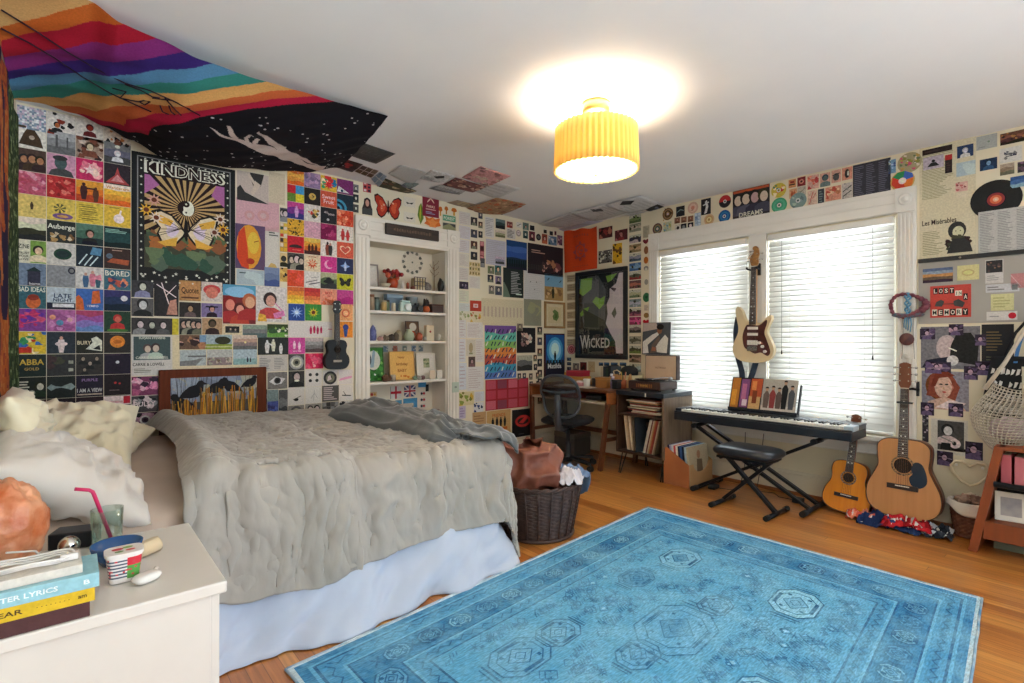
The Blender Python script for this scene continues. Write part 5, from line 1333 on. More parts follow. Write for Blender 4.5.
    def o_K(s,x0,y0,x1,y1,w,c):  # a stroke
        k=s.w/s.h;dx,dy=x1-x0,(y1-y0)/k;L=math.hypot(dx,dy) or 1;nx,ny=-dy/L*w/2,dx/L*w/2*k
        s.poly([(x0+nx,y0+ny),(x1+nx,y1+ny),(x1-nx,y1-ny),(x0-nx,y0-ny)],c)
WALLS={'B':(Vector((1,0,0)),Vector((0,0,1)),Vector((0,-1,0))),'R':(Vector((0,-1,0)),Vector((0,0,1)),Vector((-1,0,0))),
         'L':(Vector((0,1,0)),Vector((0,0,1)),Vector((1,0,0)))}
def picture(wall,a0,z1,a1,z0,name,cat,label,bg,ops,layer=0,group=None,shape=None,th=.0007,off=0.0,material=None,parent=None):
    """a sheet on a wall: a0..a1 are x (back wall) or y (right wall), z0..z1 heights"""
    U,V,Nn=WALLS[wall]
    ca,cz=(a0+a1)/2,(z0+z1)/2;w=abs(a1-a0);h=z1-z0
    mb=MB()
    if shape is None:o=[(0,0),(1,0),(1,1),(0,1)]
    elif shape=='disc':o=reg(.5,.5,.5,.5,28)
    elif shape=='heart':o=HEART
    elif shape=='butterfly':o=WING+[(1-x,y) for x,y in WING[::-1]]
    else:o=shape
    def P(a,b,t):return ((a-.5)*w,(b-.5)*h,t)
    mb.prism(o,P,0,th,bg)
    d=Draw(w,h);d.run(ops)
    for i,(pts,c,k) in enumerate(d.out):mb.add([P(x,y,th+.00012*k+i%30*3e-6) for x,y in pts],[tuple(range(len(pts)))],c)
    ob=mb.build(name,material or PAPER,parent)
    lift=.0006+.0011*layer+off
    pos=(ca,-lift,cz) if wall=='B' else ((-lift,ca,cz) if wall=='R' else (XL+lift,ca,cz))
    M=Matrix((U,V,Nn)).transposed().to_4x4();M.translation=Vector(pos)
    ob.matrix_world=M
    if label:tag(ob,label,cat,group)
    return ob
KINDS = [('album_print', 'album print'), ('wall_poster', 'poster'), ('photo_print', 'print'), ('photo_print', 'photo'), ('magazine_page', 'page'), ('backing_card', 'card'), ('paper_sheet', 'paper'), ('wall_print', 'print'), ('photo_strip', 'photo'), ('paper_sheet', 'print'), ('paper_sheet', 'page'), ('paper_cutout', 'cutout'), ('sticker', 'sticker'), ('paper_butterfly', 'butterfly'), ('paper_card', 'card'), ('pennant', 'pennant'), ('paper_leaf', 'leaf'), ('mushroom_sticker', 'sticker'), ('sticker_card', 'card'), ('note_paper', 'note'), ('lyrics_sheet', 'sheet'), ('paper_sheet', 'sheet'), ('stamp', 'stamp'), ('compact_disc', 'disc'), ('vinyl_record', 'record'), ('newspaper_sheet', 'paper'), ('sticky_note', 'note'), ('ticket', 'ticket'), ('paper_strip', 'strip'), ('letter_card', 'card'), ('photo_poster', 'poster'), ('lace_strip', 'strip'), ('tape_strip', 'tape')]
TAILS = [' album print in the grid beside the tree tapestry', ' album print in the colour grid left of the bookcase', ' handwritten sheet in the patchwork of papers right of the bookcase', ' in the strip beside the window', ' in the column between corner and framed poster', ' in the sticker column along the left window casing', ' photo in the row under the ceiling near the corner', ' print in the block left of the dark lyrics poster', ' pinned on the grey board']
# wall, left, top, right, bottom (millimetres), kind, label ending, label, paper colour, drawing, layer
PICTURES = [
('B',-4684,2644,-4555,2508,0,0,'blue white speckled',12172484,[('N',12,12,1,[2202,3276,3549,1929,2987])],0),
('B',-4552,2644,-4417,2508,0,0,'white cartoon acrobats',14538444,[('F',.35,.1,.5,2915,546,546),('B',5,3,[546,2098],.14),('e',.2,.12,.15,.06,546)],0),
('B',-4415,2644,-4279,2508,0,0,'white with a dark red figure',14538186,[('F',.5,.2,.6,2354,1314,1570)],0),
('B',-4276,2644,-4136,2508,0,0,'white with a crowd of people',14076603,[('B',12,8,[1859,2932,546],.12,0,0,1,.7)],0),
('B',-4684,2529,-4555,2393,0,0,'white with a brown elephant shape',14275526,[('p',[.05,.15,.9,.1,.8,.5,.6,.85,.35,.9,.2,.6],1074),('c',.5,.5,.1,2712),('r',.0,.88,.3,.98,1074)],0),
('B',-4552,2529,-4417,2393,0,0,'grey misty towers',10855331,[('H',[1638,2184,2730]),('r',.3,.25,.38,.85,1365),('r',.68,.25,.74,.8,1365)],0),
('B',-4415,2529,-4279,2393,0,0,'tan figure collage',10257523,[('B',16,5,[1330,3258,1859,802],.14),('F',.5,.1,.7,3257,1074,1859)],0),
('B',-4276,2529,-4136,2393,0,0,'grey black with a white figure',5921374,[('H',[1092,1639,1911]),('F',.5,.1,.55,3549,3532,3549),('e',.5,.82,.1,.08,3548)],0),
('B',-4684,2391,-4555,2256,0,0,'brown band portrait',5061169,[('F',.22,.05,.7,2677,546,802),('F',.5,.05,.75,2677,802,1074),('F',.78,.05,.7,2677,545,802)],0),
('B',-4552,2391,-4417,2256,0,0,'pink with a hatted man silhouette',13079464,[('p',[.05,0,.95,0,.85,.25,.62,.35,.38,.35,.15,.25],1092),('e',.48,.6,.22,.3,1109),('e',.46,.82,.26,.12,819)],0),
('B',-4415,2391,-4279,2256,0,0,'hot pink with pale dancing figures',12725342,[('B',12,2,[3754,3787,3448],.17,.15,.1,.9,.95),('X',.5,.5,.25,3788)],0),
('B',-4276,2391,-4136,2256,0,0,'dark red pyramid',3155500,[('p',[.05,.05,.95,.05,.6,.45,.5,.85,.4,.45],2628),('p',[.25,.15,.75,.15,.5,.5],3208)],0),
('B',-4684,2253,-4555,2118,0,0,'rose pink mottled',12146282,[('B',30,4,[3192,3482,2629,2630],.11)],0),
('B',-4552,2253,-4417,2118,0,0,'scarlet mottled',11741740,[('B',30,6,[3140,2082,3446,2867],.11)],0),
('B',-4415,2253,-4279,2118,0,0,'orange with dark statues',13791276,[('H',[2882,3442,3475]),('S',.28,.1,.8,1058),('S',.72,.05,.7,1330),('r',.3,.6,.7,.68,1058)],0),
('B',-4276,2253,-4136,2118,0,0,'sunset orange with white script',14715434,[('H',[3426,3475,3764,3804]),('t','Wanderers',.5,.86,.14,.9,3203)],0),
('B',-4684,2116,-4555,1980,0,0,'pale yellow with a tiny figure',14204268,[('S',.5,.35,.35,1074),('r',.2,.2,.8,.22,2965)],0),
('B',-4552,2116,-4417,1980,0,0,'yellow with a plant over purple',14269784,[('e',.55,.2,.36,.14,1880),('e',.55,.2,.2,.06,3221),('Y',.45,.55,.02,.22,7,1363)],0),
('B',-4415,2116,-4279,1980,0,0,'yellow with handwritten names',14269514,[('L',.1,.1,.9,.9,9,1890,3,.3),('L',.2,.15,.8,.85,6,2163,5,.25)],0),
('B',-4276,2116,-4136,1980,0,0,'yellow with a white swan',14464834,[('e',.55,.4,.2,.22,3805),('p',[.5,.4,.6,.4,.66,.8,.6,.82],3805),('L',.2,.86,.8,.95,1,2163)],0),
('B',-4684,1978,-4555,1843,0,0,'cream sky over dark meadow',13814450,[('H',[546,818,3274,3531],.05)],0),
('B',-4552,1978,-4417,1843,0,0,'black with white script name',2830124,[('t','Auberge',.5,.7,.3,.95,3548),('B',10,3,[2693,1875,3257],.12,.1,0,1,.45)],0),
('B',-4415,1978,-4279,1843,0,0,'deep green crouching person',4151882,[('H',[563,1125,1398]),('F',.5,.05,.7,2951,545,546),('e',.5,.1,.3,.1,274)],0),
('B',-4276,1978,-4136,1843,0,0,'dark teal with green glow',2046518,[('r',.02,.15,.3,.55,1192),('H',[290,580,580,563]),('L',.05,.7,.9,.9,3,2507)],0),
('B',-4684,1840,-4555,1705,0,0,'white zine lettering beside a green dancer',13815480,[('r',.45,0,1,1,1940),('F',.72,.05,.75,3513,545,3530),('t','ZINE',.22,.72,.18,.38,546),('t','TRUST',.22,.42,.1,.38,546),('t','YOUR',.22,.28,.1,.34,546),('t','LOVE',.22,.14,.1,.38,546)],0),
('B',-4552,1840,-4417,1705,0,0,'white with a dark green oval',13223100,[('e',.55,.5,.32,.26,579),('e',.55,.5,.24,.16,563)],0),
('B',-4415,1840,-4279,1705,0,0,'blue black zebra striped',2042420,[('K',.1,.1,.4,.6,.05,3293),('K',.3,.05,.6,.55,.05,3293),('K',.5,.05,.8,.5,.05,3293),('p',[.5,.6,.9,.55,.95,.9,.6,.95],1418)],0),
('B',-4276,1840,-4136,1705,0,0,'dark brown with a red glow',3811878,[('p',[.1,.3,.9,.2,.95,.45,.3,.5],2643),('c',.2,.6,.12,1383),('L',.3,.85,.9,.93,1,2968)],0),
('B',-4684,1702,-4555,1567,0,0,'slate blue with a dark house',7307156,[('r',.35,0,.8,.65,820),('p',[.3,.65,.85,.65,.58,.85],563),('t','home',.6,.1,.12,.4,3276)],0),
('B',-4552,1702,-4417,1567,0,0,'plain grey with a dark corner oval',9079694,[('e',.86,.78,.13,.16,547),('e',.86,.78,.08,.1,1911)],0),
('B',-4415,1702,-4279,1567,0,0,'white with pink and blue runners',13617860,[('S',.35,.05,.7,1128,3224),('S',.6,.1,.75,3192,3224),('S',.8,.05,.6,854,3224),('p',[.5,.5,.95,.4,.9,.7],3465)],0),
('B',-4276,1702,-4136,1567,0,0,'teal with white BORED lettering',4156024,[('t','BORED',.5,.8,.26,.92,3548),('B',9,3,[2900,3462,838],.16,.15,0,.9,.6)],0),
('B',-4684,1565,-4555,1429,0,0,'teal with white BAD IDEAS lettering',3432554,[('t','BAD IDEAS',.5,.85,.22,.95,3548),('e',.55,.3,.26,.3,3171),('e',.55,.5,.2,.14,2098)],0),
('B',-4552,1565,-4417,1429,0,0,'pale sky with navy lettering',12174539,[('r',0,0,1,.3,547),('r',.2,.1,.95,.26,3549),('t','LATE',.55,.62,.2,.7,565),('t','NIGHT',.55,.42,.16,.7,565)],0),
('B',-4415,1565,-4279,1429,0,0,'blue with orange shapes',4156080,[('p',[0,0,.3,0,.25,.5,.1,.7,0,.6],3171),('p',[.55,.3,.9,.35,.85,.95,.6,.9],3171),('t','TEMPO',.6,.2,.1,.6,3549)],0),
('B',-4276,1565,-4136,1429,0,0,'midnight navy with a white moon',2107466,[('H',[291,565,822]),('c',.75,.62,.13,3549)],0),
('B',-4684,1427,-4555,1292,0,0,'purple with red scrawl',8208266,[('B',14,4,[2870,1593,3159],.16),('K',.1,.3,.9,.5,.04,3398),('K',.15,.7,.8,.8,.04,3398)],0),
('B',-4552,1427,-4417,1292,0,0,'lilac pink with floating bubbles',11757468,[('B',8,7,[3211,2392],.25),('c',.2,.65,.11,3479),('c',.45,.4,.13,1418),('c',.8,.55,.1,3498)],0),
('B',-4415,1427,-4279,1292,0,0,'violet and blue clouds',8022704,[('H',[1675,2171,2393,2630],.07)],0),
('B',-4276,1427,-4136,1292,0,0,'dark green with a red astronaut',2375727,[('F',.5,.15,.7,3173,2867,2867),('e',.5,.08,.4,.08,1139)],0),
('B',-4684,1289,-4555,1154,0,0,'yellow red pop art',13808954,[('B',18,9,[2866,874,3802,901],.18),('r',.05,.05,.5,.3,2866),('r',.55,.1,.95,.4,3507)],0),
('B',-4552,1289,-4417,1154,0,0,'slate with a white ballerina',2896956,[('S',.5,.05,.75,3532,3224),('e',.5,.45,.22,.1,3532)],0),
('B',-4415,1289,-4279,1154,0,0,'black with a white bird head',2500127,[('p',[.35,.2,.95,.1,.95,.6,.75,.8,.55,.7,.6,.5],3548),('t','BURY',.3,.5,.18,.5,3530),('p',[.6,.2,.9,.15,.85,.4],546)],0),
('B',-4276,1289,-4136,1154,0,0,'brown black with an orange disc',3025447,[('c',.5,.55,.28,3459),('e',.5,.55,.16,.1,2914),('r',.2,.9,.8,.93,1637)],0),
('B',-4684,1151,-4555,1016,0,0,'black with gold lettering',2042406,[('t','ABBA',.5,.66,.26,.85,3236),('t','GOLD',.5,.35,.13,.65,2965)],0),
('B',-4552,1151,-4417,1016,0,0,'charcoal with two tiny photos',3421236,[('r',.75,.55,.92,.7,2456),('r',.75,.2,.92,.35,2729),('B',6,3,[1091,1075],.18,0,.4,.6,1)],0),
('B',-4415,1151,-4279,1016,0,0,'charcoal with four grey faces',3552048,[('F',.25,.5,.4,2439,546,546),('F',.75,.5,.4,2439,546,546),('F',.5,.28,.4,2712,546,546),('F',.3,.02,.35,2439,546,546)],0),
('B',-4276,1151,-4136,1016,0,0,'near black purple with one white dot',2300458,[('c',.5,.58,.07,3549),('r',.05,.92,.6,.96,1076)],0),
('B',-4684,1014,-4555,878,0,0,'black with a face and white lettering',2106143,[('F',.78,.1,.7,3275,545,562),('L',.05,.15,.55,.85,6,3002,4,.5),('c',.5,.3,.12,2729)],0),
('B',-4552,1014,-4417,878,0,0,'black with a grey sound wave',2106659,[('p',[0,.5,.15,.65,.3,.55,.5,.52,.7,.62,.85,.68,1,.5,.85,.35,.7,.42,.5,.48,.3,.45,.15,.35],2201)],0),
('B',-4415,1014,-4279,878,0,0,'black with violet lettering',2300972,[('t','PURPLE',.5,.78,.13,.7,2426),('t','I AM A VIEW',.5,.3,.18,.92,3276),('r',.05,.08,.95,.14,2985)],0),
('B',-4276,1014,-4136,878,0,0,'black with two red sparks',2365981,[('c',.42,.6,.05,2867),('c',.58,.56,.04,2867),('L',.2,.2,.8,.3,1,1621)],0),
('B',-4684,876,-4555,741,0,0,'maroon black streaked',2760484,[('K',.1,.6,.5,.9,.04,2986),('K',.3,.4,.9,.6,.03,1588)],0),
('B',-4552,876,-4417,741,0,0,'black with a tiny white cross',2496799,[('K',.2,.6,.4,.9,.03,3276),('K',.2,.9,.4,.6,.03,3276)],0),
('B',-4415,876,-4279,741,0,0,'plum black smeared',2890274,[('B',6,2,[1059,802],.2)],0),
('B',-4276,876,-4136,741,0,0,'black with red and white bar strip',2759712,[('r',0,.55,1,.98,3532),('G',16,1,[2851],.3,0,.58,.7,.8),('r',.72,.6,.98,.96,2851)],0),
('B',-4133,2500,-3509,1592,1,-1,'tall black poster with a butterfly under a striped sunburst and star border',1776926,[('r',.035,.02,.965,.985,546),('r',.05,.03,.95,.975,2184),('r',.06,.037,.94,.968,546),('r',.115,.155,.885,.845,2966),('Y',.5,.62,.06,1.2,30,529,0,6.2832,.115,.4,.885,.845),('p',[.115,.7,.25,.78,.16,.845,.115,.845],2665),('p',[.885,.68,.75,.76,.8,.845,.885,.845],2665),('p',[.115,.4,.885,.4,.885,.155,.115,.155],1091),('B',26,3,[2131,2659,1380,1108],.07,.12,.27,.88,.44),('B',20,5,[1381,852,1653],.09,.12,.16,.88,.3),('c',.5,.63,.085,529),('e',.525,.63,.052,.058,3548),('c',.5,.662,.034,529),('c',.5,.598,.034,3548),('c',.5,.662,.01,3548),('c',.5,.598,.01,529),('V',.5,.46,.66,.3,3530,3533),('p',[.58,.4,.77,.35,.7,.325,.6,.33],3492),('p',[.62,.52,.8,.57,.77,.5,.65,.48],3492),('p',[.42,.4,.22999999999999998,.35,.3,.325,.4,.33],3492),('p',[.38,.52,.2,.57,.22999999999999998,.5,.35,.48],3492),('K',.53,.45,.6,.585,.006,529),('K',.53,.454,.635,.5509999999999999,.006,529),('K',.53,.458,.67,.5169999999999999,.006,529),('K',.53,.462,.7050000000000001,.483,.006,529),('K',.53,.466,.74,.44899999999999995,.006,529),('K',.53,.47000000000000003,.775,.4149999999999999,.006,529),('K',.53,.47400000000000003,.81,.38099999999999995,.006,529),('K',.47,.45,.4,.585,.006,529),('K',.47,.454,.365,.5509999999999999,.006,529),('K',.47,.458,.32999999999999996,.5169999999999999,.006,529),('K',.47,.462,.295,.483,.006,529),('K',.47,.466,.26,.44899999999999995,.006,529),('K',.47,.47000000000000003,.22499999999999998,.4149999999999999,.006,529),('K',.47,.47400000000000003,.18999999999999995,.38099999999999995,.006,529),('X',.13,.58,.075,3491,9),('c',.13,.58,.025,1586),('X',.22,.53,.075,3531,9),('c',.22,.53,.025,1586),('X',.87,.5,.075,3491,9),('c',.87,.5,.025,1586),('X',.78,.47,.075,3258,9),('c',.78,.47,.025,1586),('X',.84,.58,.075,3531,9),('c',.84,.58,.025,1586),('X',.2,.66,.075,3224,9),('c',.2,.66,.025,1586),('X',.085,.1,.016,3548),('c',.915,.1,.008,3548),('c',.085,.16,.008,3548),('c',.915,.16,.008,3548),('c',.085,.22,.008,3548),('X',.915,.22,.016,3548),('X',.085,.28,.016,3548),('c',.915,.28,.008,3548),('c',.085,.33999999999999997,.008,3548),('c',.915,.33999999999999997,.008,3548),('c',.085,.4,.008,3548),('X',.915,.4,.016,3548),('X',.085,.45999999999999996,.016,3548),('c',.915,.45999999999999996,.008,3548),('c',.085,.52,.008,3548),('c',.915,.52,.008,3548),('c',.085,.58,.008,3548),('X',.915,.58,.016,3548),('X',.085,.64,.016,3548),('c',.915,.64,.008,3548),('c',.085,.7,.008,3548),('c',.915,.7,.008,3548),('c',.085,.7599999999999999,.008,3548),('X',.915,.7599999999999999,.016,3548),('X',.085,.82,.016,3548),('c',.915,.82,.008,3548),('c',.085,.88,.008,3548),('c',.915,.88,.008,3548),('c',.085,.94,.008,3548),('X',.915,.94,.016,3548),('X',.12,.955,.014,3548),('c',.12,.1,.009,3548),('c',.183,.955,.007,3548),('c',.183,.05,.009,3548),('c',.246,.955,.007,3548),('c',.246,.1,.009,3548),('X',.309,.955,.014,3548),('c',.309,.05,.009,3548),('c',.372,.955,.007,3548),('c',.372,.1,.009,3548),('c',.435,.955,.007,3548),('c',.435,.05,.009,3548),('X',.498,.955,.014,3548),('c',.498,.1,.009,3548),('c',.5609999999999999,.955,.007,3548),('c',.5609999999999999,.05,.009,3548),('c',.624,.955,.007,3548),('c',.624,.1,.009,3548),('X',.6869999999999999,.955,.014,3548),('c',.6869999999999999,.05,.009,3548),('c',.75,.955,.007,3548),('c',.75,.1,.009,3548),('c',.8130000000000001,.955,.007,3548),('c',.8130000000000001,.05,.009,3548),('X',.876,.955,.014,3548),('c',.876,.1,.009,3548),('r',.115,.845,.885,.94,529),('t','KINDNESS',.5,.9,.094,.84,3548,.055),('t','KINDNESS',.5,.9,.08,.815,529,.012),('X',.1,.085,.02,3548),('X',.2,.115,.02,3548),('X',.30000000000000004,.085,.02,3548),('X',.4,.115,.02,3548),('X',.5,.085,.02,3548),('X',.6,.115,.02,3548),('X',.7000000000000001,.085,.02,3548),('X',.8,.115,.02,3548),('X',.9,.085,.02,3548)],1,{'th':.001}),
('B',-4133,1639,-4011,1526,2,-1,'lavender and black print of a face at the lower left corner of the butterfly poster',3815998,[('F',.5,0,.95,3275,546,2186)],2),
('B',-4008,1645,-3866,1403,2,-1,'black print of white wires and a hand below the butterfly poster',2762536,[('K',.1,.9,.9,.55,.04,3805),('K',.3,.95,.6,.35,.04,3805),('K',.5,.6,.9,.9,.03,3805),('p',[.5,.05,.95,.05,.9,.5,.65,.45],2951)],2),
('B',-3863,1659,-3731,1516,0,-1,'tan album print with brown lettering below the butterfly poster',11108943,[('r',.06,.06,.94,.94,2949),('t','Quotes',.5,.5,.35,.8,801),('r',.1,.12,.9,.2,1330)],2),
('B',-3727,1659,-3595,1519,0,-1,'pale red album print with a curved badge below the butterfly poster',13221301,[('e',.5,.6,.42,.26,2884),('e',.5,.45,.3,.3,3190)],2),
('B',-4133,1519,-4011,1399,3,-1,'black and white close portrait photo below the lavender face print',5920856,[('F',.5,-.1,1.1,3276,546,546)],2),
('B',-3862,1506,-3731,1401,3,-1,'dark photo of a seated musician below the tan lettered print',2761762,[('F',.5,0,.85,2694,529,1621)],2),
('B',-3728,1505,-3595,1405,3,-1,'purple photo of a man in a black hat',8220568,[('F',.5,0,.85,2951,530,530),('r',.2,.7,.8,.8,274)],2),
('B',-4133,1389,-3866,1276,3,-1,'wide black and white group photo with a yellow corner',3815223,[('F',.18,0,.9,3259,546,2184),('F',.42,0,.85,3002,546,546),('F',.66,0,.85,3259,546,1365),('r',.86,0,1,1,3251)],2),
('B',-3862,1394,-3727,1278,3,-1,'black and white photo of four musicians in a row',4867651,[('F',.2,0,.9,2968,546,546),('F',.42,0,.95,2985,546,2183),('F',.64,0,.9,2968,546,546),('F',.85,0,.85,2968,546,1637)],2),
('B',-3723,1398,-3595,1281,3,-1,'tan photo of a figure kneeling by a wall',11571052,[('F',.5,0,.95,1347,545,802)],2),
('B',-3591,1651,-3368,1361,1,-1,'glossy poster of four people in red under a blue light',8007472,[('r',0,.72,1,1,1435),('e',.5,.82,.45,.14,2237),('F',.2,.05,.65,3463,2082,2611),('F',.5,.0,.55,3480,1314,2883),('F',.8,.1,.7,3496,2916,2611)],2),
('B',-3366,1652,-3143,1378,4,-1,'white magazine page of a dark haired woman with pink shapes',13814984,[('F',.45,.1,.75,3224,802,2884),('p',[.6,.1,.95,.2,.9,.35,.55,.25],3194),('p',[.05,.02,.35,.02,.3,.2,.08,.25],3492),('K',.6,.55,.9,.3,.03,3194)],2),
('B',-4133,1273,-3903,1002,1,-1,'white poster with a dark photo of a couple and black lettering',13617859,[('r',.05,.38,.95,.96,1109),('F',.38,.4,.38,3258,1348,2730),('F',.58,.4,.4,3258,1075,3019),('t','SUFJAN STEVENS',.5,.92,.07,.85,3548),('t','CARRIE & LOWELL',.5,.44,.06,.8,3548),('t','CARRIE & LOWELL',.42,.27,.075,.78,546),('L',.06,.06,.5,.18,3,1910)],3),
('B',-3903,1282,-3344,1037,5,-1,'large cream card behind the landscape photos above the brown board',14273448,[],1),
('B',-3862,1276,-3698,1174,3,-1,'photo of a interior with sleeping people, above the brown board',6967360,[('B',8,2,[2677,802,3224],.16),('r',.75,.5,1,1,1947)],2),
('B',-3705,1279,-3530,1174,3,-1,'photo of a tree on a lake shore, above the brown board',10465464,[('r',0,0,1,.35,2195),('e',.65,.6,.3,.28,818),('r',0,.12,1,.22,3000)],2),
('B',-3523,1278,-3359,1170,3,-1,'photo of a pale sunset over the sea, above the brown board',11112324,[('H',[1638,2167,2968,3258],.01),('c',.5,.5,.05,3801)],2),
('B',-3859,1169,-3698,1058,3,-1,'photo of a grey river bend, above the brown board',11187125,[('p',[0,0,.6,0,.9,.5,.5,.35,0,.3],1911),('r',.3,.55,1,.65,1638)],2),
('B',-3692,1171,-3530,1057,3,-1,'photo of a pebbled beach under white sky, above the brown board',11908786,[('r',0,0,1,.5,2167),('B',24,3,[2456,1893,2985],.07,0,0,1,.5)],2),
('B',-3523,1170,-3359,1056,3,-1,'photo of a sea with two tiny people, above the brown board',11123394,[('r',0,0,1,.4,2218),('S',.6,.15,.35,820),('S',.72,.15,.3,1092)],2),
('B',-3459,1355,-3289,1260,3,-1,'photo of a dull grey seascape, above the brown board',7305334,[('H',[1382,1911,2200],.01)],2),
('B',-3286,1364,-3133,1263,3,-1,'photo of a green park lawn with flowers, above the brown board',5208634,[('H',[1684,851,834],.05),('B',10,2,[3548,2213],.07)],2),
('B',-3593,1356,-3463,1280,3,-1,'tiny black photo in a cream mount below the red poster',13812896,[('r',.14,.18,.86,.82,546),('F',.4,.2,.5,2712,529,1092),('F',.65,.2,.45,2712,529,1092)],2),
('B',-4132,994,-3984,867,3,-1,'magenta blossom photo left of the brown board',8010330,[('B',22,3,[3466,2647,803,3499],.15)],1),
('B',-4132,864,-3984,754,3,-1,'black and white photo of clawing hands left of the brown board',4867142,[('B',16,4,[3259,546,2184],.16),('t','BULLY',.5,.5,.3,.8,3532)],1),
('B',-4132,751,-3984,628,3,-1,'violet close up photo at the foot of the wall left of the brown board',4861764,[('B',10,5,[2135,546,2697],.2),('O',.5,.6,.2,[3276,1076,530])],1),
('B',-3497,2506,-3276,2286,1,-1,'pale poster of two dark arms embracing',12759720,[('p',[.25,.3,.5,.2,.75,.1,1,0,0,0,0,.4,.1,.52],819),('p',[.4,1,.85,1,.75,.6,.62,.45,.5,.55,.42,.8],819),('p',[.55,.75,.75,.62,.6,.4,.5,.2,.42,.3,.5,.5],3258),('K',.35,.95,.6,.55,.08,3258)],1),
('B',-3273,2542,-3155,2299,6,-1,'plain cream sheet right of the embracing arms poster',13483940,[],0),
('B',-3503,2304,-3199,2081,7,-1,'pink sheet with faint swirling line drawing',13607850,[('K',.1,.3,.35,.6,.012,2953),('K',.35,.6,.55,.3,.012,2953),('K',.55,.3,.8,.65,.012,2953),('O',.3,.45,.12,[3225,3242]),('O',.62,.5,.14,[3225,3242])],1),
('B',-3508,2110,-3302,1775,1,-1,'poster of a giant orange and yellow face on purple',6244968,[('e',.45,.5,.42,.5,3475),('p',[.05,.25,.2,.05,.45,.0,.4,.5,.3,.95,.1,.8],3138),('e',.6,.6,.2,.25,3508),('e',.5,.18,.14,.07,2610),('K',.62,.62,.78,.66,.03,2114)],2),
('B',-3300,2106,-3197,1791,6,-1,'narrow white sheet with a line of script beside the orange face poster',13486270,[('L',.25,.8,.95,.92,2,1092),('p',[.1,0,.9,0,.7,.12,.4,.15],3238)],1),
('B',-3193,2277,-3138,2168,8,-1,'two smiling people strip picture, first from the top left of the colour grid',4868690,[('F',.3,0,.9,3259,546,1638),('F',.7,0,.9,3259,546,2184)],2),
('B',-3193,2160,-3138,2050,8,-1,'bright cartoon strip strip picture, second from the top left of the colour grid',13215848,[('G',2,4,[3139,3508,852,3531],.1)],2),
('B',-3193,2043,-3138,1933,8,-1,'yellow patches strip picture, third from the top left of the colour grid',11898698,[('G',2,3,[3491,1075,3531],.1)],2),
('B',-3193,1925,-3138,1816,8,-1,'black cat strip picture, fourth from the top left of the colour grid',13809796,[('F',.5,0,.8,819,545,545)],2),
('B',-3193,1808,-3138,1699,8,-1,'ochre and black shapes strip picture, fifth from the top left of the colour grid',12752975,[('B',6,3,[546,3510],.25)],2),
('B',-3500,1770,-3309,1657,9,-1,'light blue paper with a dark line below the orange face poster',11122879,[('L',.1,.7,.7,.85,1,836),('B',4,2,[3020],.2)],1),
('B',-3307,1802,-3197,1656,7,-1,'blue violet print below the narrow white sheet',5661839,[('H',[1112,1657,1930],.06)],2),
('B',-3138,2599,-3009,2476,0,1,'orange sunset sky',14257978,[('H',[3426,3476,3765,3443],.05)],1),
('B',-3007,2599,-2877,2476,0,1,'lavender mottled',9403040,[('B',20,3,[2698,1896,2971],.16)],1),
('B',-2875,2599,-2740,2476,0,1,'blue yellow red pop',14267706,[('B',14,4,[634,3123,3803,918],.2),('X',.5,.45,.35,3379,8)],1),
('B',-2738,2599,-2595,2476,0,1,'plum with a white triangle',8007530,[('p',[0,.1,.75,.1,.1,.5],3549),('c',.3,.2,.08,582)],1),
('B',-3138,2473,-3009,2341,0,1,'red blue green yellow squares',11872820,[('r',0,.5,.5,1,2851),('r',.5,.5,1,1,1180),('r',0,0,.5,.5,1667),('r',.5,0,1,.5,3523)],1),
('B',-3007,2473,-2877,2341,0,1,'black with a gold badge',2499103,[('O',.5,.5,.22,[3237,546]),('t','40',.5,.5,.26,.3,3237)],1),
('B',-2875,2473,-2740,2341,0,1,'coral with white script',13589056,[('t','Sweet',.5,.65,.25,.85,3788),('t','Fruit',.5,.35,.25,.8,3788)],1),
('B',-2738,2473,-2595,2341,0,1,'dark teal with a blue arc',2372159,[('O',.05,.05,.55,[1179,564,1179,547])],1),
('B',-3138,2338,-3009,2206,0,1,'violet haze with a pale figure',8007562,[('H',[823,1848,2888],.06),('S',.55,.1,.7,3228)],1),
('B',-3007,2338,-2877,2206,0,1,'white collage',14012358,[('B',12,6,[1091,2675,3510,3139],.13,.1,.15,.95,.8)],1),
('B',-2875,2338,-2740,2206,0,1,'black with tiny white letters',2500138,[('t','ALL',.35,.7,.12,.3,3532),('t','GOOD',.65,.6,.12,.4,3532),('c',.45,.25,.08,3003)],1),
('B',-2738,2338,-2595,2206,0,1,'vermilion leaf',13584938,[('B',14,7,[3445,2866,3735],.17)],1),
('B',-3138,2203,-3009,2071,0,1,'yellow leopard spotted',14263599,[('B',40,8,[801,1346],.06)],1),
('B',-3007,2203,-2877,2071,0,1,'plain blush pink',13606830,[('B',8,2,[3226,3499],.2)],1),
('B',-2875,2203,-2740,2071,0,1,'dark magenta',9379666,[('B',10,3,[2614,1812],.25),('t','RED',.5,.3,.14,.5,3160)],1),
('B',-2738,2203,-2595,2071,0,1,'white with red figures',14538186,[('S',.35,.1,.75,2867),('S',.65,.1,.7,2867),('r',.2,.35,.8,.42,2867)],1),
('B',-3138,2068,-3009,1936,0,1,'scarlet with a dark car',12525356,[('p',[.1,.3,.9,.3,.85,.45,.6,.5,.4,.5,.15,.42],802),('r',.3,.15,.8,.2,3429)],1),
('B',-3007,2068,-2877,1936,0,1,'amber with dark figures',13797418,[('H',[1058,3170,3475,3509],.05),('S',.3,.15,.5,1057),('S',.5,.15,.5,1057),('S',.72,.15,.5,1057)],1),
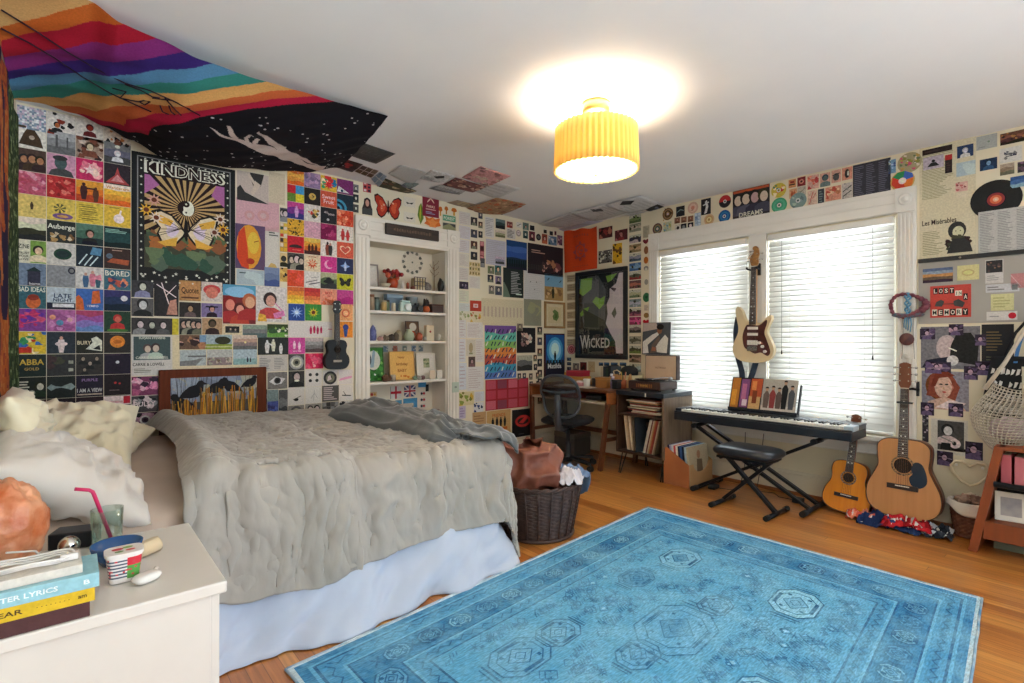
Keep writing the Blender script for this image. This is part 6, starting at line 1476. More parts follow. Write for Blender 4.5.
('B',-2875,2068,-2740,1936,0,1,'white with an embracing couple',14275274,[('S',.42,.05,.85,2115,802),('S',.6,.05,.8,819,2951)],1),
('B',-2738,2068,-2595,1936,0,1,'coral with a white heart outline',13784895,[('h',.5,.5,.7,.6,3786),('h',.5,.5,.56,.46,3156)],1),
('B',-3138,1933,-3009,1801,0,1,'black and white group',4867394,[('F',.25,0,.85,2985,546,546),('F',.55,0,.95,3259,546,2183),('F',.82,0,.8,2985,546,546)],1),
('B',-3007,1933,-2877,1801,0,1,'cream with a red flower head',14469800,[('X',.5,.45,.36,3138,9),('c',.5,.5,.14,3496),('t','BLOOM',.5,.88,.1,.7,2098)],1),
('B',-2875,1933,-2740,1801,0,1,'hot pink with a crescent moon',13187722,[('c',.5,.5,.27,3756),('c',.6,.55,.23,3128)],1),
('B',-2738,1933,-2595,1801,0,1,'dark blue with a leaping figure',2239570,[('X',.5,.5,.3,1948,4),('S',.5,.2,.5,2749)],1),
('B',-3138,1798,-3009,1667,0,1,'plain red orange',13584944,[('B',5,3,[3412,3138],.3)],1),
('B',-3007,1798,-2877,1667,0,1,'white with a grey pencil sketch',14276047,[('K',.1,.3,.8,.5,.05,1365),('K',.3,.2,.95,.35,.06,820),('K',.4,.6,.9,.7,.03,1911)],1),
('B',-2875,1798,-2740,1667,0,1,'green hill with a dark hat',7305818,[('H',[819,1380,2728],.08),('e',.5,.45,.34,.12,546),('e',.5,.58,.17,.15,546)],1),
('B',-2738,1798,-2595,1667,0,1,'acid yellow with a black butterfly',11908394,[('V',.5,.5,.75,.6,546,818)],1),
('B',-3138,1664,-3009,1532,0,1,'yellow fading to orange',14458933,[('H',[3780,3491,3459,3171],.02)],1),
('B',-3007,1664,-2877,1532,0,1,'red fading to orange',14247994,[('H',[3733,3444,3139,2867],.02)],1),
('B',-2875,1664,-2740,1532,0,1,'salmon with red letters',14258040,[('t','BEST',.5,.75,.16,.7,2867),('t','OF',.5,.55,.13,.3,2867),('B',5,3,[3172],.14,.1,.05,.9,.4)],1),
('B',-2738,1664,-2595,1532,0,1,'fuchsia',11874176,[('H',[2599,2888],.1)],1),
('B',-3130,1529,-3004,1395,0,-1,'deep blue album print with a pale burst below the colour grid',2508687,[('X',.5,.5,.4,2221,10),('c',.5,.5,.12,3294)],2),
('B',-3000,1533,-2868,1399,0,-1,'green album print with a yellow sunflower below the colour grid',3836474,[('X',.5,.5,.4,1955,10),('X',.5,.5,.3,3507,9),('c',.5,.5,.12,1586)],2),
('B',-2726,1545,-2601,1406,0,-1,'peach album print with a round face above the hanging ukulele',14655594,[('c',.5,.45,.28,3172),('c',.5,.45,.18,3768)],2),
('B',-2726,1398,-2601,1263,0,-1,'orange album print of a blue robed figure right of the ukulele',14255658,[('S',.5,.05,.8,857,3224),('c',.5,.65,.2,840)],2),
('B',-3129,1393,-2781,1265,7,-1,'wide white print with a row of magenta figures',14077899,[('S',.5,.2,.5,2853),('S',.58,.25,.5,2853),('S',.66,.2,.5,2597),('S',.74,.25,.45,2853),('r',.9,.5,1,.54,2853)],2),
('B',-3129,1261,-3001,1131,0,-1,'pink album print with two white figures',13191830,[('S',.35,.3,.5,3789),('S',.65,.25,.5,3789),('t','you me',.5,.15,.12,.6,3789)],2),
('B',-2999,1260,-2852,1141,3,-1,'hazy grey landscape photo left of the ukulele',9077380,[('H',[1348,1911,2457,2986],.03)],2),
('B',-3354,1262,-3130,1127,3,-1,'dark photo of white dancing figures right of the landscape photos',2895404,[('S',.3,.1,.75,3276),('S',.5,.2,.7,3275),('S',.75,.05,.6,3276),('K',.3,.7,.5,.5,.04,3276)],2),
('B',-3354,1124,-3136,997,10,-1,'pair of grey printed pages right of the cream card',12433586,[('L',.06,.15,.46,.85,7,2184),('L',.54,.15,.94,.85,7,2184,3)],1),
('B',-3129,1129,-3006,997,2,-1,'grey print of a ringed vase seen from above',5196873,[('O',.5,.5,.45,[2457,3275,1910,546])],2),
('B',-3129,994,-3006,866,3,-1,'dark photo of a laughing face below the ringed vase print',3815221,[('F',.5,-.1,1.1,2986,546,546),('e',.52,.4,.16,.06,3548)],2),
('B',-2999,1133,-2855,1008,0,-1,'crimson album print of a ghostly pink figure left of the ukulele',13573967,[('S',.5,.1,.75,3754,3448),('B',5,3,[3415],.2)],2),
('B',-2999,1002,-2866,863,9,-1,'white sheet with four little inked faces',14078412,[('c',.3,.7,.1,819),('c',.7,.7,.1,819),('c',.3,.35,.1,819),('c',.7,.35,.1,819)],2),
('B',-2859,992,-2733,863,9,-1,'white sheet with a round engraved globe below the ukulele',13617860,[('O',.5,.5,.44,[819,1910,1091]),('p',[.3,.3,.6,.4,.5,.7,.35,.6],3259)],2),
('B',-2726,992,-2601,868,9,-1,'white sheet with a pink brush stroke right of the globe print',14275279,[('p',[.05,.25,.9,.4,.95,.55,.5,.5,.1,.4],3483)],2),
('B',-3135,864,-3005,725,9,-1,'white sheet with a small ink comma below the laughing face',13815239,[('e',.5,.3,.14,.09,546),('K',.3,.3,.8,.5,.04,1364)],2),
('B',-2999,860,-2868,727,9,-1,'white sheet with a fine pencil figure',14078668,[('K',.5,.15,.55,.8,.02,2184),('K',.55,.6,.75,.3,.02,2184),('K',.5,.55,.35,.3,.02,2184)],2),
('B',-2863,865,-2723,732,7,-1,'charcoal print full of pale lettering',5591887,[('L',.08,.08,.92,.92,7,2986,4,.55)],2),
('B',-2720,864,-2599,729,9,-1,'white sheet with a black ink stroke beside the casing',14275790,[('K',.2,.35,.85,.3,.07,546),('K',.3,.6,.5,.3,.04,546)],2),
('B',-3132,720,-3008,610,3,-1,'grey photo of a wheel at the bottom of the print cluster',9078401,[('O',.5,.5,.4,[1365,2729,819])],2),
('B',-3000,724,-2867,613,3,-1,'grey photo of two profiles at the bottom of the print cluster',10130831,[('F',.3,0,.9,3259,819,1092),('F',.7,0,.9,3259,546,1638)],2),
('B',-2863,728,-2724,617,3,-1,'dark grey street photo at the bottom of the print cluster',6249303,[('G',4,3,[819,2184,1365],.06)],2),
('B',-2720,725,-2599,612,2,-1,'black and white brush print at the bottom beside the casing',13223101,[('B',6,3,[546,819],.22)],2),
('B',-3284,991,-3139,860,3,-1,'grey photo of a huge eye right of the brown board',7828335,[('p',[.08,.45,.4,.75,.9,.6,.7,.3,.35,.25],3276),('O',.5,.5,.17,[819,273])],2),
('B',-3362,862,-3287,678,3,-1,'dark grey striped photo touching the right edge of the brown board',5591631,[('H',[819,1638,1092,1911,1091],.02)],1),
('B',-3285,856,-3205,656,3,-1,'blue violet night photo below the eye photo',4477071,[('r',0,.55,1,1,1928),('B',6,3,[1386,822],.2,0,0,1,.5)],2),
('B',-3202,851,-3135,648,3,-1,'narrow grey photo right of the blue violet night photo',6973541,[('H',[1092,1911,1365],.05)],1),
('B',-2598,2577,-2548,2509,3,-1,'tiny grey photo, first of three above the left bookcase casing',7828858,[('F',.5,0,.8,3275,546,1092)],1),
('B',-2598,2492,-2548,2423,3,-1,'tiny black and teal photo, second of three above the left bookcase casing',2107436,[('F',.5,0,.8,3275,546,1092)],1),
('B',-2598,2406,-2548,2338,3,-1,'tiny grey and black photo, third of three above the left bookcase casing',5196362,[('F',.5,0,.8,3275,546,1092)],1),
('B',-2516,2484,-2421,2334,11,-1,'small cutout of a girl with long dark hair above the bookcase',3813164,[('p',[.1,0,.9,0,1,.3,.7,.42,.3,.42,0,.3],1092),('e',.5,.68,.32,.32,802),('e',.5,.68,.18,.2,3224)],1,{'shape':[(0,0),(1,0),(1,.35),(.85,.6),(.8,.9),(.5,1),(.2,.9),(.15,.6),(0,.35)]}),
('B',-2507,2621,-2433,2530,12,-1,'small red and white sticker high above the bookcase',11879754,[('G',2,3,[3532,803],.2)],1),
('B',-2407,2545,-2133,2320,13,-1,'large red paper butterfly above the bookcase',3806740,[('V',.5,.5,1.0,1.0,2610,3155,785),('B',6,4,[3496],.04,.2,.3,.8,.8)],1,{'shape':'butterfly'}),
('B',-2116,2558,-1993,2471,14,-1,'white card with a black moustache, upper of two above the bookcase sign',14077888,[('p',[.2,.5,.5,.42,.85,.55,.7,.3,.5,.36,.3,.28],546)],1),
('B',-2116,2420,-1993,2333,14,-1,'white card with a black moustache, lower of two above the bookcase sign',14077888,[('p',[.2,.5,.5,.42,.85,.55,.7,.3,.5,.36,.3,.28],546)],1),
('B',-1919,2648,-1737,2414,15,-1,'burgundy banner with pale print above the bookcase sign',8004662,[('p',[.3,.62,.5,.8,.7,.62,.7,.56,.5,.72,.3,.56],3514),('t','PARKS',.5,.42,.1,.7,3514),('r',.2,.28,.8,.32,3225),('L',.2,.1,.8,.22,2,2203)],2),
('B',-1970,2532,-1906,2327,16,-1,'green paper leaf left of the burgundy banner',6257196,[('p',[.4,.1,.6,.5,.5,.95,.3,.5],2723)],1,{'shape':[(.5,0),(1,.3),(.9,.7),(.6,1),(.2,.8),(0,.4)]}),
('B',-1900,2417,-1714,2295,16,-1,'orange maple leaf of paper under the burgundy banner',13593130,[('X',.5,.5,.4,3460,5)],1,{'shape':[(.5,0),(.7,.25),(1,.4),(.9,.7),(.95,1),(.65,.85),(.5,1),(.3,.85),(.05,1),(.12,.6),(0,.4),(.35,.25)]}),
('B',-1742,2533,-1695,2442,17,-1,'golden brown mushroom sticker, first in the row right of the banner',13208117,[('e',.5,.7,.45,.25,2914)],1,{'shape':[(.35,0),(.65,0),(.65,.5),(1,.6),(.8,.95),(.5,1),(.2,.95),(0,.6),(.35,.5)]}),
('B',-1675,2545,-1629,2467,17,-1,'golden brown mushroom sticker, second in the row right of the banner',11038762,[('e',.5,.7,.45,.25,2914)],1,{'shape':[(.35,0),(.65,0),(.65,.5),(1,.6),(.8,.95),(.5,1),(.2,.95),(0,.6),(.35,.5)]}),
('B',-1597,2545,-1526,2467,17,-1,'golden brown mushroom sticker, third in the row right of the banner',13212218,[('e',.5,.7,.45,.25,2914)],1,{'shape':[(.35,0),(.65,0),(.65,.5),(1,.6),(.8,.95),(.5,1),(.2,.95),(0,.6),(.35,.5)]}),
('B',-1703,2468,-1535,2298,18,-1,'green topped card of a landscape at the right end above the bookcase',13813934,[('r',.06,.62,.94,.95,1431),('t','FOREST',.5,.78,.18,.75,3548),('r',.06,.06,.94,.5,2182),('p',[.06,.3,.5,.48,.94,.28,.94,.5,.06,.5],1092)],2),
('B',-1360,2489,-1278,2406,3,-1,'small dark portrait photo, first from the top in the column right of the bookcase',3814456,[('F',.5,0,.9,3258,546,1910)],1),
('B',-1360,2364,-1278,2283,3,-1,'small dark portrait photo, second from the top in the column right of the bookcase',4868690,[('F',.5,0,.9,3258,546,1093)],1),
('B',-1360,2248,-1278,2168,3,-1,'small dark portrait photo, third from the top in the column right of the bookcase',5913140,[('F',.5,0,.9,3513,545,1910)],1),
('B',-1360,2138,-1278,2058,3,-1,'small dark portrait photo, fourth from the top in the column right of the bookcase',2895928,[('F',.5,0,.9,2985,274,819)],1),
('B',-1264,2553,-1211,2488,3,-1,'tiny photo, first from the top in the narrow column right of the bookcase',4868690,[('F',.5,0,.9,3258,546,1093)],1),
('B',-1264,2456,-1211,2391,3,-1,'tiny photo, second from the top in the narrow column right of the bookcase',5913140,[('F',.5,0,.9,3513,545,1910)],1),
('B',-1264,2359,-1211,2293,3,-1,'tiny photo, third from the top in the narrow column right of the bookcase',2895928,[('F',.5,0,.9,2985,274,819)],1),
('B',-1245,2259,-1191,2059,3,-1,'narrow red photo booth strip right of the bookcase',8007482,[('G',1,4,[3208,1058,2935],.1)],1),
('B',-1238,2085,-1184,1993,3,-1,'tiny double photo under the red booth strip',3816000,[('G',1,2,[2184,1365],.1)],2),
('B',-1380,2035,-1242,1899,3,-1,'cream card with a pattern of small brown figures',13482383,[('G',4,3,[2164,2709,1635],.22)],1),
('B',-1616,2232,-1508,2134,19,-1,'pale lined note on the casing right of the shelves',13617848,[('L',.1,.1,.9,.9,5,2985)],1),
('B',-1616,2068,-1520,1909,18,-1,'light blue whale sticker card on the right casing of the bookcase',11125970,[('e',.5,.45,.36,.12,581),('p',[.75,.5,.95,.7,.9,.4],581)],1),
('B',-1616,1899,-1522,1779,19,-1,'pale green note below the whale card',12176562,[('L',.15,.2,.85,.8,3,2216)],1),
('B',-1608,1753,-1530,1670,18,-1,'white card with a small penguin on the right casing of the bookcase',13225682,[('F',.5,0,.8,3549,564,837)],1),
('B',-1608,1660,-1526,1548,19,-1,'blank pale note below the penguin card',13618630,[],1),
('B',-1501,1827,-1390,1753,3,-1,'small purple black photo on the white sheets right of the shelves',4142404,[('F',.35,0,.8,2168,546,547),('F',.68,0,.8,2168,546,1349)],2),
('B',-1613,2306,-1510,2237,20,2,'cream',13617604,[('L',.08,.08,.92,.92,9,2986,0,.28)],1),
('B',-1504,2524,-1368,2395,20,2,'ivory',13486274,[('L',.08,.08,.92,.92,6,2986,1,.28)],1),
('B',-1504,2385,-1368,2256,20,2,'lilac white',13223628,[('L',.08,.08,.92,.92,9,2986,2,.28)],1),
('B',-1504,2246,-1377,2117,20,2,'pinkish white',13617867,[('L',.08,.08,.92,.92,6,2986,3,.28)],0),
('B',-1504,2107,-1380,1978,20,2,'warm white',13814976,[('L',.08,.08,.92,.92,9,2986,4,.28)],0),
('B',-1504,1969,-1386,1840,20,2,'buff',13486528,[('L',.08,.08,.92,.92,6,2986,5,.28)],0),
('B',-1377,1890,-1242,1769,20,2,'bone',13683906,[('L',.08,.08,.92,.92,9,2986,6,.28)],0),
('B',-1502,1741,-1385,1622,20,2,'pale lime',13225400,[('L',.08,.08,.92,.92,6,2986,7,.28)],0),
('B',-1502,1612,-1374,1473,20,2,'pale aqua',12897481,[('L',.08,.08,.92,.92,9,2986,8,.28)],0),
('B',-1502,1463,-1417,1264,20,2,'plain white',13619150,[('L',.08,.08,.92,.92,6,2986,9,.28)],0),
('B',-1411,1425,-1204,1265,20,2,'chalk white',13816012,[('L',.08,.08,.92,.92,9,2986,10,.28)],0),
('B',-1502,1254,-1423,1026,20,2,'bluish white',13488084,[('L',.08,.08,.92,.92,6,2986,11,.28)],0),
('B',-1299,1255,-1196,1021,20,2,'linen',13684425,[('L',.08,.08,.92,.92,9,2986,12,.28)],0),
('B',-1502,1016,-1411,748,20,2,'ice blue',13357014,[('L',.08,.08,.92,.92,6,2986,13,.28)],0),
('B',-1405,974,-1196,733,20,2,'broad white',13881806,[('L',.08,.08,.92,.92,9,2986,14,.28)],0),
('B',-1608,1518,-1510,1323,20,2,'stone',13487302,[('L',.08,.08,.92,.92,6,2986,15,.28)],0),
('B',-1608,1303,-1510,1088,20,2,'grey white',13224648,[('L',.08,.08,.92,.92,9,2986,16,.28)],0),
('B',-1608,1068,-1510,853,20,2,'narrow white',13619149,[('L',.08,.08,.92,.92,6,2986,17,.28)],0),
('B',-1312,717,-1191,615,20,2,'powder blue',13225942,[('L',.08,.08,.92,.92,9,2986,18,.28)],0),
('B',-1605,715,-1516,480,20,2,'silver white',13619410,[('L',.08,.08,.92,.92,6,2986,19,.28)],0),
('B',-1370,1645,-1227,1537,14,-1,'red square card with a white window right of the bookcase',11878447,[('r',.3,.35,.7,.7,3532),('r',.38,.42,.62,.62,3207)],2),
('B',-1502,1532,-1368,1443,14,-1,'pale card with sage leaf drawings',13815224,[('B',6,3,[2198,2728],.14)],2),
('B',-1370,1527,-1222,1426,14,-1,'cream card with olive flowers',13814184,[('B',9,3,[2180,3237,2916],.12)],2),
('B',-1415,1250,-1303,1084,14,-1,'pale illustration of a vase on the white sheets',13223092,[('e',.5,.5,.22,.3,2711),('r',.3,.1,.7,.2,2182)],2),
('B',-1389,1077,-1305,973,3,-1,'small brown photo under the vase illustration',5917252,[('F',.5,0,.8,2696,546,1877)],2),
('B',-1504,726,-1321,590,14,-1,'cream card of a green and yellow garden',13813658,[('B',10,3,[2196,3236,1907],.14)],2),
('B',-1502,585,-1423,461,19,-1,'pale violet note below the garden card',12103625,[('L',.1,.1,.9,.9,4,2442)],1),
('B',-1324,606,-1200,510,19,-1,'white sheet with navy ink handwriting',13488342,[('B',7,3,[565,839],.14)],2),
('B',-1337,508,-1165,374,14,-1,'tan card behind the blanket end',12097388,[('L',.1,.2,.9,.8,3,2421)],0),
('B',-1180,2520,-1062,2313,20,-1,'white handwritten lyric sheet among the small photos',13815499,[('L',.08,.05,.92,.95,11,2184,2,.3)],0),
('B',-1039,2521,-910,2421,3,6,'dark hillside',3817284,[('H',[546,836,1655],.06)],1),
('B',-1043,2399,-910,2331,3,6,'sepia field',9076066,[('H',[1636,2455,3258],.05)],1),
('B',-885,2515,-805,2450,3,6,'red coated people',9062980,[('F',.3,0,.8,3224,546,2883),('F',.7,0,.8,3224,546,1843)],1),
('B',-752,2527,-676,2472,3,6,'white doodle',13815496,[('K',.2,.3,.8,.7,.1,1910)],1),
('B',-659,2537,-571,2458,3,6,'green park',6254696,[('F',.5,0,.7,3224,546,2200)],1),
('B',-553,2521,-485,2467,3,6,'plain black',2236452,[],1),
('B',-655,2449,-583,2365,3,6,'mint and black',4151896,[('F',.5,0,.8,3275,546,563)],1),
('B',-566,2455,-476,2349,3,6,'red and dark',6958904,[('F',.5,0,.8,3241,546,802)],1),
('B',-369,2452,-285,2342,3,6,'brick red',9061428,[('F',.5,0,.8,3224,546,2916)],1),
('B',-268,2443,-132,2341,3,6,'blue crowd',6256784,[('B',7,3,[3276,854,2202],.15)],1),
('B',-122,2469,-39,2355,3,6,'plum crowd',6964312,[('B',7,5,[3242,803,2151],.2)],1),
('B',-342,2502,-293,2463,3,6,'tiny black',2039072,[],1),
('B',-247,2498,-194,2452,3,6,'tiny charcoal',2762796,[],1),
('B',-169,2509,-137,2463,3,6,'tiny maroon',5910324,[],1),
('B',-889,2442,-765,2335,20,-1,'small sheet of black handwriting under the red coated people photo',13486274,[('L',.08,.08,.92,.92,6,1365)],1),
('B',-756,2445,-685,2373,12,-1,'round grey skull sticker in the row under the ceiling near the corner',10853014,[('c',.5,.55,.3,3532),('c',.4,.55,.08,546),('c',.6,.55,.08,546)],1,{'shape':'disc'}),
('B',-459,2442,-385,2367,12,-1,'round black sticker in the row under the ceiling near the corner',2236454,[('c',.5,.5,.28,1365)],1,{'shape':'disc'}),
('B',-1167,2294,-902,2031,20,-1,'lavender grey sheet with faint lines',12105412,[('L',.06,.06,.94,.94,12,2730,2,.3)],0),
('B',-1041,2124,-921,2048,3,-1,'small lilac photo on the lavender grey sheet',7301240,[('H',[1092,2185,2987],.05)],1),
('B',-893,2319,-598,2012,1,-1,'poster of blue dusk sky over a dark forest',3100544,[('H',[547,564,857,1130,583],.02),('G',9,1,[290],.2,0,0,1,.42)],1),
('B',-586,2324,-27,1987,1,-1,'wide dark concert poster with lit performers',2761254,[('L',.1,.68,.5,.82,2,2695),('B',16,4,[1860,2677,1075,3224],.07,.35,.05,.98,.5),('G',10,1,[819],.25,.02,.05,.5,.4)],1),
('B',-1144,2015,-1057,1935,3,-1,'small photo with a green sofa in the cluster left of the dark tracklist poster',7305816,[('F',.5,0,.9,3258,546,1910)],1),
('B',-1049,2029,-965,1927,3,-1,'small photo with a teal stage in the cluster left of the dark tracklist poster',3828328,[('F',.5,0,.9,3513,545,1910)],1),
('B',-1145,1924,-1069,1846,3,-1,'small photo with a dark bar in the cluster left of the dark tracklist poster',3354682,[('F',.5,0,.9,3513,545,1910)],1),
('B',-1043,1917,-961,1833,3,-1,'small photo with a lilac face in the cluster left of the dark tracklist poster',8022664,[('F',.5,0,.9,2985,274,819)],1),
('B',-1131,1814,-1057,1725,3,-1,'small photo with a white dress in the cluster left of the dark tracklist poster',9076856,[('F',.5,0,.9,3258,546,1910)],1),
('B',-1046,1812,-954,1719,3,-1,'small photo with a grey group in the cluster left of the dark tracklist poster',5593178,[('F',.5,0,.9,3258,546,1093)],1),
('B',-937,2019,-649,1704,1,-1,'dark green poster with a column of white text',2502700,[('L',.38,.12,.9,.9,14,2730,3,.4),('p',[0,0,.35,0,.2,.3,.05,.5,0,.5],1654),('r',.62,.1,.92,.14,3292)],1),
('B',-642,2015,-335,1697,20,-1,'white lined sheet with a few pencil marks',13224134,[('L',.05,.03,.95,.97,14,3003,2,.25),('K',.3,.6,.34,.64,.03,1365),('K',.6,.65,.63,.6,.03,1365),('K',.5,.35,.55,.38,.03,1365)],0),
('B',-328,2005,-27,1704,1,-1,'poster of a blue sky over a desert with a lone figure',8037823,[('r',0,0,1,.52,2693),('B',12,4,[2148,3239],.1,0,0,1,.5),('S',.45,.08,.45,818),('K',.15,.75,.25,.85,.04,836),('K',.8,.7,.9,.8,.04,836)],1),
('B',-1223,1678,-648,1399,1,-1,'large cream poster of vertical text columns',13616293,[('G',11,1,[2985],.28,.02,.08,.98,.94)],0),
('B',-642,1701,-378,1405,21,-1,'plain grey green sheet left of the framed leaf',9079672,[('B',4,2,[2183,2455],.3)],0),
('B',-1184,1398,-755,838,1,-1,'rainbow coloured poster of overlapping graffiti letters',9071269,[('H',[1403,1179,2900,3460,2230,1722,1881],.03),('K',.03,.03,.12000000000000001,.105,.03,564),('K',.15,.03,.21000000000000002,.105,.03,581),('K',.27,.03,.36,.105,.03,1061),('K',.39,.03,.45,.105,.03,3548),('K',.51,.03,.6000000000000001,.105,.03,564),('K',.63,.03,.69,.105,.03,581),('K',.75,.03,.8400000000000001,.105,.03,1061),('K',.87,.03,.9299999999999999,.105,.03,3548),('K',.03,.148,.09000000000000001,.22299999999999998,.03,3548),('K',.16999999999999998,.148,.24,.22299999999999998,.03,564),('K',.31,.148,.33,.22299999999999998,.03,581),('K',.39,.148,.48,.22299999999999998,.03,1061),('K',.53,.148,.5700000000000001,.22299999999999998,.03,3548),('K',.67,.148,.72,.22299999999999998,.03,564),('K',.75,.148,.81,.22299999999999998,.03,581),('K',.89,.148,.96,.22299999999999998,.03,1061),('K',.03,.266,.12000000000000001,.34099999999999997,.03,1061),('K',.19,.266,.21000000000000002,.34099999999999997,.03,3548),('K',.29000000000000004,.266,.36,.34099999999999997,.03,564),('K',.39,.266,.45,.34099999999999997,.03,581),('K',.55,.266,.6000000000000001,.34099999999999997,.03,1061),('K',.65,.266,.69,.34099999999999997,.03,3548),('K',.75,.266,.8400000000000001,.34099999999999997,.03,564),('K',.91,.266,.9299999999999999,.34099999999999997,.03,581),('K',.03,.384,.09000000000000001,.45899999999999996,.03,581),('K',.15,.384,.24,.45899999999999996,.03,1061),('K',.27,.384,.33,.45899999999999996,.03,3548),('K',.39,.384,.48,.45899999999999996,.03,564),('K',.51,.384,.5700000000000001,.45899999999999996,.03,581),('K',.63,.384,.72,.45899999999999996,.03,1061),('K',.75,.384,.81,.45899999999999996,.03,3548),('K',.87,.384,.96,.45899999999999996,.03,564),('K',.03,.502,.12000000000000001,.577,.03,564),('K',.16999999999999998,.502,.21000000000000002,.577,.03,581),('K',.31,.502,.36,.577,.03,1061),('K',.39,.502,.45,.577,.03,3548),('K',.53,.502,.6000000000000001,.577,.03,564),('K',.67,.502,.69,.577,.03,581),('K',.75,.502,.8400000000000001,.577,.03,1061),('K',.89,.502,.9299999999999999,.577,.03,3548),('K',.03,.62,.09000000000000001,.695,.03,3548),('K',.19,.62,.24,.695,.03,564),('K',.29000000000000004,.62,.33,.695,.03,581),('K',.39,.62,.48,.695,.03,1061),('K',.55,.62,.5700000000000001,.695,.03,3548),('K',.65,.62,.72,.695,.03,564),('K',.75,.62,.81,.695,.03,581),('K',.91,.62,.96,.695,.03,1061),('K',.03,.738,.12000000000000001,.813,.03,1061),('K',.15,.738,.21000000000000002,.813,.03,3548),('K',.27,.738,.36,.813,.03,564),('K',.39,.738,.45,.813,.03,581),('K',.51,.738,.6000000000000001,.813,.03,1061),('K',.63,.738,.69,.813,.03,3548),('K',.75,.738,.8400000000000001,.813,.03,564),('K',.87,.738,.9299999999999999,.813,.03,581),('K',.03,.856,.09000000000000001,.9309999999999999,.03,581),('K',.16999999999999998,.856,.24,.9309999999999999,.03,1061),('K',.31,.856,.33,.9309999999999999,.03,3548),('K',.39,.856,.48,.9309999999999999,.03,564),('K',.53,.856,.5700000000000001,.9309999999999999,.03,581),('K',.67,.856,.72,.9309999999999999,.03,1061),('K',.75,.856,.81,.9309999999999999,.03,3548),('K',.89,.856,.96,.9309999999999999,.03,564)],1),
('B',-746,1382,-471,1105,1,-1,'black poster of a circle of people',2039072,[('B',26,4,[2150,3241,1348,3275],.1,.2,.25,.8,.78)],1),
('B',-744,1425,-661,1344,3,-1,'small cutout of a singer above the black circle poster',9075308,[('F',.5,0,.9,3257,802,1364)],2),
('B',-741,1077,-517,909,3,-1,'grey photo of a misty field',7829359,[('H',[819,1638,2729],.06)],1),
('B',-439,1393,-367,1307,3,-1,'tiny photo of a white shirt in the column left of the blue glow poster',3814456,[('F',.5,0,.9,3258,546,1910)],1),
('B',-439,1275,-367,1189,3,-1,'tiny photo of a dark jacket in the column left of the blue glow poster',4868690,[('F',.5,0,.9,3258,546,1093)],1),
('B',-439,1151,-367,1065,3,-1,'tiny photo of a pair of friends in the column left of the blue glow poster',5913140,[('F',.5,0,.9,3513,545,1910)],1),
('B',-439,1033,-367,947,3,-1,'tiny photo of a smiling face in the column left of the blue glow poster',2895928,[('F',.5,0,.9,2985,274,819)],1),
('B',-439,909,-367,824,3,-1,'tiny photo of a striped top in the column left of the blue glow poster',3814456,[('F',.5,0,.9,3258,546,1910)],1),
('B',-500,1079,-448,1008,3,-1,'tiny dark snapshot right of the upper half of the grey field photo',5913140,[('F',.5,0,.9,3513,545,1910)],1),
('B',-495,978,-443,908,3,-1,'tiny dark snapshot at the lower right corner of the grey field photo',2895928,[('F',.5,0,.9,2985,274,819)],1),
('B',-565,875,-514,805,3,-1,'tiny dark snapshot under the right end of the grey field photo',3814456,[('F',.5,0,.9,3258,546,1910)],1),
('B',-560,786,-509,716,3,-1,'tiny dark snapshot just above the wide red poster under the grey field photo',4868690,[('F',.5,0,.9,3258,546,1093)],1),
('B',-462,882,-409,811,3,-1,'tiny dark snapshot in the top of the pair beside the red poster corner',5913140,[('F',.5,0,.9,3513,545,1910)],1),
('B',-456,786,-403,716,3,-1,'tiny dark snapshot in the bottom of the pair beside the red poster corner',2895928,[('F',.5,0,.9,2985,274,819)],1),
('B',-734,882,-684,813,3,-1,'tiny dark snapshot under the left end of the grey field photo',3814456,[('F',.5,0,.9,3258,546,1910)],1),
('B',-661,882,-611,813,3,-1,'tiny dark snapshot under the middle of the grey field photo',4868690,[('F',.5,0,.9,3258,546,1093)],1),
('B',-341,1322,8,815,1,-1,'dark framed poster of a glowing blue light with a tiny silhouette',4137510,[('r',.1,.03,.95,.97,601),('e',.52,.62,.38,.3,1180),('e',.52,.62,.28,.23,2254),('e',.52,.64,.18,.15,3310),('S',.52,.38,.22,290),('r',.1,.03,.95,.34,547),('G',6,1,[290,564],.15,.1,.25,.95,.42),('t','Matilda',.5,.26,.11,.75,3549)],1),
('B',-1174,830,-577,512,1,-1,'wide red poster with rows of rounded pink panels',10498104,[('G',4,3,[3175,2885,2902,2117],.08)],1),
('B',-1158,505,-833,190,1,-1,'tan poster with a row of dark figures over orange lettering',12886636,[('t','FRIENDS',.5,.84,.11,.8,2915),('S',.25,.45,.32,546),('S',.42,.45,.33,546),('S',.58,.45,.32,546),('S',.75,.45,.33,546),('r',.15,.34,.85,.43,2915),('e',.5,.26,.3,.06,3491),('r',.2,.15,.8,.19,2898)],1),
('B',-813,489,-498,163,1,-1,'black poster with a red swirl emblem',2038813,[('e',.5,.6,.36,.2,2867),('e',.5,.6,.26,.12,546),('p',[.3,.55,.6,.75,.72,.68,.5,.52],2867),('L',.3,.15,.7,.2,1,1365)],1),
('B',-436,813,-369,735,3,-1,'tiny snapshot of the lower column left of the desk, first from the top',3814456,[('F',.5,0,.9,3258,546,1910)],1),
('B',-436,707,-369,628,3,-1,'tiny snapshot of the lower column left of the desk, second from the top',4868690,[('F',.5,0,.9,3258,546,1093)],1),
('B',-436,605,-369,527,3,-1,'tiny snapshot of the lower column left of the desk, third from the top',5913140,[('F',.5,0,.9,3513,545,1910)],1),
('R',-524,2474,-712,2354,3,-1,'dark red theatre photo right of the orange banner',4858918,[('B',8,3,[2099,2661,529],.16)],1),
('R',-746,2412,-912,2299,3,-1,'maroon photo of a singer near the ceiling corner',5909038,[('F',.5,0,.85,3207,529,2099),('B',4,3,[2662],.12)],1),
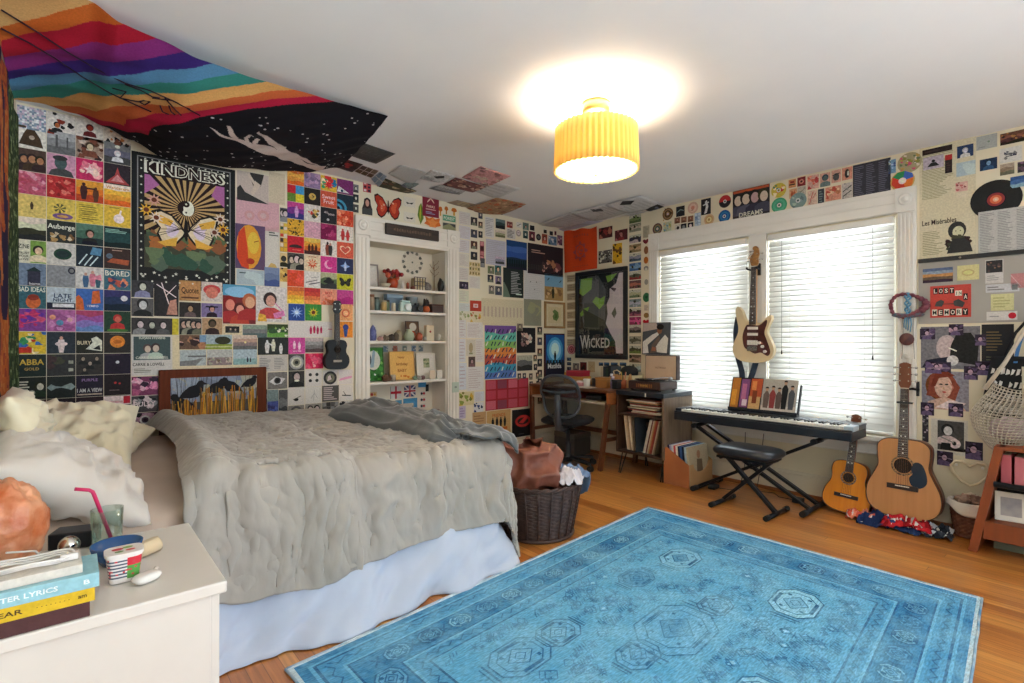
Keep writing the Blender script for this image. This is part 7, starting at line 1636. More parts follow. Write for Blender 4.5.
('R',-521,2222,-708,2084,3,-1,'black and white speckled print right of the orange banner',5591631,[('B',40,3,[3275,546,2184],.08)],1),
('R',-716,2274,-841,2059,3,-1,'yellow print with dark brown shapes right of the speckled print',13804842,[('B',8,3,[1073,1602],.2)],1),
('R',-935,2535,-1081,2453,3,3,'photo of green leaves, first',5925444,[('H',[1380,1925,3002],.1,0),('B',4,0,[1925,818],.12)],2),
('R',-935,2446,-1081,2363,3,3,'photo of pale rooftops, second',9076856,[('H',[2183,2985,2183],.1,1),('B',4,1,[2985,818],.12)],2),
('R',-935,2329,-1081,2247,3,3,'photo of white horses, third',11907240,[('H',[2986,820,3002],.1,2),('B',4,2,[820,818],.12)],2),
('R',-935,2232,-1081,2150,3,3,'photo of tan dunes, fourth',9072472,[('H',[2165,2967,2165],.1,3),('B',4,3,[2967,818],.12)],2),
('R',-935,2139,-1081,2057,3,3,'photo of harbour at dusk, fifth',4872806,[('H',[1110,2185,3002],.1,4),('B',4,4,[2185,818],.12)],2),
('R',-935,2040,-1081,1958,3,3,'photo of blue bay, sixth',4156052,[('H',[1129,1947,1129],.1,5),('B',4,5,[1947,818],.12)],2),
('R',-935,1951,-1081,1868,3,3,'photo of red flowers, seventh',9058874,[('H',[2099,1364,3002],.1,6),('B',4,6,[1364,818],.12)],2),
('R',-935,1860,-1081,1778,3,3,'photo of climbing roses, eighth',6965820,[('H',[1604,2661,1604],.1,7),('B',4,7,[2661,818],.12)],2),
('R',-935,1764,-1081,1682,3,3,'photo of garden lawn, ninth',6978127,[('H',[1653,2728,3002],.1,8),('B',4,8,[2728,818],.12)],2),
('R',-935,1667,-1081,1585,3,3,'photo of grey lake, tenth',7832202,[('H',[1928,2731,1928],.1,9),('B',4,9,[2731,818],.12)],2),
('R',-935,1572,-1081,1490,3,3,'photo of pink street, eleventh',10507882,[('H',[2390,1332,3002],.1,10),('B',4,10,[1332,818],.12)],2),
('R',-935,1483,-1081,1400,3,3,'photo of magenta crowd, twelfth',9056090,[('H',[2101,3160,2101],.1,11),('B',4,11,[3160,818],.12)],2),
('R',-935,1402,-1081,1319,3,3,'photo of dark arcade, thirteenth',3813944,[('H',[819,1894,3002],.1,12),('B',4,12,[1894,818],.12)],2),
('R',-935,1284,-1081,1201,3,3,'photo of white steps, fourteenth',10525328,[('H',[2456,1364,2456],.1,13),('B',4,13,[1364,818],.12)],2),
('R',-935,1188,-1081,1106,3,3,'photo of olive trees, fifteenth',6975306,[('H',[1652,1091,3002],.1,14),('B',4,14,[1091,818],.12)],2),
('R',-935,1094,-1081,1012,3,3,'photo of brown cottage, sixteenth',6967100,[('H',[1620,2695,1620],.1,15),('B',4,15,[2695,818],.12)],2),
('R',-935,1000,-1081,918,3,3,'photo of misty coast, lowest',8028292,[('H',[1928,2747,3002],.1,16),('B',4,16,[2747,818],.12)],2),
('R',-1103,2400,-1181,2278,12,5,'buff newspaper clipping',12102548,[('L',.1,.06,.9,.94,8,2183)],1),
('R',-1100,2268,-1177,2212,12,5,'maroon heart sticker',8006196,[],1,{'shape':'heart'}),
('R',-1115,2194,-1169,2113,12,5,'brown paper cut letter',9067066,[],1,{'shape':'disc'}),
('R',-1113,2088,-1167,2017,12,5,'orange pumpkin sticker',11888170,[('r',.45,.85,.55,1,1106)],1,{'shape':'disc'}),
('R',-1113,1994,-1170,1946,12,5,'grey headphones sticker',9078404,[('e',.5,.3,.3,.3,3275)],1,{'shape':'disc'}),
('R',-1121,1859,-1167,1803,12,5,'tiny grey bird sticker',10130828,[],1,{'shape':'disc'}),
('R',-1103,1723,-1187,1628,12,5,'round green badge',3107396,[('h',.5,.5,.4,.4,579)],1,{'shape':'disc'}),
('R',-1115,1602,-1175,1539,12,5,'small lined note',13221806,[('L',.1,.1,.9,.9,5,2440)],1),
('R',-1113,1521,-1175,1468,12,5,'brown acorn sticker',9071162,[],1,{'shape':'disc'}),
('R',-1100,1454,-1181,1389,12,5,'red heart sticker',11870252,[],1,{'shape':'heart'}),
('R',-1100,1379,-1181,1306,12,5,'second red heart sticker',12528180,[],1,{'shape':'heart'}),
('R',-1103,1291,-1163,1235,12,5,'small brown star sticker',8014388,[('X',.5,.5,.4,2659)],1,{'shape':'disc'}),
('R',-1103,1219,-1157,1148,12,5,'lowest red sticker',11022380,[],1,{'shape':'heart'}),
('R',-45,2004,-175,1922,19,4,'narrow tan note, first from the top',11772549,[('L',.05,.1,.95,.9,3,2166,0)],1),
('R',-45,1898,-175,1816,19,4,'narrow tan note, second from the top',11048826,[('L',.05,.1,.95,.9,3,2166,1)],1),
('R',-45,1791,-175,1709,19,4,'narrow tan note, third from the top',11772549,[('L',.05,.1,.95,.9,3,2166,2)],1),
('R',-45,1684,-175,1602,19,4,'narrow tan note, fourth from the top',11048826,[('L',.05,.1,.95,.9,3,2166,3)],1),
('R',-45,1578,-175,1496,19,4,'narrow tan note, fifth from the top',11772549,[('L',.05,.1,.95,.9,3,2166,4)],1),
('R',-45,1471,-175,1389,19,4,'narrow tan note, sixth from the top',11048826,[('L',.05,.1,.95,.9,3,2166,5)],1),
('R',-45,1364,-175,1282,19,4,'narrow tan note, seventh from the top',11772549,[('L',.05,.1,.95,.9,3,2166,6)],1),
('R',-45,1258,-175,1176,19,4,'narrow tan note, eighth from the top',11048826,[('L',.05,.1,.95,.9,3,2166,7)],1),
('R',-49,1193,-180,1081,12,-1,'round crimson mandala sticker below the tan notes',9056068,[('O',.5,.5,.4,[3208,1827,2918,1315])],2,{'shape':'disc'}),
('R',-44,1042,-109,1003,22,-1,'tiny navy stamp, first from the top below the mandala sticker',2765892,[('B',3,0,[1383],.2)],2),
('R',-44,989,-109,951,22,-1,'tiny navy stamp, second from the top below the mandala sticker',2765892,[('B',3,1,[1383],.2)],2),
('R',-44,933,-109,894,22,-1,'tiny navy stamp, third from the top below the mandala sticker',2765892,[('B',3,2,[1383],.2)],2),
('R',-136,980,-234,876,14,-1,'grey portrait card above the desk',7827564,[('F',.5,0,.9,2985,546,1092)],1),
('R',-248,995,-347,847,14,-1,'dark red card of a black bird above the desk',5907492,[('e',.45,.45,.3,.25,529),('e',.6,.7,.14,.12,529),('c',.55,.35,.12,2931)],1),
('R',-370,1007,-468,887,14,-1,'beige card with faint drawing above the desk',12889222,[('K',.2,.3,.8,.7,.05,2694),('K',.2,.7,.8,.4,.05,2694)],1),
('R',-525,999,-587,962,3,-1,'narrow blue photo, first from the left under the framed poster',3360860,[('H',[564,1128],.1)],1),
('R',-598,1002,-670,964,3,-1,'narrow blue photo, second from the left under the framed poster',3099238,[('H',[564,1128],.1)],1),
('R',-692,1004,-783,968,3,-1,'narrow blue photo, third from the left under the framed poster',3824248,[('H',[564,1128],.1)],1),
('R',-812,1008,-896,972,3,-1,'narrow blue photo, fourth from the left under the framed poster',3430524,[('H',[564,1128],.1)],1),
('R',-1219,2403,-1330,2292,12,-1,'round wreath sticker of mixed flowers above the left end of the window',11905176,[('O',.5,.5,.5,[1604,2165,1109,3258])],1,{'shape':'disc'}),
('R',-1343,2396,-1432,2300,3,-1,'square of small green and blue flowers above the window',12173477,[('B',10,3,[1946,2726,3239],.14)],1),
('R',-1333,2532,-1452,2413,23,-1,'brown printed disc above the left end of the window',7295288,[('O',.5,.5,.5,[1875,2421,1074,2148,3259]),('B',6,3,[1074,2966],.08)],1,{'shape':'disc'}),
('R',-1484,2521,-1575,2425,3,-1,'dark photo of a wave above the left window',2500910,[('p',[.05,.35,.5,.6,.95,.45,.9,.55,.5,.72,.1,.5],1928)],1),
('R',-1606,2535,-1715,2426,12,-1,'pale pink round sticker above the left window',13608341,[('O',.5,.5,.5,[3241,3514,3207]),('L',.3,.25,.7,.35,1,2149)],1,{'shape':'disc'}),
('R',-1466,2418,-1526,2363,3,-1,'tan portrait tile, first from the left above the left window',9069648,[('F',.5,0,.9,2951,1074,1603)],1),
('R',-1537,2413,-1596,2359,3,-1,'tan portrait tile, second from the left above the left window',9069648,[('F',.5,0,.9,2951,1074,1603)],1),
('R',-1607,2409,-1665,2355,3,-1,'tan portrait tile, third from the left above the left window',9069648,[('F',.5,0,.9,2951,1074,1603)],1),
('R',-1473,2349,-1533,2292,3,-1,'white tile with a black jug above the left window casing',13617599,[('e',.5,.45,.25,.3,546)],1),
('R',-1535,2349,-1594,2292,3,-1,'black tile with a grey cup above the left window casing',2500140,[('e',.5,.45,.25,.3,2184)],1),
('R',-1607,2347,-1665,2291,3,-1,'black tile with a white flower above the left window casing',2763312,[('e',.5,.45,.25,.3,3532)],1),
('R',-1679,2424,-1740,2298,3,-1,'narrow light blue strip above the left window',9414852,[('G',2,4,[3021,1930,2748],.1)],1),
('R',-1744,2538,-1839,2393,3,-1,'black and white print of a twisting figure above the window',2499626,[('p',[.3,.05,.6,.1,.75,.5,.6,.9,.4,.8,.5,.5],3276),('K',.2,.6,.8,.75,.12,3276)],1),
('R',-1773,2391,-1872,2292,12,-1,'cream mandala sticker above the window',13217923,[('O',.5,.5,.5,[3240,2966,3529,2693])],1,{'shape':'disc'}),
('R',-1917,2532,-2029,2420,23,-1,'red and black compact disc above the window',2499626,[('p',[0,.5,1,.5,.93,.75,.75,.93,.5,1,.25,.93,.07,.75],2867),('O',.5,.5,.14,[3276,546])],1,{'shape':'disc'}),
('R',-1912,2401,-2024,2289,23,-1,'blue compact disc directly under the red and black one',2054804,[('O',.5,.5,.36,[890,601,1180]),('O',.5,.5,.14,[3276,565])],1,{'shape':'disc'}),
('R',-2045,2546,-2362,2291,1,-1,'dark group photo with orange lettering above the right window',2894384,[('r',.02,.9,.98,.98,2899),('F',.14,.12,.78,3258,546,1093),('F',.36,.12,.8,3258,546,1366),('F',.6,.12,.8,2969,546,820),('F',.84,.12,.78,3258,818,1093),('t','DREAMS',.5,.14,.16,.85,3275)],1),
('R',-2374,2533,-2494,2413,23,-1,'yellow comic printed disc above the right window',13219146,[('B',14,3,[2867,3803,886,3459],.12,.12,.12,.88,.88),('O',.5,.5,.14,[3276,2163])],1,{'shape':'disc'}),
('R',-2376,2411,-2500,2288,23,-1,'green compact disc under the yellow comic disc',4168303,[('O',.5,.5,.4,[1448,1175,902]),('O',.5,.5,.14,[3532,612])],1,{'shape':'disc'}),
('R',-2511,2537,-2567,2471,3,-1,'orange and black square print above the right window',13208154,[('r',.1,.3,.9,.45,546),('r',.2,.55,.8,.8,2099)],1),
('R',-2578,2540,-2639,2468,3,-1,'dark red square print with a ring above the right window',8006192,[('O',.5,.5,.3,[3207,1058])],1),
('R',-2517,2461,-2575,2384,3,-1,'faded orange figures print above the teal disc',13672570,[('S',.35,.1,.7,2643),('S',.65,.1,.7,2916)],1),
('R',-2577,2464,-2642,2392,3,-1,'grey line drawing above the teal disc',12169378,[('K',.1,.2,.9,.8,.05,1637),('K',.1,.6,.8,.3,.05,1637)],0),
('R',-2520,2421,-2647,2294,23,-1,'grey teal patterned disc above the right window',8230032,[('B',10,3,[2746,1655,2201],.12,.15,.15,.85,.85),('O',.5,.5,.14,[3276,1109])],2,{'shape':'disc'}),
('R',-2653,2534,-2735,2427,3,7,'pale pink with coral flowers',13804952,[('B',8,3,[3173,2884,3463],.2)],1),
('R',-2744,2531,-2815,2426,3,7,'pink with a blue grey dancer',13607056,[('F',.5,0,.9,1382,837,1655)],1),
('R',-2823,2535,-2887,2439,3,7,'pink with a dark gull',13803664,[('e',.5,.45,.34,.3,1365),('K',.1,.6,.9,.7,.1,819)],1),
('R',-2894,2536,-2963,2443,3,7,'salmon with a black coffee pot',13931389,[('e',.5,.5,.24,.36,819),('e',.6,.5,.1,.2,3275)],1),
('R',-2654,2415,-2721,2300,3,7,'blush with red branches',13611680,[('K',.2,.1,.6,.9,.08,2884),('K',.5,.4,.9,.8,.06,2884)],1),
('R',-2728,2414,-2773,2295,3,7,'narrow slate',4145996,[('L',.2,.1,.8,.9,5,1928)],1),
('R',-2781,2414,-2887,2308,3,7,'coral scribbled',13668732,[('B',12,4,[2900,3513,2933],.16)],1),
('R',-2894,2419,-2964,2298,3,7,'white and black striped',12564658,[('K',.1,.2,.9,.5,.1,819),('K',.1,.5,.9,.8,.1,819),('B',4,3,[2184],.15)],1),
('R',-2966,2538,-3200,2295,1,-1,'dark grey lyrics poster above the right end of the window',3816260,[('L',.04,.05,.3,.95,16,1639,2,.4),('L',.36,.05,.63,.95,16,1639,3,.4),('L',.69,.05,.96,.95,16,1639,4,.4)],1),
('R',-3187,2519,-3231,2422,3,-1,'small blue collage right of the dark lyrics poster',7312565,[('B',8,3,[2749,1112,3292],.18)],1),
('R',-3239,2542,-3378,2403,12,-1,'round sticker of many coloured gems under the ceiling',10852984,[('B',34,3,[2180,3159,3531,1653,2965],.08,.1,.1,.9,.9)],1,{'shape':'disc'}),
('R',-3198,2424,-3339,2283,23,-1,'rainbow coloured disc over the corner of the window casing',13214298,[('p',[.5,.5,.1,.75,.3,.95,.6,.98],901),('p',[.5,.5,.6,.98,.9,.8,.95,.6],1131),('p',[.5,.5,.95,.6,.9,.25,.65,.05],3443),('p',[.5,.5,.65,.05,.3,.08,.05,.4,.1,.75],3139),('O',.5,.5,.16,[3532,3548])],2,{'shape':'disc'}),
('R',-3364,2551,-3656,1774,1,-1,'tall cream musical poster of lyrics with an ink portrait',13616810,[('L',.05,.54,.62,.93,30,2182,2,.35),('L',.06,.05,.45,.26,14,2182,3,.35),('t','Les Misérables',.36,.335,.045,.62,802),('e',.68,.24,.16,.075,819),('e',.7,.225,.1,.05,3274),('B',14,4,[802,1091],.07,.45,.06,.95,.2),('c',.66,.235,.012,802),('c',.74,.235,.012,802),('p',[.5,.05,.95,.05,.9,.13,.8,.17,.6,.17],819),('L',.1,.01,.8,.03,1,2182)],0),
('R',-3380,2534,-3538,2497,3,-1,'thin black strip print at the top of the cream poster',2760480,[('L',.1,.3,.9,.7,1,1075)],1),
('R',-3385,2480,-3494,2396,3,-1,'lilac print of a black meditating figure',11905464,[('p',[.2,.2,.8,.2,.62,.5,.38,.5],546),('c',.5,.62,.09,546)],1),
('R',-3501,2469,-3538,2347,3,-1,'narrow black and red print on the cream poster',2761252,[('r',0,.72,1,1,2611),('L',.2,.1,.8,.6,4,1075)],1),
('R',-3563,2508,-3644,2430,3,-1,'dark blue photo of a white figure',2767967,[('F',.5,0,.8,3277,2730,3276)],1),
('R',-3559,2400,-3654,2310,19,-1,'pale blue note near the ceiling',11123910,[('B',3,2,[3020],.3)],1),
('R',-3555,2273,-3616,2211,14,-1,'pink blossom card on the cream poster edge',13608348,[('B',10,3,[2918,3514,2116],.14)],1),
('R',-3560,2203,-3616,2170,19,-1,'blank cream note under the pink blossom card',13813936,[],1),
('R',-3658,2542,-3757,2455,6,-1,'light grey paper under the ceiling',10856613,[('c',.6,.5,.06,1927),('L',.1,.1,.6,.25,1,2184)],1),
('R',-3771,2527,-3904,2455,3,-1,'brown crowd photo at the top right',5190696,[('H',[545,1331,2132,1603],.08),('B',12,3,[2676,802],.07)],1),
('R',-3767,2434,-3869,2343,14,-1,'white card with black curly drawing',13618632,[('B',9,3,[1093,1911],.1,.2,.25,.8,.75),('L',.3,.35,.8,.6,2,820)],1),
('R',-3675,2391,-3757,2319,3,-1,'dark blue portrait photo right of the cream poster',2372687,[('F',.5,0,.9,1947,291,855)],1),
('R',-3770,2336,-3835,2267,3,-1,'tan misty photo below the curly drawing',9075304,[('H',[1637,2166,2712],.06)],1),
('R',-3849,2331,-3912,2266,3,-1,'purple photo at the right edge of the view',6244954,[('B',6,3,[2152,819],.2)],1),
('R',-3817,2246,-3912,2178,3,-1,'blue sky photo at the right edge of the view',4156052,[('e',.5,.3,.4,.2,3020),('H',[2219,1129,856],.05)],1),
('R',-3628,2246,-3873,2002,24,-1,'black vinyl record with a red label behind the newspaper sheet',1776414,[('O',.5,.5,.48,[546,546,546,274,546]),('O',.5,.5,.17,[2099,3172,3496]),('c',.5,.5,.02,3275)],1,{'shape':'disc','material':GLOSS}),
('R',-3668,2057,-3921,1765,25,-1,'grey white printed newspaper sheet covering the lower part of the record',12171444,[('L',.03,.04,.3,.96,26,2184,2,.4),('L',.36,.04,.64,.96,26,2184,3,.4),('L',.7,.04,.97,.96,26,2184,4,.4)],3),
('R',-3384,1722,-3543,1626,3,8,'sunset landscape photo',7825498,[('H',[803,1620,2949,2202,1384],.02)],0,{'off':.0085}),
('R',-3565,1725,-3673,1628,26,8,'yellow note with a drawing',13485711,[('e',.5,.5,.3,.22,2983),('e',.5,.5,.22,.14,3272)],0,{'off':.0085}),
('R',-3702,1745,-3786,1597,14,8,'white card with a dark photo',13025983,[('r',.04,.45,.96,.97,819),('B',8,3,[2149,1348],.1,.1,.5,.9,.9),('L',.1,.1,.8,.35,3,2457)],0,{'off':.0085}),
('R',-3704,1589,-3858,1538,27,8,'white ticket strip',12566724,[('L',.05,.2,.6,.8,2,1911),('r',.78,.2,.95,.8,1911)],0,{'off':.0085}),
('R',-3728,1527,-3834,1423,26,-1,'pale yellow note right of the red card on the grey board',13223572,[('L',.1,.15,.9,.85,4,2727)],0,{'off':.0085}),
('R',-3820,1648,-3912,1558,14,-1,'dusty pink card at the right side of the grey board',12091264,[('K',.0,.9,.5,.1,.04,3242)],0,{'off':.0085}),
('R',-3708,1417,-3849,1363,28,-1,'white strip with a red spot on the grey board',13618120,[('e',.84,.5,.13,.36,2851),('L',.1,.3,.6,.6,1,2457)],0,{'off':.0085}),
('R',-3424,1602,-3634,1389,29,-1,'red card with cut out letters reading a message on the grey board',12601663,[('r',.08,.74,.19,.93,546),('t','L',.135,.835,.13,.09,3804),('r',.21500000000000002,.74,.325,.93,546),('t','O',.27,.835,.13,.09,3804),('r',.35000000000000003,.74,.46,.93,546),('t','S',.405,.835,.13,.09,3804),('r',.48500000000000004,.74,.595,.93,546),('t','T',.54,.835,.13,.09,3804),('r',.62,.66,.7,.82,3548),('t','I',.66,.74,.1,.06,546),('r',.705,.66,.7849999999999999,.82,3548),('t','N',.745,.74,.1,.06,546),('r',.82,.52,.92,.72,546),('t','A',.87,.62,.14,.08,3804),('r',.05,.06,.18,.26,3548),('t','M',.115,.16,.14,.1,546),('r',.2,.06,.32999999999999996,.26,546),('t','E',.265,.16,.14,.1,3804),('r',.35,.06,.48,.26,3548),('t','M',.415,.16,.14,.1,546),('r',.49999999999999994,.06,.6299999999999999,.26,546),('t','O',.565,.16,.14,.1,3804),('r',.65,.06,.78,.26,3548),('t','R',.715,.16,.14,.1,546),('r',.8,.06,.9299999999999999,.26,546),('t','Y',.865,.16,.14,.1,3804),('p',[.12,.36,.3,.34,.36,.5,.28,.56,.16,.5],1092),('p',[.6,.36,.8,.3,.86,.44,.7,.56,.58,.5],1092),('K',.3,.42,.62,.42,.02,1092)],0,{'off':.0085,'th':.001}),
('R',-3372,1329,-3677,1048,30,-1,'large grey photo poster of a face behind a black shape',7828858,[('e',.45,.5,.18,.3,2986),('p',[.5,.2,.95,.1,.98,.6,.85,.85,.62,.85,.52,.55],546),('p',[.02,.02,.5,.05,.55,.3,.3,.25,.1,.2],547),('e',.55,.2,.1,.12,3276),('K',.48,.5,.62,.42,.025,3548)],0),
('R',-3683,1338,-3833,1073,1,-1,'black poster with faint gold text right of the grey face poster',2499880,[('L',.15,.35,.75,.85,7,1892,3,.3),('L',.15,.12,.6,.25,2,1364)],0),
('R',-3377,1031,-3622,775,30,-1,'colour photo poster of a red haired woman with bare shoulders',9078932,[('e',.42,.62,.34,.38,1858),('p',[.1,.35,.2,.9,.6,.98,.82,.6,.72,.25],2115),('e',.47,.6,.19,.3,3241),('p',[.05,.0,.95,.0,.8,.22,.55,.32,.4,.3,.15,.2],3241),('p',[.3,.05,.75,.02,.95,.2,.6,.26],3532),('e',.42,.66,.04,.02,546),('e',.54,.66,.04,.02,546),('e',.49,.46,.045,.02,2611),('p',[.47,.6,.5,.53,.46,.53],2967),('p',[.55,.8,.66,.6,.62,.42,.7,.6],2934),('p',[.2,.62,.3,.95,.55,1,.72,.9,.6,.86,.38,.82,.3,.6],1842)],1),
('R',-3367,1318,-3450,1244,3,-1,'violet photo of a pale doll at the top left corner of the grey face poster',3353148,[('B',6,0,[1350,1623,530,2970],.2),('F',.45,0,.85,2970,530,1623),('K',.1,.3,.95,.5,.06,2168)],2),
('R',-3521,1344,-3595,1271,3,-1,'violet photo of a white cat at the top edge of the grey face poster',3353148,[('B',6,1,[1350,1623,530,2970],.2),('F',.45,0,.85,2970,530,1623),('K',.1,.33999999999999997,.95,.5,.06,2168)],2),
('R',-3652,1275,-3706,1204,3,-1,'violet photo of a pair of singers at the right edge of the grey face poster',3353148,[('B',6,2,[1350,1623,530,2970],.2),('F',.45,0,.85,2970,530,1623),('K',.1,.38,.95,.5,.06,2168)],2),
('R',-3394,1093,-3532,1015,3,-1,'violet photo of a trio of dancers at the seam above the woman poster',3353148,[('B',6,3,[1350,1623,530,2970],.2),('F',.45,0,.85,2970,530,1623),('K',.1,.42,.95,.5,.06,2168)],2),
('R',-3597,1070,-3666,982,3,-1,'violet photo of a pink guitarist at the upper right of the woman poster',3353148,[('B',6,4,[1350,1623,530,2970],.2),('F',.45,0,.85,2970,530,1623),('K',.1,.45999999999999996,.95,.5,.06,2168)],2),
('R',-3652,1104,-3737,1014,3,-1,'violet photo of a pink crowd at the lower edge of the black poster',3353148,[('B',6,5,[1350,1623,530,2970],.2),('F',.45,0,.85,2970,530,1623),('K',.1,.5,.95,.5,.06,2168)],2),
('R',-3371,815,-3444,729,3,-1,'violet photo of a lavender drummer at the lower left of the woman poster',3353148,[('B',6,6,[1350,1623,530,2970],.2),('F',.45,0,.85,2970,530,1623),('K',.1,.54,.95,.5,.06,2168)],2),
('R',-3519,823,-3594,735,3,-1,'violet photo of a lavender couple at the lower right of the woman poster',3353148,[('B',6,7,[1350,1623,530,2970],.2),('F',.45,0,.85,2970,530,1623),('K',.1,.5800000000000001,.95,.5,.06,2168)],2),
('R',-3459,498,-3543,403,3,-1,'violet photo of a stage trio at the wall under the guitarist photo',3353148,[('B',6,8,[1350,1623,530,2970],.2),('F',.45,0,.85,2970,530,1623),('K',.1,.62,.95,.5,.06,2168)],2),
('R',-3604,582,-3690,468,3,-1,'violet photo of a shadowy singer at the right of the guitarist photo',3353148,[('B',6,9,[1350,1623,530,2970],.2),('F',.45,0,.85,2970,530,1623),('K',.1,.6599999999999999,.95,.5,.06,2168)],2),
('R',-3427,712,-3617,481,21,-1,'white sheet mounting the guitarist photo',13617856,[],0),
('R',-3462,702,-3598,507,3,-1,'black and white photo of a seated guitarist',4868168,[('F',.38,.2,.7,3276,546,3259),('e',.66,.25,.22,.16,3532),('e',.64,.26,.08,.07,546),('K',.1,.45,.62,.28,.06,2184),('p',[.1,.02,.5,.02,.5,.25,.15,.25],546)],1),
('R',-3380,730,-3414,546,31,-1,'dark patterned strip hanging left of the guitarist photo',3354938,[('B',20,3,[2184,1365,2987],.2)],1),
('R',-3506,528,-3652,509,32,-1,'black tape strip holding the small violet photo',2039072,[],1),
]
TAP_HAND = [[(-3.844,-.882),(-3.765,-.842),(-3.68,-.815),(-3.596,-.789),(-3.514,-.781),(-3.445,-.741),(-3.313,-.638),(-3.137,-.456),(-2.96,-.36),(-2.938,-.167),(-3.065,-.337),(-3.223,-.444),(-3.414,-.607),(-3.53,-.66),(-3.611,-.748),(-3.709,-.79),(-3.773,-.822)],[(-3.758,-.945),(-3.742,-.948),(-3.697,-.869),(-3.667,-.822),(-3.688,-.798),(-3.729,-.86)],[(-3.603,-.947),(-3.591,-.96),(-3.502,-.876),(-3.342,-.732),(-3.169,-.548),(-3.02,-.391),(-3.208,-.533),(-3.381,-.68),(-3.489,-.795),(-3.563,-.899)],[(-3.644,-.84),(-3.636,-.904),(-3.615,-.907),(-3.616,-.877),(-3.62,-.832),(-3.596,-.776),(-3.625,-.784)],[(-3.589,-.799),(-3.58,-.855),(-3.555,-.845),(-3.559,-.804),(-3.562,-.768)]]
TAP_ARMS = [[(-4.66,-1.267),(-4.553,-1.176),(-4.453,-1.089),(-4.351,-1.034),(-4.234,-1.039),(-4.133,-1.066),(-4.027,-1.073),(-3.904,-1.015)],[(-4.67,-1.129),(-4.582,-1.065),(-4.498,-.994),(-4.396,-.888),(-4.286,-.871),(-4.158,-.864),(-4.107,-.853)],[(-4.233,-1.028),(-4.173,-1.042),(-4.118,-1.015),(-4.088,-1.036)],[(-4.279,-.938),(-4.224,-.959),(-4.243,-.856),(-4.193,-.9),(-4.168,-.916)],[(-4.168,-.916),(-4.149,-.947),(-4.123,-.956),(-4.14,-.904),(-4.162,-.916)],[(-4.08,-.966),(-4.063,-.918),(-4.036,-.927)],[(-4.069,-1.06),(-4.018,-1.006),(-3.985,-.97)],[(-4.117,-1.003),(-4.038,-1.073),(-3.956,-1.053)],[(-4.046,-1.011),(-4.03,-.965),(-4.011,-.953)]]
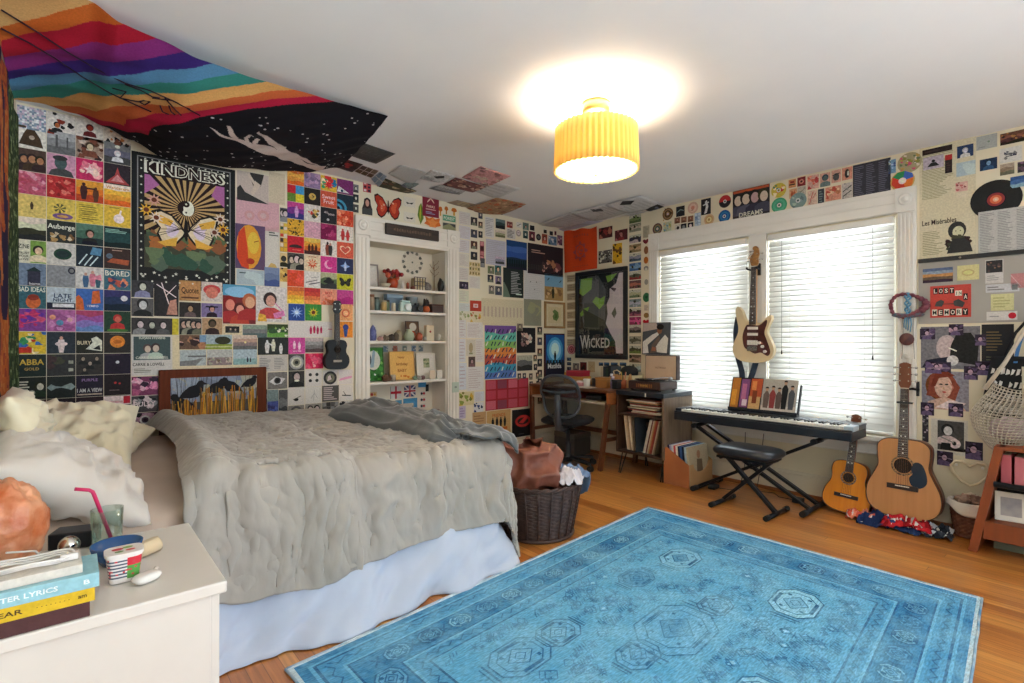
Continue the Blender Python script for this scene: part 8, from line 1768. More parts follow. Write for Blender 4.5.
CEILING = [
([(-2.892,-.555),(-2.635,-.519),(-2.62,-.809),(-2.9,-.843)],'album_print','print','charcoal print taped to the ceiling right of the rainbow tapestry',1092,[('r',.25,.4,.75,.6,1365),('r',.28,.43,.72,.57,1092)],.004,1),
([(-2.871,-.239),(-2.689,-.194),(-2.701,-.428),(-2.878,-.449)],'photo_print','photo','dark red photo on the ceiling at the black tapestry corner',802,[('B',6,3,[2611,529,1826],.2)],.004,0),
([(-2.691,-.237),(-2.515,-.179),(-2.545,-.386),(-2.698,-.413)],'photo_sheet','photo','sheet of small brown photos on the ceiling near the wall',3259,[('G',3,2,[1347,1893,1075],.06)],.004,1),
([(-2.511,-.163),(-2.359,.004),(-2.439,-.318),(-2.531,-.374)],'photo_sheet','photo','sheet of pale blue photos on the ceiling next to the brown ones',3276,[('G',2,2,[2202,2748,1929],.06)],.006,2),
([(-2.346,.181),(-2.068,-.003),(-2.039,-.113),(-2.419,-.243)],'photo_sheet','photo','dark brown collage on the ceiling above the paper butterfly',1091,[('B',20,3,[2166,546,2984,1603],.1)],.008,0),
([(-2.467,-.384),(-2.173,-.262),(-2.246,-.612),(-2.48,-.629)],'paper_sheet','paper','light grey sheet on the ceiling above the bookcase',3003,[('r',.04,.04,.96,.96,3003)],.012,1),
([(-2.248,-.191),(-2.135,-.178),(-2.141,-.322),(-2.248,-.328)],'photo_print','photo','small blue grey photo on the ceiling edge of the light grey sheet',1928,[('H',[1639,2201],.05)],.014,3),
([(-2.212,-.445),(-2.01,-.476),(-2.016,-.692),(-2.248,-.704)],'photo_print','photo','white photo with a black bird shape on the ceiling',3276,[('p',[.35,.5,.55,.4,.75,.6,.65,.8,.5,.65],819),('r',.05,.1,.5,.35,2730)],.008,0),
([(-2.012,-.272),(-1.713,-.31),(-1.722,-.415),(-1.981,-.43)],'photo_print','photo','grey landscape photo on the ceiling near the burgundy banner',2185,[('H',[1911,2457,3003],.05)],.01,1),
([(-1.981,-.445),(-1.657,-.446),(-1.661,-.66),(-2.002,-.678)],'wall_print','print','red brown patterned print on the ceiling',1860,[('B',30,3,[2678,1331,3241],.08)],.006,2),
([(-1.963,-.715),(-1.658,-.678),(-1.682,-1.015),(-2.006,-1.029)],'wall_print','print','pale pink patterned print on the ceiling beside the red brown one',3225,[('B',26,5,[2679,3258,2150],.09),('r',.0,.0,1,.03,1893)],.006,0),
([(-1.658,-.477),(-1.373,-.431),(-1.403,-.815),(-1.69,-.801)],'paper_sheet','paper','thin white sheet on the ceiling in front of the pink print',3276,[('L',.1,.1,.9,.9,4,3003)],.004,0),
([(-1.65,-.001),(-1.405,.034),(-1.395,-.134),(-1.612,-.129)],'paper_sheet','paper','tan strip hanging from the ceiling by the wall',2712,[('B',4,2,[2439,2984],.2)],.012,0),
([(-1.421,.039),(-.993,-.053),(-1.044,-.492),(-1.394,-.463)],'wall_print','print','curling tan and red print hanging from the ceiling above the papered wall',2694,[('B',30,7,[2916,3240,2132],.08),('r',0,0,1,.05,1075)],.03,1),
([(-.432,.037),(-.049,-.172),(-.095,-.552),(-.52,-.576)],'paper_sheet','paper','white sheet sagging from the ceiling in the room corner',3276,[('L',.1,.1,.9,.9,8,3003)],.02,0),
([(-.516,-.579),(-.078,-.537),(-.094,-.99),(-.508,-1.027)],'paper_sheet','paper','middle white sheet of the row sagging from the ceiling above the orange banner',3276,[('L',.1,.1,.9,.9,8,3003),('p',[.05,.55,.25,.5,.4,.7,.2,.75],1365)],.022,1),
([(-.508,-1.027),(-.082,-.988),(-.067,-1.405),(-.495,-1.429)],'paper_sheet','paper','right hand white sheet of the row sagging from the ceiling',3276,[('L',.35,.1,.9,.9,6,3003),('p',[.02,.5,.2,.28,.34,.5,.18,.72],819)],.02,2),
([(-.089,.118),(.15,-.227),(.037,-.619),(-.176,-.441)],'paper_sheet','paper','lilac white sheet on the ceiling nearest the orange banner',3004,[('L',.1,.2,.9,.8,4,2730)],.018,3),
([(.046,-.751),(.187,-1.038),(.062,-1.276),(-.087,-1.079)],'paper_sheet','paper','pale lined sheet on the ceiling above the photo strip',3276,[('L',.1,.1,.9,.9,6,2731)],.016,3),
([(-.101,-1.196),(-.003,-1.187),(-.027,-1.369),(-.149,-1.374)],'photo_print','photo','small dark photo on the ceiling above the left end of the window',819,[('B',4,2,[1366,2185],.2)],.01,4),
]
# ------------------------------------------------------------------ tapestries
def interp(x,X,Z):
    if x<=X[0]:return Z[0]
    for i in range(len(X)-1):
        if x<=X[i+1]:
            t=(x-X[i])/(X[i+1]-X[i]);t=t*t*(3-2*t);return Z[i]+(Z[i+1]-Z[i])*t
    return Z[-1]
TFX=[-4.687,-4.668,-4.554,-4.421,-4.28,-4.156,-3.971,-3.652,-3.394,-3.112,-2.80]
TFZ=[2.592,2.597,2.608,2.590,2.550,2.500,2.425,2.440,2.475,2.517,2.612]
TNX=[-4.687,-4.38,-4.273,-4.135,-3.976,-3.777,-3.58,-3.39,-3.179,-2.958]
TNZ=[2.65,2.646,2.60,2.587,2.563,2.561,2.57,2.582,2.595,2.613]
def tap_yn(x):return -1.489+.095*(x+4.38)
def tap_z(x,y):
    yn=tap_yn(x);t=min(1,max(0,(y-yn)/(-.22-yn)))
    return interp(x,TNX,TNZ)*(1-t)+interp(x,TFX,TFZ)*t-.05*math.sin(PI*t)*min(1,(-2.8-x)/.6)
STRIPES=[(-4.44,'#cfa46a'),(-4.34,'#c9682c'),(-4.21,'#b01f36'),(-4.09,'#86307a'),(-3.96,'#3d2a78'),(-3.83,'#5a8fb8'),(-3.69,'#3a8a80'),(-3.54,'#dba765'),(-3.41,'#c9663a'),(-3.30,'#b3203f')]
def inside(x,y,P):
    r=False
    for i in range(len(P)):
        (a,b),(c,d)=P[i-1],P[i]
        if (b>y)!=(d>y) and x<(c-a)*(y-b)/(d-b)+a:r=not r
    return r
def stripe(x,y):
    q=x+.85*(y+1.4);yn=tap_yn(x);t=min(1,max(0,(y-yn)/(-.22-yn)))
    q+=.25*min(1,max(0,(q+4.05)/.55))*math.sin(PI*min(1,t*1.25))+.012*noise.noise(Vector((x*6,y*6,0)))
    for b,c in STRIPES:
        if q<b:return c
    for poly in TAP_HAND:
        if inside(x,y,poly):return '#cbbcb4'
    return '#17161c'
tap=thing('ceiling_tapestry','rainbow and black tapestry with reaching hands draped under the ceiling','tapestry',(-3.75,-.85,2.55))
def tp(s,t):
    xr=-2.958+.158*t;x=XL+.004+(xr-XL-.004)*s;y=tap_yn(x)+(-.22-tap_yn(x))*t
    return x,y
def tpos(s,t,o=(-3.75,-.85,2.55)):
    x,y=tp(s,t);w=.006*math.sin((x*.8+y)*30)*math.sin(PI*t)*(1-.3*s)+fbm((x*5,y*5,1),2)*.006
    return (x-o[0],y-o[1],min(tap_z(x,y)+w,ceil_z(x)-.004)-o[2])
MB().grid(300,230,tpos,colfn=lambda s,t:stripe(*tp(s,t))).build('cloth',CLOTH,tap)
def on_tap(x,y,d=.009):return (x+3.75,y+.85,min(tap_z(x,y),ceil_z(x)-.004)-d-2.55)
for ln in TAP_ARMS:MB().tube([on_tap(x,y,.01) for x,y in ln],.0035,5,'#2a1c2a').build('printed_outline',CLOTH,tap)
sb=MB();rt=random.Random(4);nst=0
while nst<90:
    s,t=rt.random(),rt.random();x,y=tp(s,t)
    if stripe(x,y)!='#17161c':continue
    nst+=1;r=rt.uniform(.004,.009)
    sb.add([on_tap(x+r*math.cos(a),y+r*math.sin(a),.010) for a in [2*PI*k/8 for k in range(8)]],[tuple(range(8))],'#c9c4c4')
st_=sb.build('printed_stars',CLOTH,tap);st_['kind']='stuff'
# tree tapestry on the left wall
def tcol(u,v):
    y=-.06-1.6*u;z=.85+1.68*v;n=noise.noise(Vector((y*6,z*6,1)));m=noise.noise(Vector((y*30,z*30,4)))
    if u<.36+.05*n:return '#2f3f28' if m<.1 else ('#55663c' if m<.35 else '#8a9a70')
    k=abs(noise.noise(Vector((y*3+z*1.2,z*2.2-y,7))))
    if k<.09:return '#2a1f38'
    return '#a8562a' if m<.05 else ('#8a3a2c' if n<0 else '#b5703a')
def tlw(u,v):return (.012+.005*math.sin(u*30)+.004*noise.noise(Vector((u*5,v*5,3))),-.06-1.6*u,-.84+1.68*v-.01*abs(math.sin(u*9)))
tag(MB().grid(110,120,tlw,colfn=tcol).build('wall_tapestry',CLOTH,loc=(XL,0,1.69)),'green and orange tree tapestry hanging on the left wall behind the pillows','tapestry')
# orange banner in the corner
def bn_(u,v):
    y=-.012-.492*u;z=2.036+(2.525-.03*u)*v-2.036*v+.006*math.sin(u*14)*v
    return (-.012-.008*math.sin(u*11+v*2)*(.4+v),y,z)
def bcol(u,v):
    r=math.hypot((u-.5)*1.0,(v-.47));a=math.atan2(v-.47,u-.5)
    if .14<r<.2+.035*math.cos(8*a) and noise.noise(Vector((u*20,v*20,1)))>-.35:return '#9a4a4a'
    if r<.1 and noise.noise(Vector((u*22,v*22,2)))>.0:return '#a3504a'
    if (.82<v<.87 or .1<v<.13) and .25<u<.75 and math.sin(u*90)>-.2:return '#b04a34'
    return '#cf4a22'
tag(MB().grid(80,80,bn_,colfn=bcol).build('cloth_banner',CLOTH,loc=(0,0,0),solid=.002),'orange cloth banner with a faded round emblem in the room corner','banner')
# ------------------------------------------------------------------ frames and boards on the walls
BLF=mat('black_frame','#15171b',.35)
wf_=thing('framed_poster','large black framed theatre poster of green, grey and white shapes above the desk','poster',(-.001,-.555,1.53))
WH_,HH_=.362,.488
for y0,y1,z0,z1 in ((-WH_,WH_,HH_-.045,HH_),(-WH_,WH_,-HH_,-HH_+.045),(-WH_,-WH_+.045,-HH_+.045,HH_-.045),(WH_-.045,WH_,-HH_+.045,HH_-.045)):
    MB().box(-.026,0,y0,y1,z0,z1).build('frame_bar',BLF,wf_,bevel=.003)
def child_pic(root,w,h,name,bg,ops,x,wall='R',m=None):
    d=Draw(w,h);d.run(ops);mb=MB()
    def P(a,b,t):return (-x-t,-(a-.5)*w,(b-.5)*h) if wall=='R' else ((a-.5)*w,-x-t,(b-.5)*h)
    mb.prism([(0,0),(1,0),(1,1),(0,1)],P,0,.001,bg)
    for pts,c,k in d.out:mb.add([P(a,b,.001+.00012*k) for a,b in pts],[tuple(range(len(pts)))],c)
    return mb.build(name,m or GLOSS,root)
child_pic(wf_,.636,.888,'print','#26282a',[('r',0,0,1,1,'#2c2e30'),('p',[.05,.55,.2,.98,.45,.98,.62,.8,.6,.4,.1,.4],'#55585a'),('p',[.02,.78,.05,.96,.32,.96,.30,.82,.1,.74],'#7fae4a'),('p',[.62,.96,.86,.98,.74,.9,.66,.88],'#7fae4a'),('p',[.32,.66,.4,.72,.5,.69,.6,.72,.58,.62,.48,.56],'#84b34e'),('p',[.03,.52,.12,.58,.25,.60,.2,.52,.05,.48],'#7aa848'),('p',[.1,.58,.6,.42,.62,.25,.15,.25],'#33362f'),
    ('p',[.98,.98,.9,.98,.84,.86,.70,.8,.70,.70,.64,.62,.66,.5,.62,.38,.72,.26,.82,.16,.84,.02,.98,.02],'#d2c8cc'),('p',[.74,.5,.82,.58,.85,.5,.80,.44],'#5a5f54'),('p',[.7,.82,.85,.8,.8,.76],'#4a3a48'),('p',[0,0,.82,0,.8,.12,.66,.28,.3,.3,0,.3],'#23282c'),('t','W',.14,.155,.17,.22,'#c9c6bd'),('t','iCKED',.475,.145,.125,.46,'#c9c6bd')],.010)
gl=MB().box(-.0165,-.015,-.32,.32,-.446,.446).build('glazing',GLASS,wf_)
fl=thing('framed_print','small wooden framed print of a green leaf shape in the room corner','picture frame',(-.169,-.001,1.535))
for x0,x1,z0,z1 in ((-.168,.165,.128,.152),(-.168,.165,-.152,-.128),(-.168,-.144,-.128,.128),(.141,.165,-.128,.128)):
    MB().box(x0,x1,-.02,0,z0,z1).build('frame_bar',mat('oak_frame','#a5814f',.4,col2='#8f6c3e',nscale=9),fl,bevel=.003)
child_pic(fl,.288,.258,'print','#d2c6a5',[('r',.14,.14,.86,.86,'#cdbf99'),('p',[.42,.3,.62,.24,.74,.42,.7,.64,.5,.76,.38,.66,.46,.55,.38,.45],'#6f8450'),('p',[.5,.35,.62,.36,.64,.5,.54,.6],'#5a7040')],.004,'B')
bw_=thing('wooden_board','red brown wooden board standing against the back wall behind the bed','board',(-3.64,-.024,.25))
MB().box(-.343,.343,-.0,.02,0,.785).build('panel',mat('mahogany_board','#6a3420',.75,spec=.15,col2='#582a19',nscale=3,stretch=(12,12,1.5)),bw_,bevel=.004)
rv=[('r',0,.45,1,1,'#8a94a8'),('B',16,3,['#9aa5b5','#7a8498','#a8a89a'],.12,0,.5,1,1)]
rg2=random.Random(8)
for k in range(26):x=rg2.uniform(0,1);rv.append(('K',x,.4,x+rg2.uniform(-.06,.06),1,.005,'#4a4a50'))
for cx,cy,s,g_ in ((.24,.70,1.15,1),(.50,.76,1.0,1),(.68,.78,1.0,-1),(.91,.84,.8,1),(.13,.42,1.2,-1)):
    P_=[(-.15,-.16),(-.10,-.02),(-.04,.08),(.03,.12),(.055,.19),(.09,.20),(.11,.16),(.15,.12),(.105,.11),(.10,.0),(.05,-.12),(-.02,-.14),(-.09,-.13)]
    rv.append(('p',[z for u_,v_ in P_ for z in (cx+g_*u_*s,cy+v_*s)],'#1b191e'))
for k in range(150):
    x=rg2.uniform(.0,1);h=rg2.uniform(.35,.8) if x>.33 else rg2.uniform(.2,.55)
    rv.append(('K',x,0,x+rg2.uniform(-.03,.03),h,.011,rg2.choice(['#c98f2c','#b5782a','#d9a53a','#8a5a28','#6a5a30','#c9852f','#a87a4a','#4a3a24'])))
tag(picture('B',-3.916,.976,-3.368,.66,'wall_poster','poster',None,'#55504a',rv,off=.0275),'poster of black crows over golden reeds on the brown wooden board','poster')
sg=MB().box(-.275,.275,-.02,0,-.05,.05).build('wooden_sign',mat('dark_sign_wood','#3a2a20',.6,col2='#2a1e17',nscale=6,stretch=(1,8,8)),loc=(-2.04,-.0305,2.232),bevel=.003)
tag(sg,'long dark wooden sign across the top of the built-in bookcase','sign')
sl2=MB();rsg=random.Random(2)
for k in range(24):x=-.20+.0165*k;sl2.box(x,x+rsg.uniform(.006,.011),-.0212,-.02,-.012+rsg.uniform(-.004,.004),.012+rsg.uniform(-.004,.006))
sl2.build('worn_lettering',mat('worn_letter_paint','#6a5240',.7),sg)
tpl=thing('switch_plate','pale green plate on the right casing of the bookcase','plate',(-1.565,-.0285,.782))
MB().box(-.04,.04,-.006,0,-.05,.05).build('plate',mat('pale_green_plastic','#b5c4b4',.4),tpl,bevel=.002)
MB().box(-.012,.012,-.011,-.006,-.008,.012).build('dial',mat('grey_dial','#8a938c',.4),tpl,bevel=.002)
gbd=thing('pin_board','grey pin board with a black top rail on the right wall','board',(0,-3.86,1.53))
MB().box(-.0085,-.001,-.5,.5,-.18,.235).build('panel',mat('grey_board','#a5a19a',.7,col2='#9d9992',nscale=4),gbd,bevel=.001)
rl=MB().box(-.022,-.001,-.5,.5,.235,.262).build('rail',BLF,gbd,bevel=.002)
for y in (.28,-.05,-.4):MB().lathe([(.007,-.022),(.006,-.026),(0,-.027)],(0,y,.248),12,axis='x').build('rivet',mat('nickel','#9a8f80',.3,.9),rl)
nh=thing('neon_heart','white heart shaped neon tube low on the right wall','light',(-.022,-3.63,.36))
MB().tube([(0,-(x-.5)*.205,(y-.42)*.17) for x,y in [(.5,.05),(.72,.2),(.92,.5),(.96,.75),(.85,.93),(.68,.95),(.5,.78),(.32,.95),(.15,.93),(.04,.75),(.08,.5),(.28,.2)]],.0085,8,closed=True).build('tube',mat('unlit_neon','#d5c8ab',.35),nh)
for y in (-.06,.07):MB().box(.0,.021,y-.006,y+.006,-.004+.06,.008+.06).build('bracket',TRIM,nh)
# ukulele on the back wall
uk=thing('ukulele','small black ukulele hanging on the back wall beside the bookcase','ukulele',(-2.765,-.022,1.0))
def UK(a,b2,t):return (a,-t,b2)
UB=mat('black_ukulele','#121416',.5,col2='#192228',nscale=5,spec=.25)
uo=smooth_outline([(0,0),(.07,.008),(.10,.05),(.098,.10),(.076,.135),(.074,.165),(.082,.20),(.065,.235),(.02,.245),(-.02,.245),(-.065,.235),(-.082,.20),(-.074,.165),(-.076,.135),(-.098,.10),(-.10,.05),(-.07,.008)],5)
MB().prism(uo,UK,0,.06,smooth=False).build('body',UB,uk,bevel=.005)
MB().lathe([(.03,-.0604),(.0,-.0606)],(0,0,.165),24,axis='y').build('sound_hole',mat('sound_hole_dark','#1c110b',.9),uk)
MB().box(-.035,.035,-.066,-.06,.06,.078).build('bridge',mat('pale_bridge','#a59a8c',.5),uk,bevel=.002)
MB().prism([(-.020,.235),(.020,.235),(.017,.46),(-.017,.46)],UK,.035,.064).build('neck',mat('dark_fretboard','#2a2422',.5),uk,bevel=.003)
hs=MB().prism([(-.017,.46),(.017,.46),(.03,.48),(.028,.56),(.012,.568),(-.012,.568),(-.028,.56),(-.03,.48)],UK,.04,.056).build('headstock',UB,uk,bevel=.002)
for s in (-1,1):
    for z in (.495,.54):MB().tube([(s*.02,-.06,z),(s*.02,-.048,z),(s*.042,-.048,z)],.0045,8).build('tuning_peg',NICK,hs)
for k in range(4):MB().tube([(-.012+.008*k,-.069,.07),(-.009+.006*k,-.067,.46)],.0007,4).build('string',NICK,uk)
# ------------------------------------------------------------------ trinkets on the built-in shelves
def onshelf(i,x,d):return (x,d,SHELFZ[i]+.0006)
def sthing(name,label,cat,i,x,d,rz=0):return thing(name,label,cat,onshelf(i,x,d),rz)
def lathe_thing(name,label,cat,i,x,d,prof,m,part='vessel'):
    t=sthing(name,label,cat,i,x,d);MB().lathe(prof,n=20).build(part,m,t);return t
def std_frame(name,label,cat,i,x,d,w,h,fw,fm,bg,ops,rz=0,lean=6):
    t=sthing(name,label,cat,i,x,d,rz);t.rotation_euler=(-math.radians(lean),0,rz)
    MB().box(-w/2,w/2,0,.01,0,h).build('backing',fm,t)
    for x0,x1,z0,z1 in ((-w/2,w/2,h-fw,h),(-w/2,w/2,0,fw),(-w/2,-w/2+fw,fw,h-fw),(w/2-fw,w/2,fw,h-fw)):MB().box(x0,x1,-.008,0,z0,z1).build('frame_bar',fm,t,bevel=.001)
    o=child_pic(t,w-2*fw,h-2*fw,'print',bg,ops,.001,'B');o.location=(0,0,h/2)
    return t
WHF=colmat('#d5cec2');DKF=colmat('#4a3f3a')
std_frame('framed_picture','pale framed picture with a dark edge at the left end of the top shelf','picture frame',0,-2.365,.14,.15,.22,.014,colmat('#8a7f78'),'#cfc8bd',[('r',.1,.1,.9,.9,'#d5cfc6')])
lathe_thing('bowl','small cream bowl in front of the pale frame on the top shelf','bowl',0,-2.28,.03,[(0,0),(.03,0),(.05,.035),(.046,.036),(.028,.006),(0,.006)],colmat('#b5a890'))
cpv=lathe_thing('flower_pot','copper red pot of dark red and orange flowers on the top shelf','flower pot',0,-2.185,.08,[(0,0),(.042,0),(.055,.05),(.05,.09),(.045,.09),(.05,.05),(.038,.006),(0,.006)],mat('copper_glaze','#a5401f',.3))
rf=random.Random(3)
for k in range(16):
    p=(rf.uniform(-.075,.09),rf.uniform(-.04,.04),rf.uniform(.10,.17));MB().ball(p,rf.uniform(.016,.026),n=10,k=6).build('blossom',colmat(rf.choice(['#8a1f2a','#6a1a22','#b5402a','#c95a3a','#a82a2a'])),cpv)
    MB().tube([(0,0,.06),p],.002,5).build('stem',colmat('#5a4a2c'),cpv)
lathe_thing('vase','small white vase beside the red flowers on the top shelf','vase',0,-2.095,.05,[(0,0),(.018,0),(.022,.03),(.01,.06),(.014,.075),(0,.07)],colmat('#d9d2c8',.3))
lathe_thing('candle','short rust coloured candle right of the white vase on the top shelf','candle',0,-2.045,.05,[(0,0),(.013,0),(.013,.055),(.004,.062),(0,.075)],colmat('#8a3a24'))
lathe_thing('jar','little red brown jar next to the lattice box on the top shelf','jar',0,-1.99,.05,[(0,0),(.022,0),(.024,.02),(.012,.035),(0,.036)],colmat('#7a3f2c'))
lb=sthing('lattice_box','open lattice box with amber contents on the top shelf','box',0,-1.905,.10)
for k in range(5):MB().box(-.062+.029*k,-.056+.029*k,-.04,-.034,0,.125).build('slat',DKF,lb)
for k in range(4):MB().box(-.062,.066,-.041,-.035,.0+.04*k,.006+.04*k).build('rail',DKF,lb)
MB().box(-.06,.064,-.033,.03,.0,.115).build('box_body',mat('amber_box','#a58a5a',.6,col2='#c9bfa0',nscale=20),lb)
for k,(x,lab,c) in enumerate(((-1.815,'round grey mottled ornament right of the lattice box on the top shelf','#8a807a'),)):
    o=blob('ornament',lab,'ornament',mat('mottled_stone',c,.6,col2='#5a524c',nscale=40),(x,.08,SHELFZ[0]+.037),.04,.03,.045,4.0,.15)
tr=sthing('jewellery_tree','thin bronze jewellery tree at the right end of the top shelf','jewellery stand',0,-1.715,.12)
MB().lathe([(0,0),(.04,0),(.035,.01),(.005,.014),(.004,.26),(0,.26)],n=16).build('stand',mat('bronze','#8a6a48',.4,.6),tr)
for k in range(7):
    a=k*2.1;z=.15+.018*k;MB().tube([(0,0,z),(.04*math.cos(a),.03*math.sin(a),z+.03),(.055*math.cos(a),.04*math.sin(a),z+.055)],.0025,5).build('branch',mat('bronze','#8a6a48',.4,.6),tr)
dk_=blob('pouch','black leaning pouch at the right end of the top shelf','pouch',colmat('#26231f'),(-1.69,.04,SHELFZ[0]+.058),.03,.03,.07,1.3,.2)
# wreath of little stickers on the back panel
wrn=[(3,.095)]
ws=MB()
for k in range(12):
    a=2*PI*k/12;cx,cz_=.10*math.cos(a),.10*math.sin(a)
    ws.prism([(cx+.016*math.cos(t)*(1+.3*math.cos(3*t+k)),cz_+.016*math.sin(t)) for t in [2*PI*q/10 for q in range(10)]],lambda a_,b2,t:(a_,-t,b2),0,.0008,['#6a6a62','#55564f','#7a7568'][k%3])
ws.prism(reg(0,0,.010,.010,10),lambda a_,b2,t:(a_,-t,b2),0,.0008,'#6a6a62')
ws.prism(reg(0,0,.12,.12,32),lambda a_,b2,t:(a_,-t+.0003,b2),0,.0002,'#d2c9b8')
tag(ws.build('wreath_sticker',PAPER,loc=(-1.884,ND-.0125,2.005)),'round sticker of dark leaves in a ring on the back of the top shelf','sticker')
# second shelf
def jar2(x,d,r,h,c,lab,lidc=None,i=1,name='jar'):
    t=lathe_thing(name,lab,'jar',i,x,d,[(0,0),(r,0),(r,h*.8),(r*.9,h*.86),(r*.85,h),(0,h)],colmat(c,.3))
    if lidc:MB().lathe([(r*.95,h*.86),(r*.95,h*1.02),(0,h*1.03)],n=20).build('lid',colmat(lidc),t)
jar2(-2.40,.05,.022,.14,'#a8927a','narrow spotted jar at the left end of the second shelf','#8a5a3a')
jar2(-2.34,.09,.032,.12,'#5a6f6a','dark green jar on the left of the second shelf','#3a4a48')
jar2(-2.29,.04,.024,.09,'#c9a86a','amber jar in front of the dark green jar on the second shelf','#b5a58a')
jar2(-2.235,.10,.03,.10,'#7a8a6a','olive jar with a dark lid on the second shelf','#33302a')
jar2(-2.20,.03,.02,.075,'#d2c4a8','small cream jar on the second shelf')
cam1=sthing('instant_camera','mint and white instant camera on the second shelf','camera',1,-2.07,.05)
MINT=colmat('#b5cfc8',.35)
MB().box(-.058,.058,-.02,.03,0,.085).build('body',MINT,cam1,bevel=.012);MB().box(-.045,.045,-.018,.025,.085,.105).build('top',MINT,cam1,bevel=.008)
MB().lathe([(.034,-.02),(.034,-.04),(.028,-.045),(.02,-.045)],(.012,0,.042),20,axis='y').build('lens_ring',colmat('#d5d9d6'),cam1);MB().lathe([(.019,-.044),(0,-.045)],(.012,0,.042),16,axis='y').build('lens',colmat('#1c2226',.1),cam1)
boxthing('storage_tin','blue grey tin behind the instant camera on the second shelf','tin',-2.13,.17,SHELFZ[1]+.0006,.16,.07,.165,'#6a7f90',0,'#8aa0b0')
cam2=sthing('film_camera','black film camera with a round lens on the second shelf','camera',1,-1.945,.05)
MB().box(-.06,.06,-.015,.025,0,.065).build('body',colmat('#1d1f23',.4),cam2,bevel=.006);MB().box(-.02,.02,-.013,.02,.065,.085).build('viewfinder',colmat('#26282c',.4),cam2,bevel=.004)
MB().lathe([(.027,-.015),(.027,-.045),(.022,-.048)],(.01,0,.034),20,axis='y').build('lens_barrel',colmat('#33363a',.3),cam2);MB().lathe([(.021,-.046),(0,-.042)],(.01,0,.034),16,axis='y').build('lens',colmat('#8a9aa5',.1),cam2)
lathe_thing('glass_bowl','clear grey glass bowl behind the black camera on the second shelf','bowl',1,-1.94,.16,[(0,.0),(.04,0),(.025,.04),(.055,.1),(.06,.15),(.055,.15),(.048,.1),(.02,.045),(0,.045)],tglass('#a5b0b5',.55))
blob('ornament','orange ball ornament beside the black camera on the second shelf','ornament',colmat('#c2602f'),(-1.845,.05,SHELFZ[1]+.031),.035,.035,.036,2.0,.08)
boxthing('wooden_box','dark red brown wooden box at the right end of the second shelf','box',-1.72,.10,SHELFZ[1]+.0006,.13,.12,.085,'#3f2520',0,'#4f2f28')
blob('ornament','dark figure ornament with raised arms on the second shelf','ornament',colmat('#2c2322'),(-1.80,.13,SHELFZ[1]+.062),.03,.03,.075,5.0,.5)
# third shelf
blob('toy_figure','violet blue toy figure at the left end of the third shelf','toy',mat('violet_toy','#4a4f8a',.5,col2='#7a80b0',nscale=30),(-2.395,.05,SHELFZ[2]+.058),.036,.03,.07,3.3,.35)
blob('ornament','small pink shell ornament on the third shelf','ornament',colmat('#b58a80'),(-2.325,.04,SHELFZ[2]+.018),.03,.02,.022,6.1,.25)
for k,(x,s,c) in enumerate(((-2.27,.03,'#6a5a4a'),(-2.215,.036,'#4a4038'),(-2.165,.042,'#5a4f40'))):blob('stone','%s brown stone in the row on the third shelf'%('flat','dark','tall')[k],'stone',colmat(c,.8),(x,.05,SHELFZ[2]+s*.75),.028,.025,s,k+1.5,.35)
lathe_thing('vase','pale green round vase in the middle of the third shelf','vase',2,-2.03,.05,[(0,0),(.035,0),(.05,.035),(.045,.07),(.022,.095),(.026,.11),(.02,.11),(.017,.095),(.04,.07),(0,.01)],colmat('#a8b59a',.3))
lathe_thing('vase','small tan vase behind the pale green one on the third shelf','vase',2,-2.10,.12,[(0,0),(.03,0),(.042,.04),(.03,.08),(.016,.1),(0,.1)],colmat('#a8977a',.4))
std_frame('picture_book','brown picture book with a pale oval on the third shelf','book',2,-1.945,.13,.14,.19,.006,colmat('#5a4234'),'#6a4f3c',[('e',.55,.72,.3,.22,'#cfc6b8'),('e',.5,.3,.28,.2,'#b5502f'),('B',6,3,['#8a6a4a','#d2b59a'],.1,.1,.0,.9,.4)])
blob('ornament','rust orange round ornament before the picture book on the third shelf','ornament',colmat('#a8502f'),(-1.93,.04,SHELFZ[2]+.037),.034,.03,.042,7.7,.15)
boxthing('card_box','cream box with a red dot on the third shelf','box',-1.79,.09,SHELFZ[2]+.0006,.085,.05,.15,'#d5c4a5')
tag(MB().lathe([(.011,-.0005),(.0,-.001)],(0,0,0),14,axis='y').build('round_sticker',colmat('#a83a30'),loc=(-1.79,.0645,SHELFZ[2]+.09)),'small red dot on the cream box on the third shelf','sticker')
blob('figurine','tiny white skull figurine at the right end of the third shelf','figurine',colmat('#d2c9bb'),(-1.70,.05,SHELFZ[2]+.032),.02,.02,.036,9.0,.3)
blob('figurine','tiny grey figurine left of the cream box on the third shelf','figurine',colmat('#8a8a88'),(-1.862,.05,SHELFZ[2]+.022),.018,.018,.025,9.6,.3)
# fourth shelf
std_frame('framed_art','green leafy picture of a white oval mirror shape on the fourth shelf','picture',3,-2.345,.12,.20,.31,.008,colmat('#3f6a30'),'#3a7a34',[('B',20,5,['#4a9a3f','#2f5f2a','#7ab55a'],.12),('e',.5,.62,.36,.3,'#c9cabf'),('p',[.3,.4,.5,.95,.62,.9,.5,.4],'#8aa0ad'),('e',.25,.65,.14,.2,'#2a3a44'),('B',12,7,['#d9e0d0','#2f6a2a'],.06,.05,.02,.6,.3)])
std_frame('greeting_sign','orange yellow handwritten birthday sign on the fourth shelf','sign',3,-2.075,.09,.255,.27,.005,colmat('#c99a5a'),'#dcae62',[('t','happy',.48,.8,.11,.6,'#8a4a1f'),('t','birthday',.5,.55,.13,.8,'#8a4a1f'),('t','BABY',.5,.33,.11,.5,'#9a5a2a'),('B',4,2,['#c2702f'],.05,.2,.05,.8,.18)])
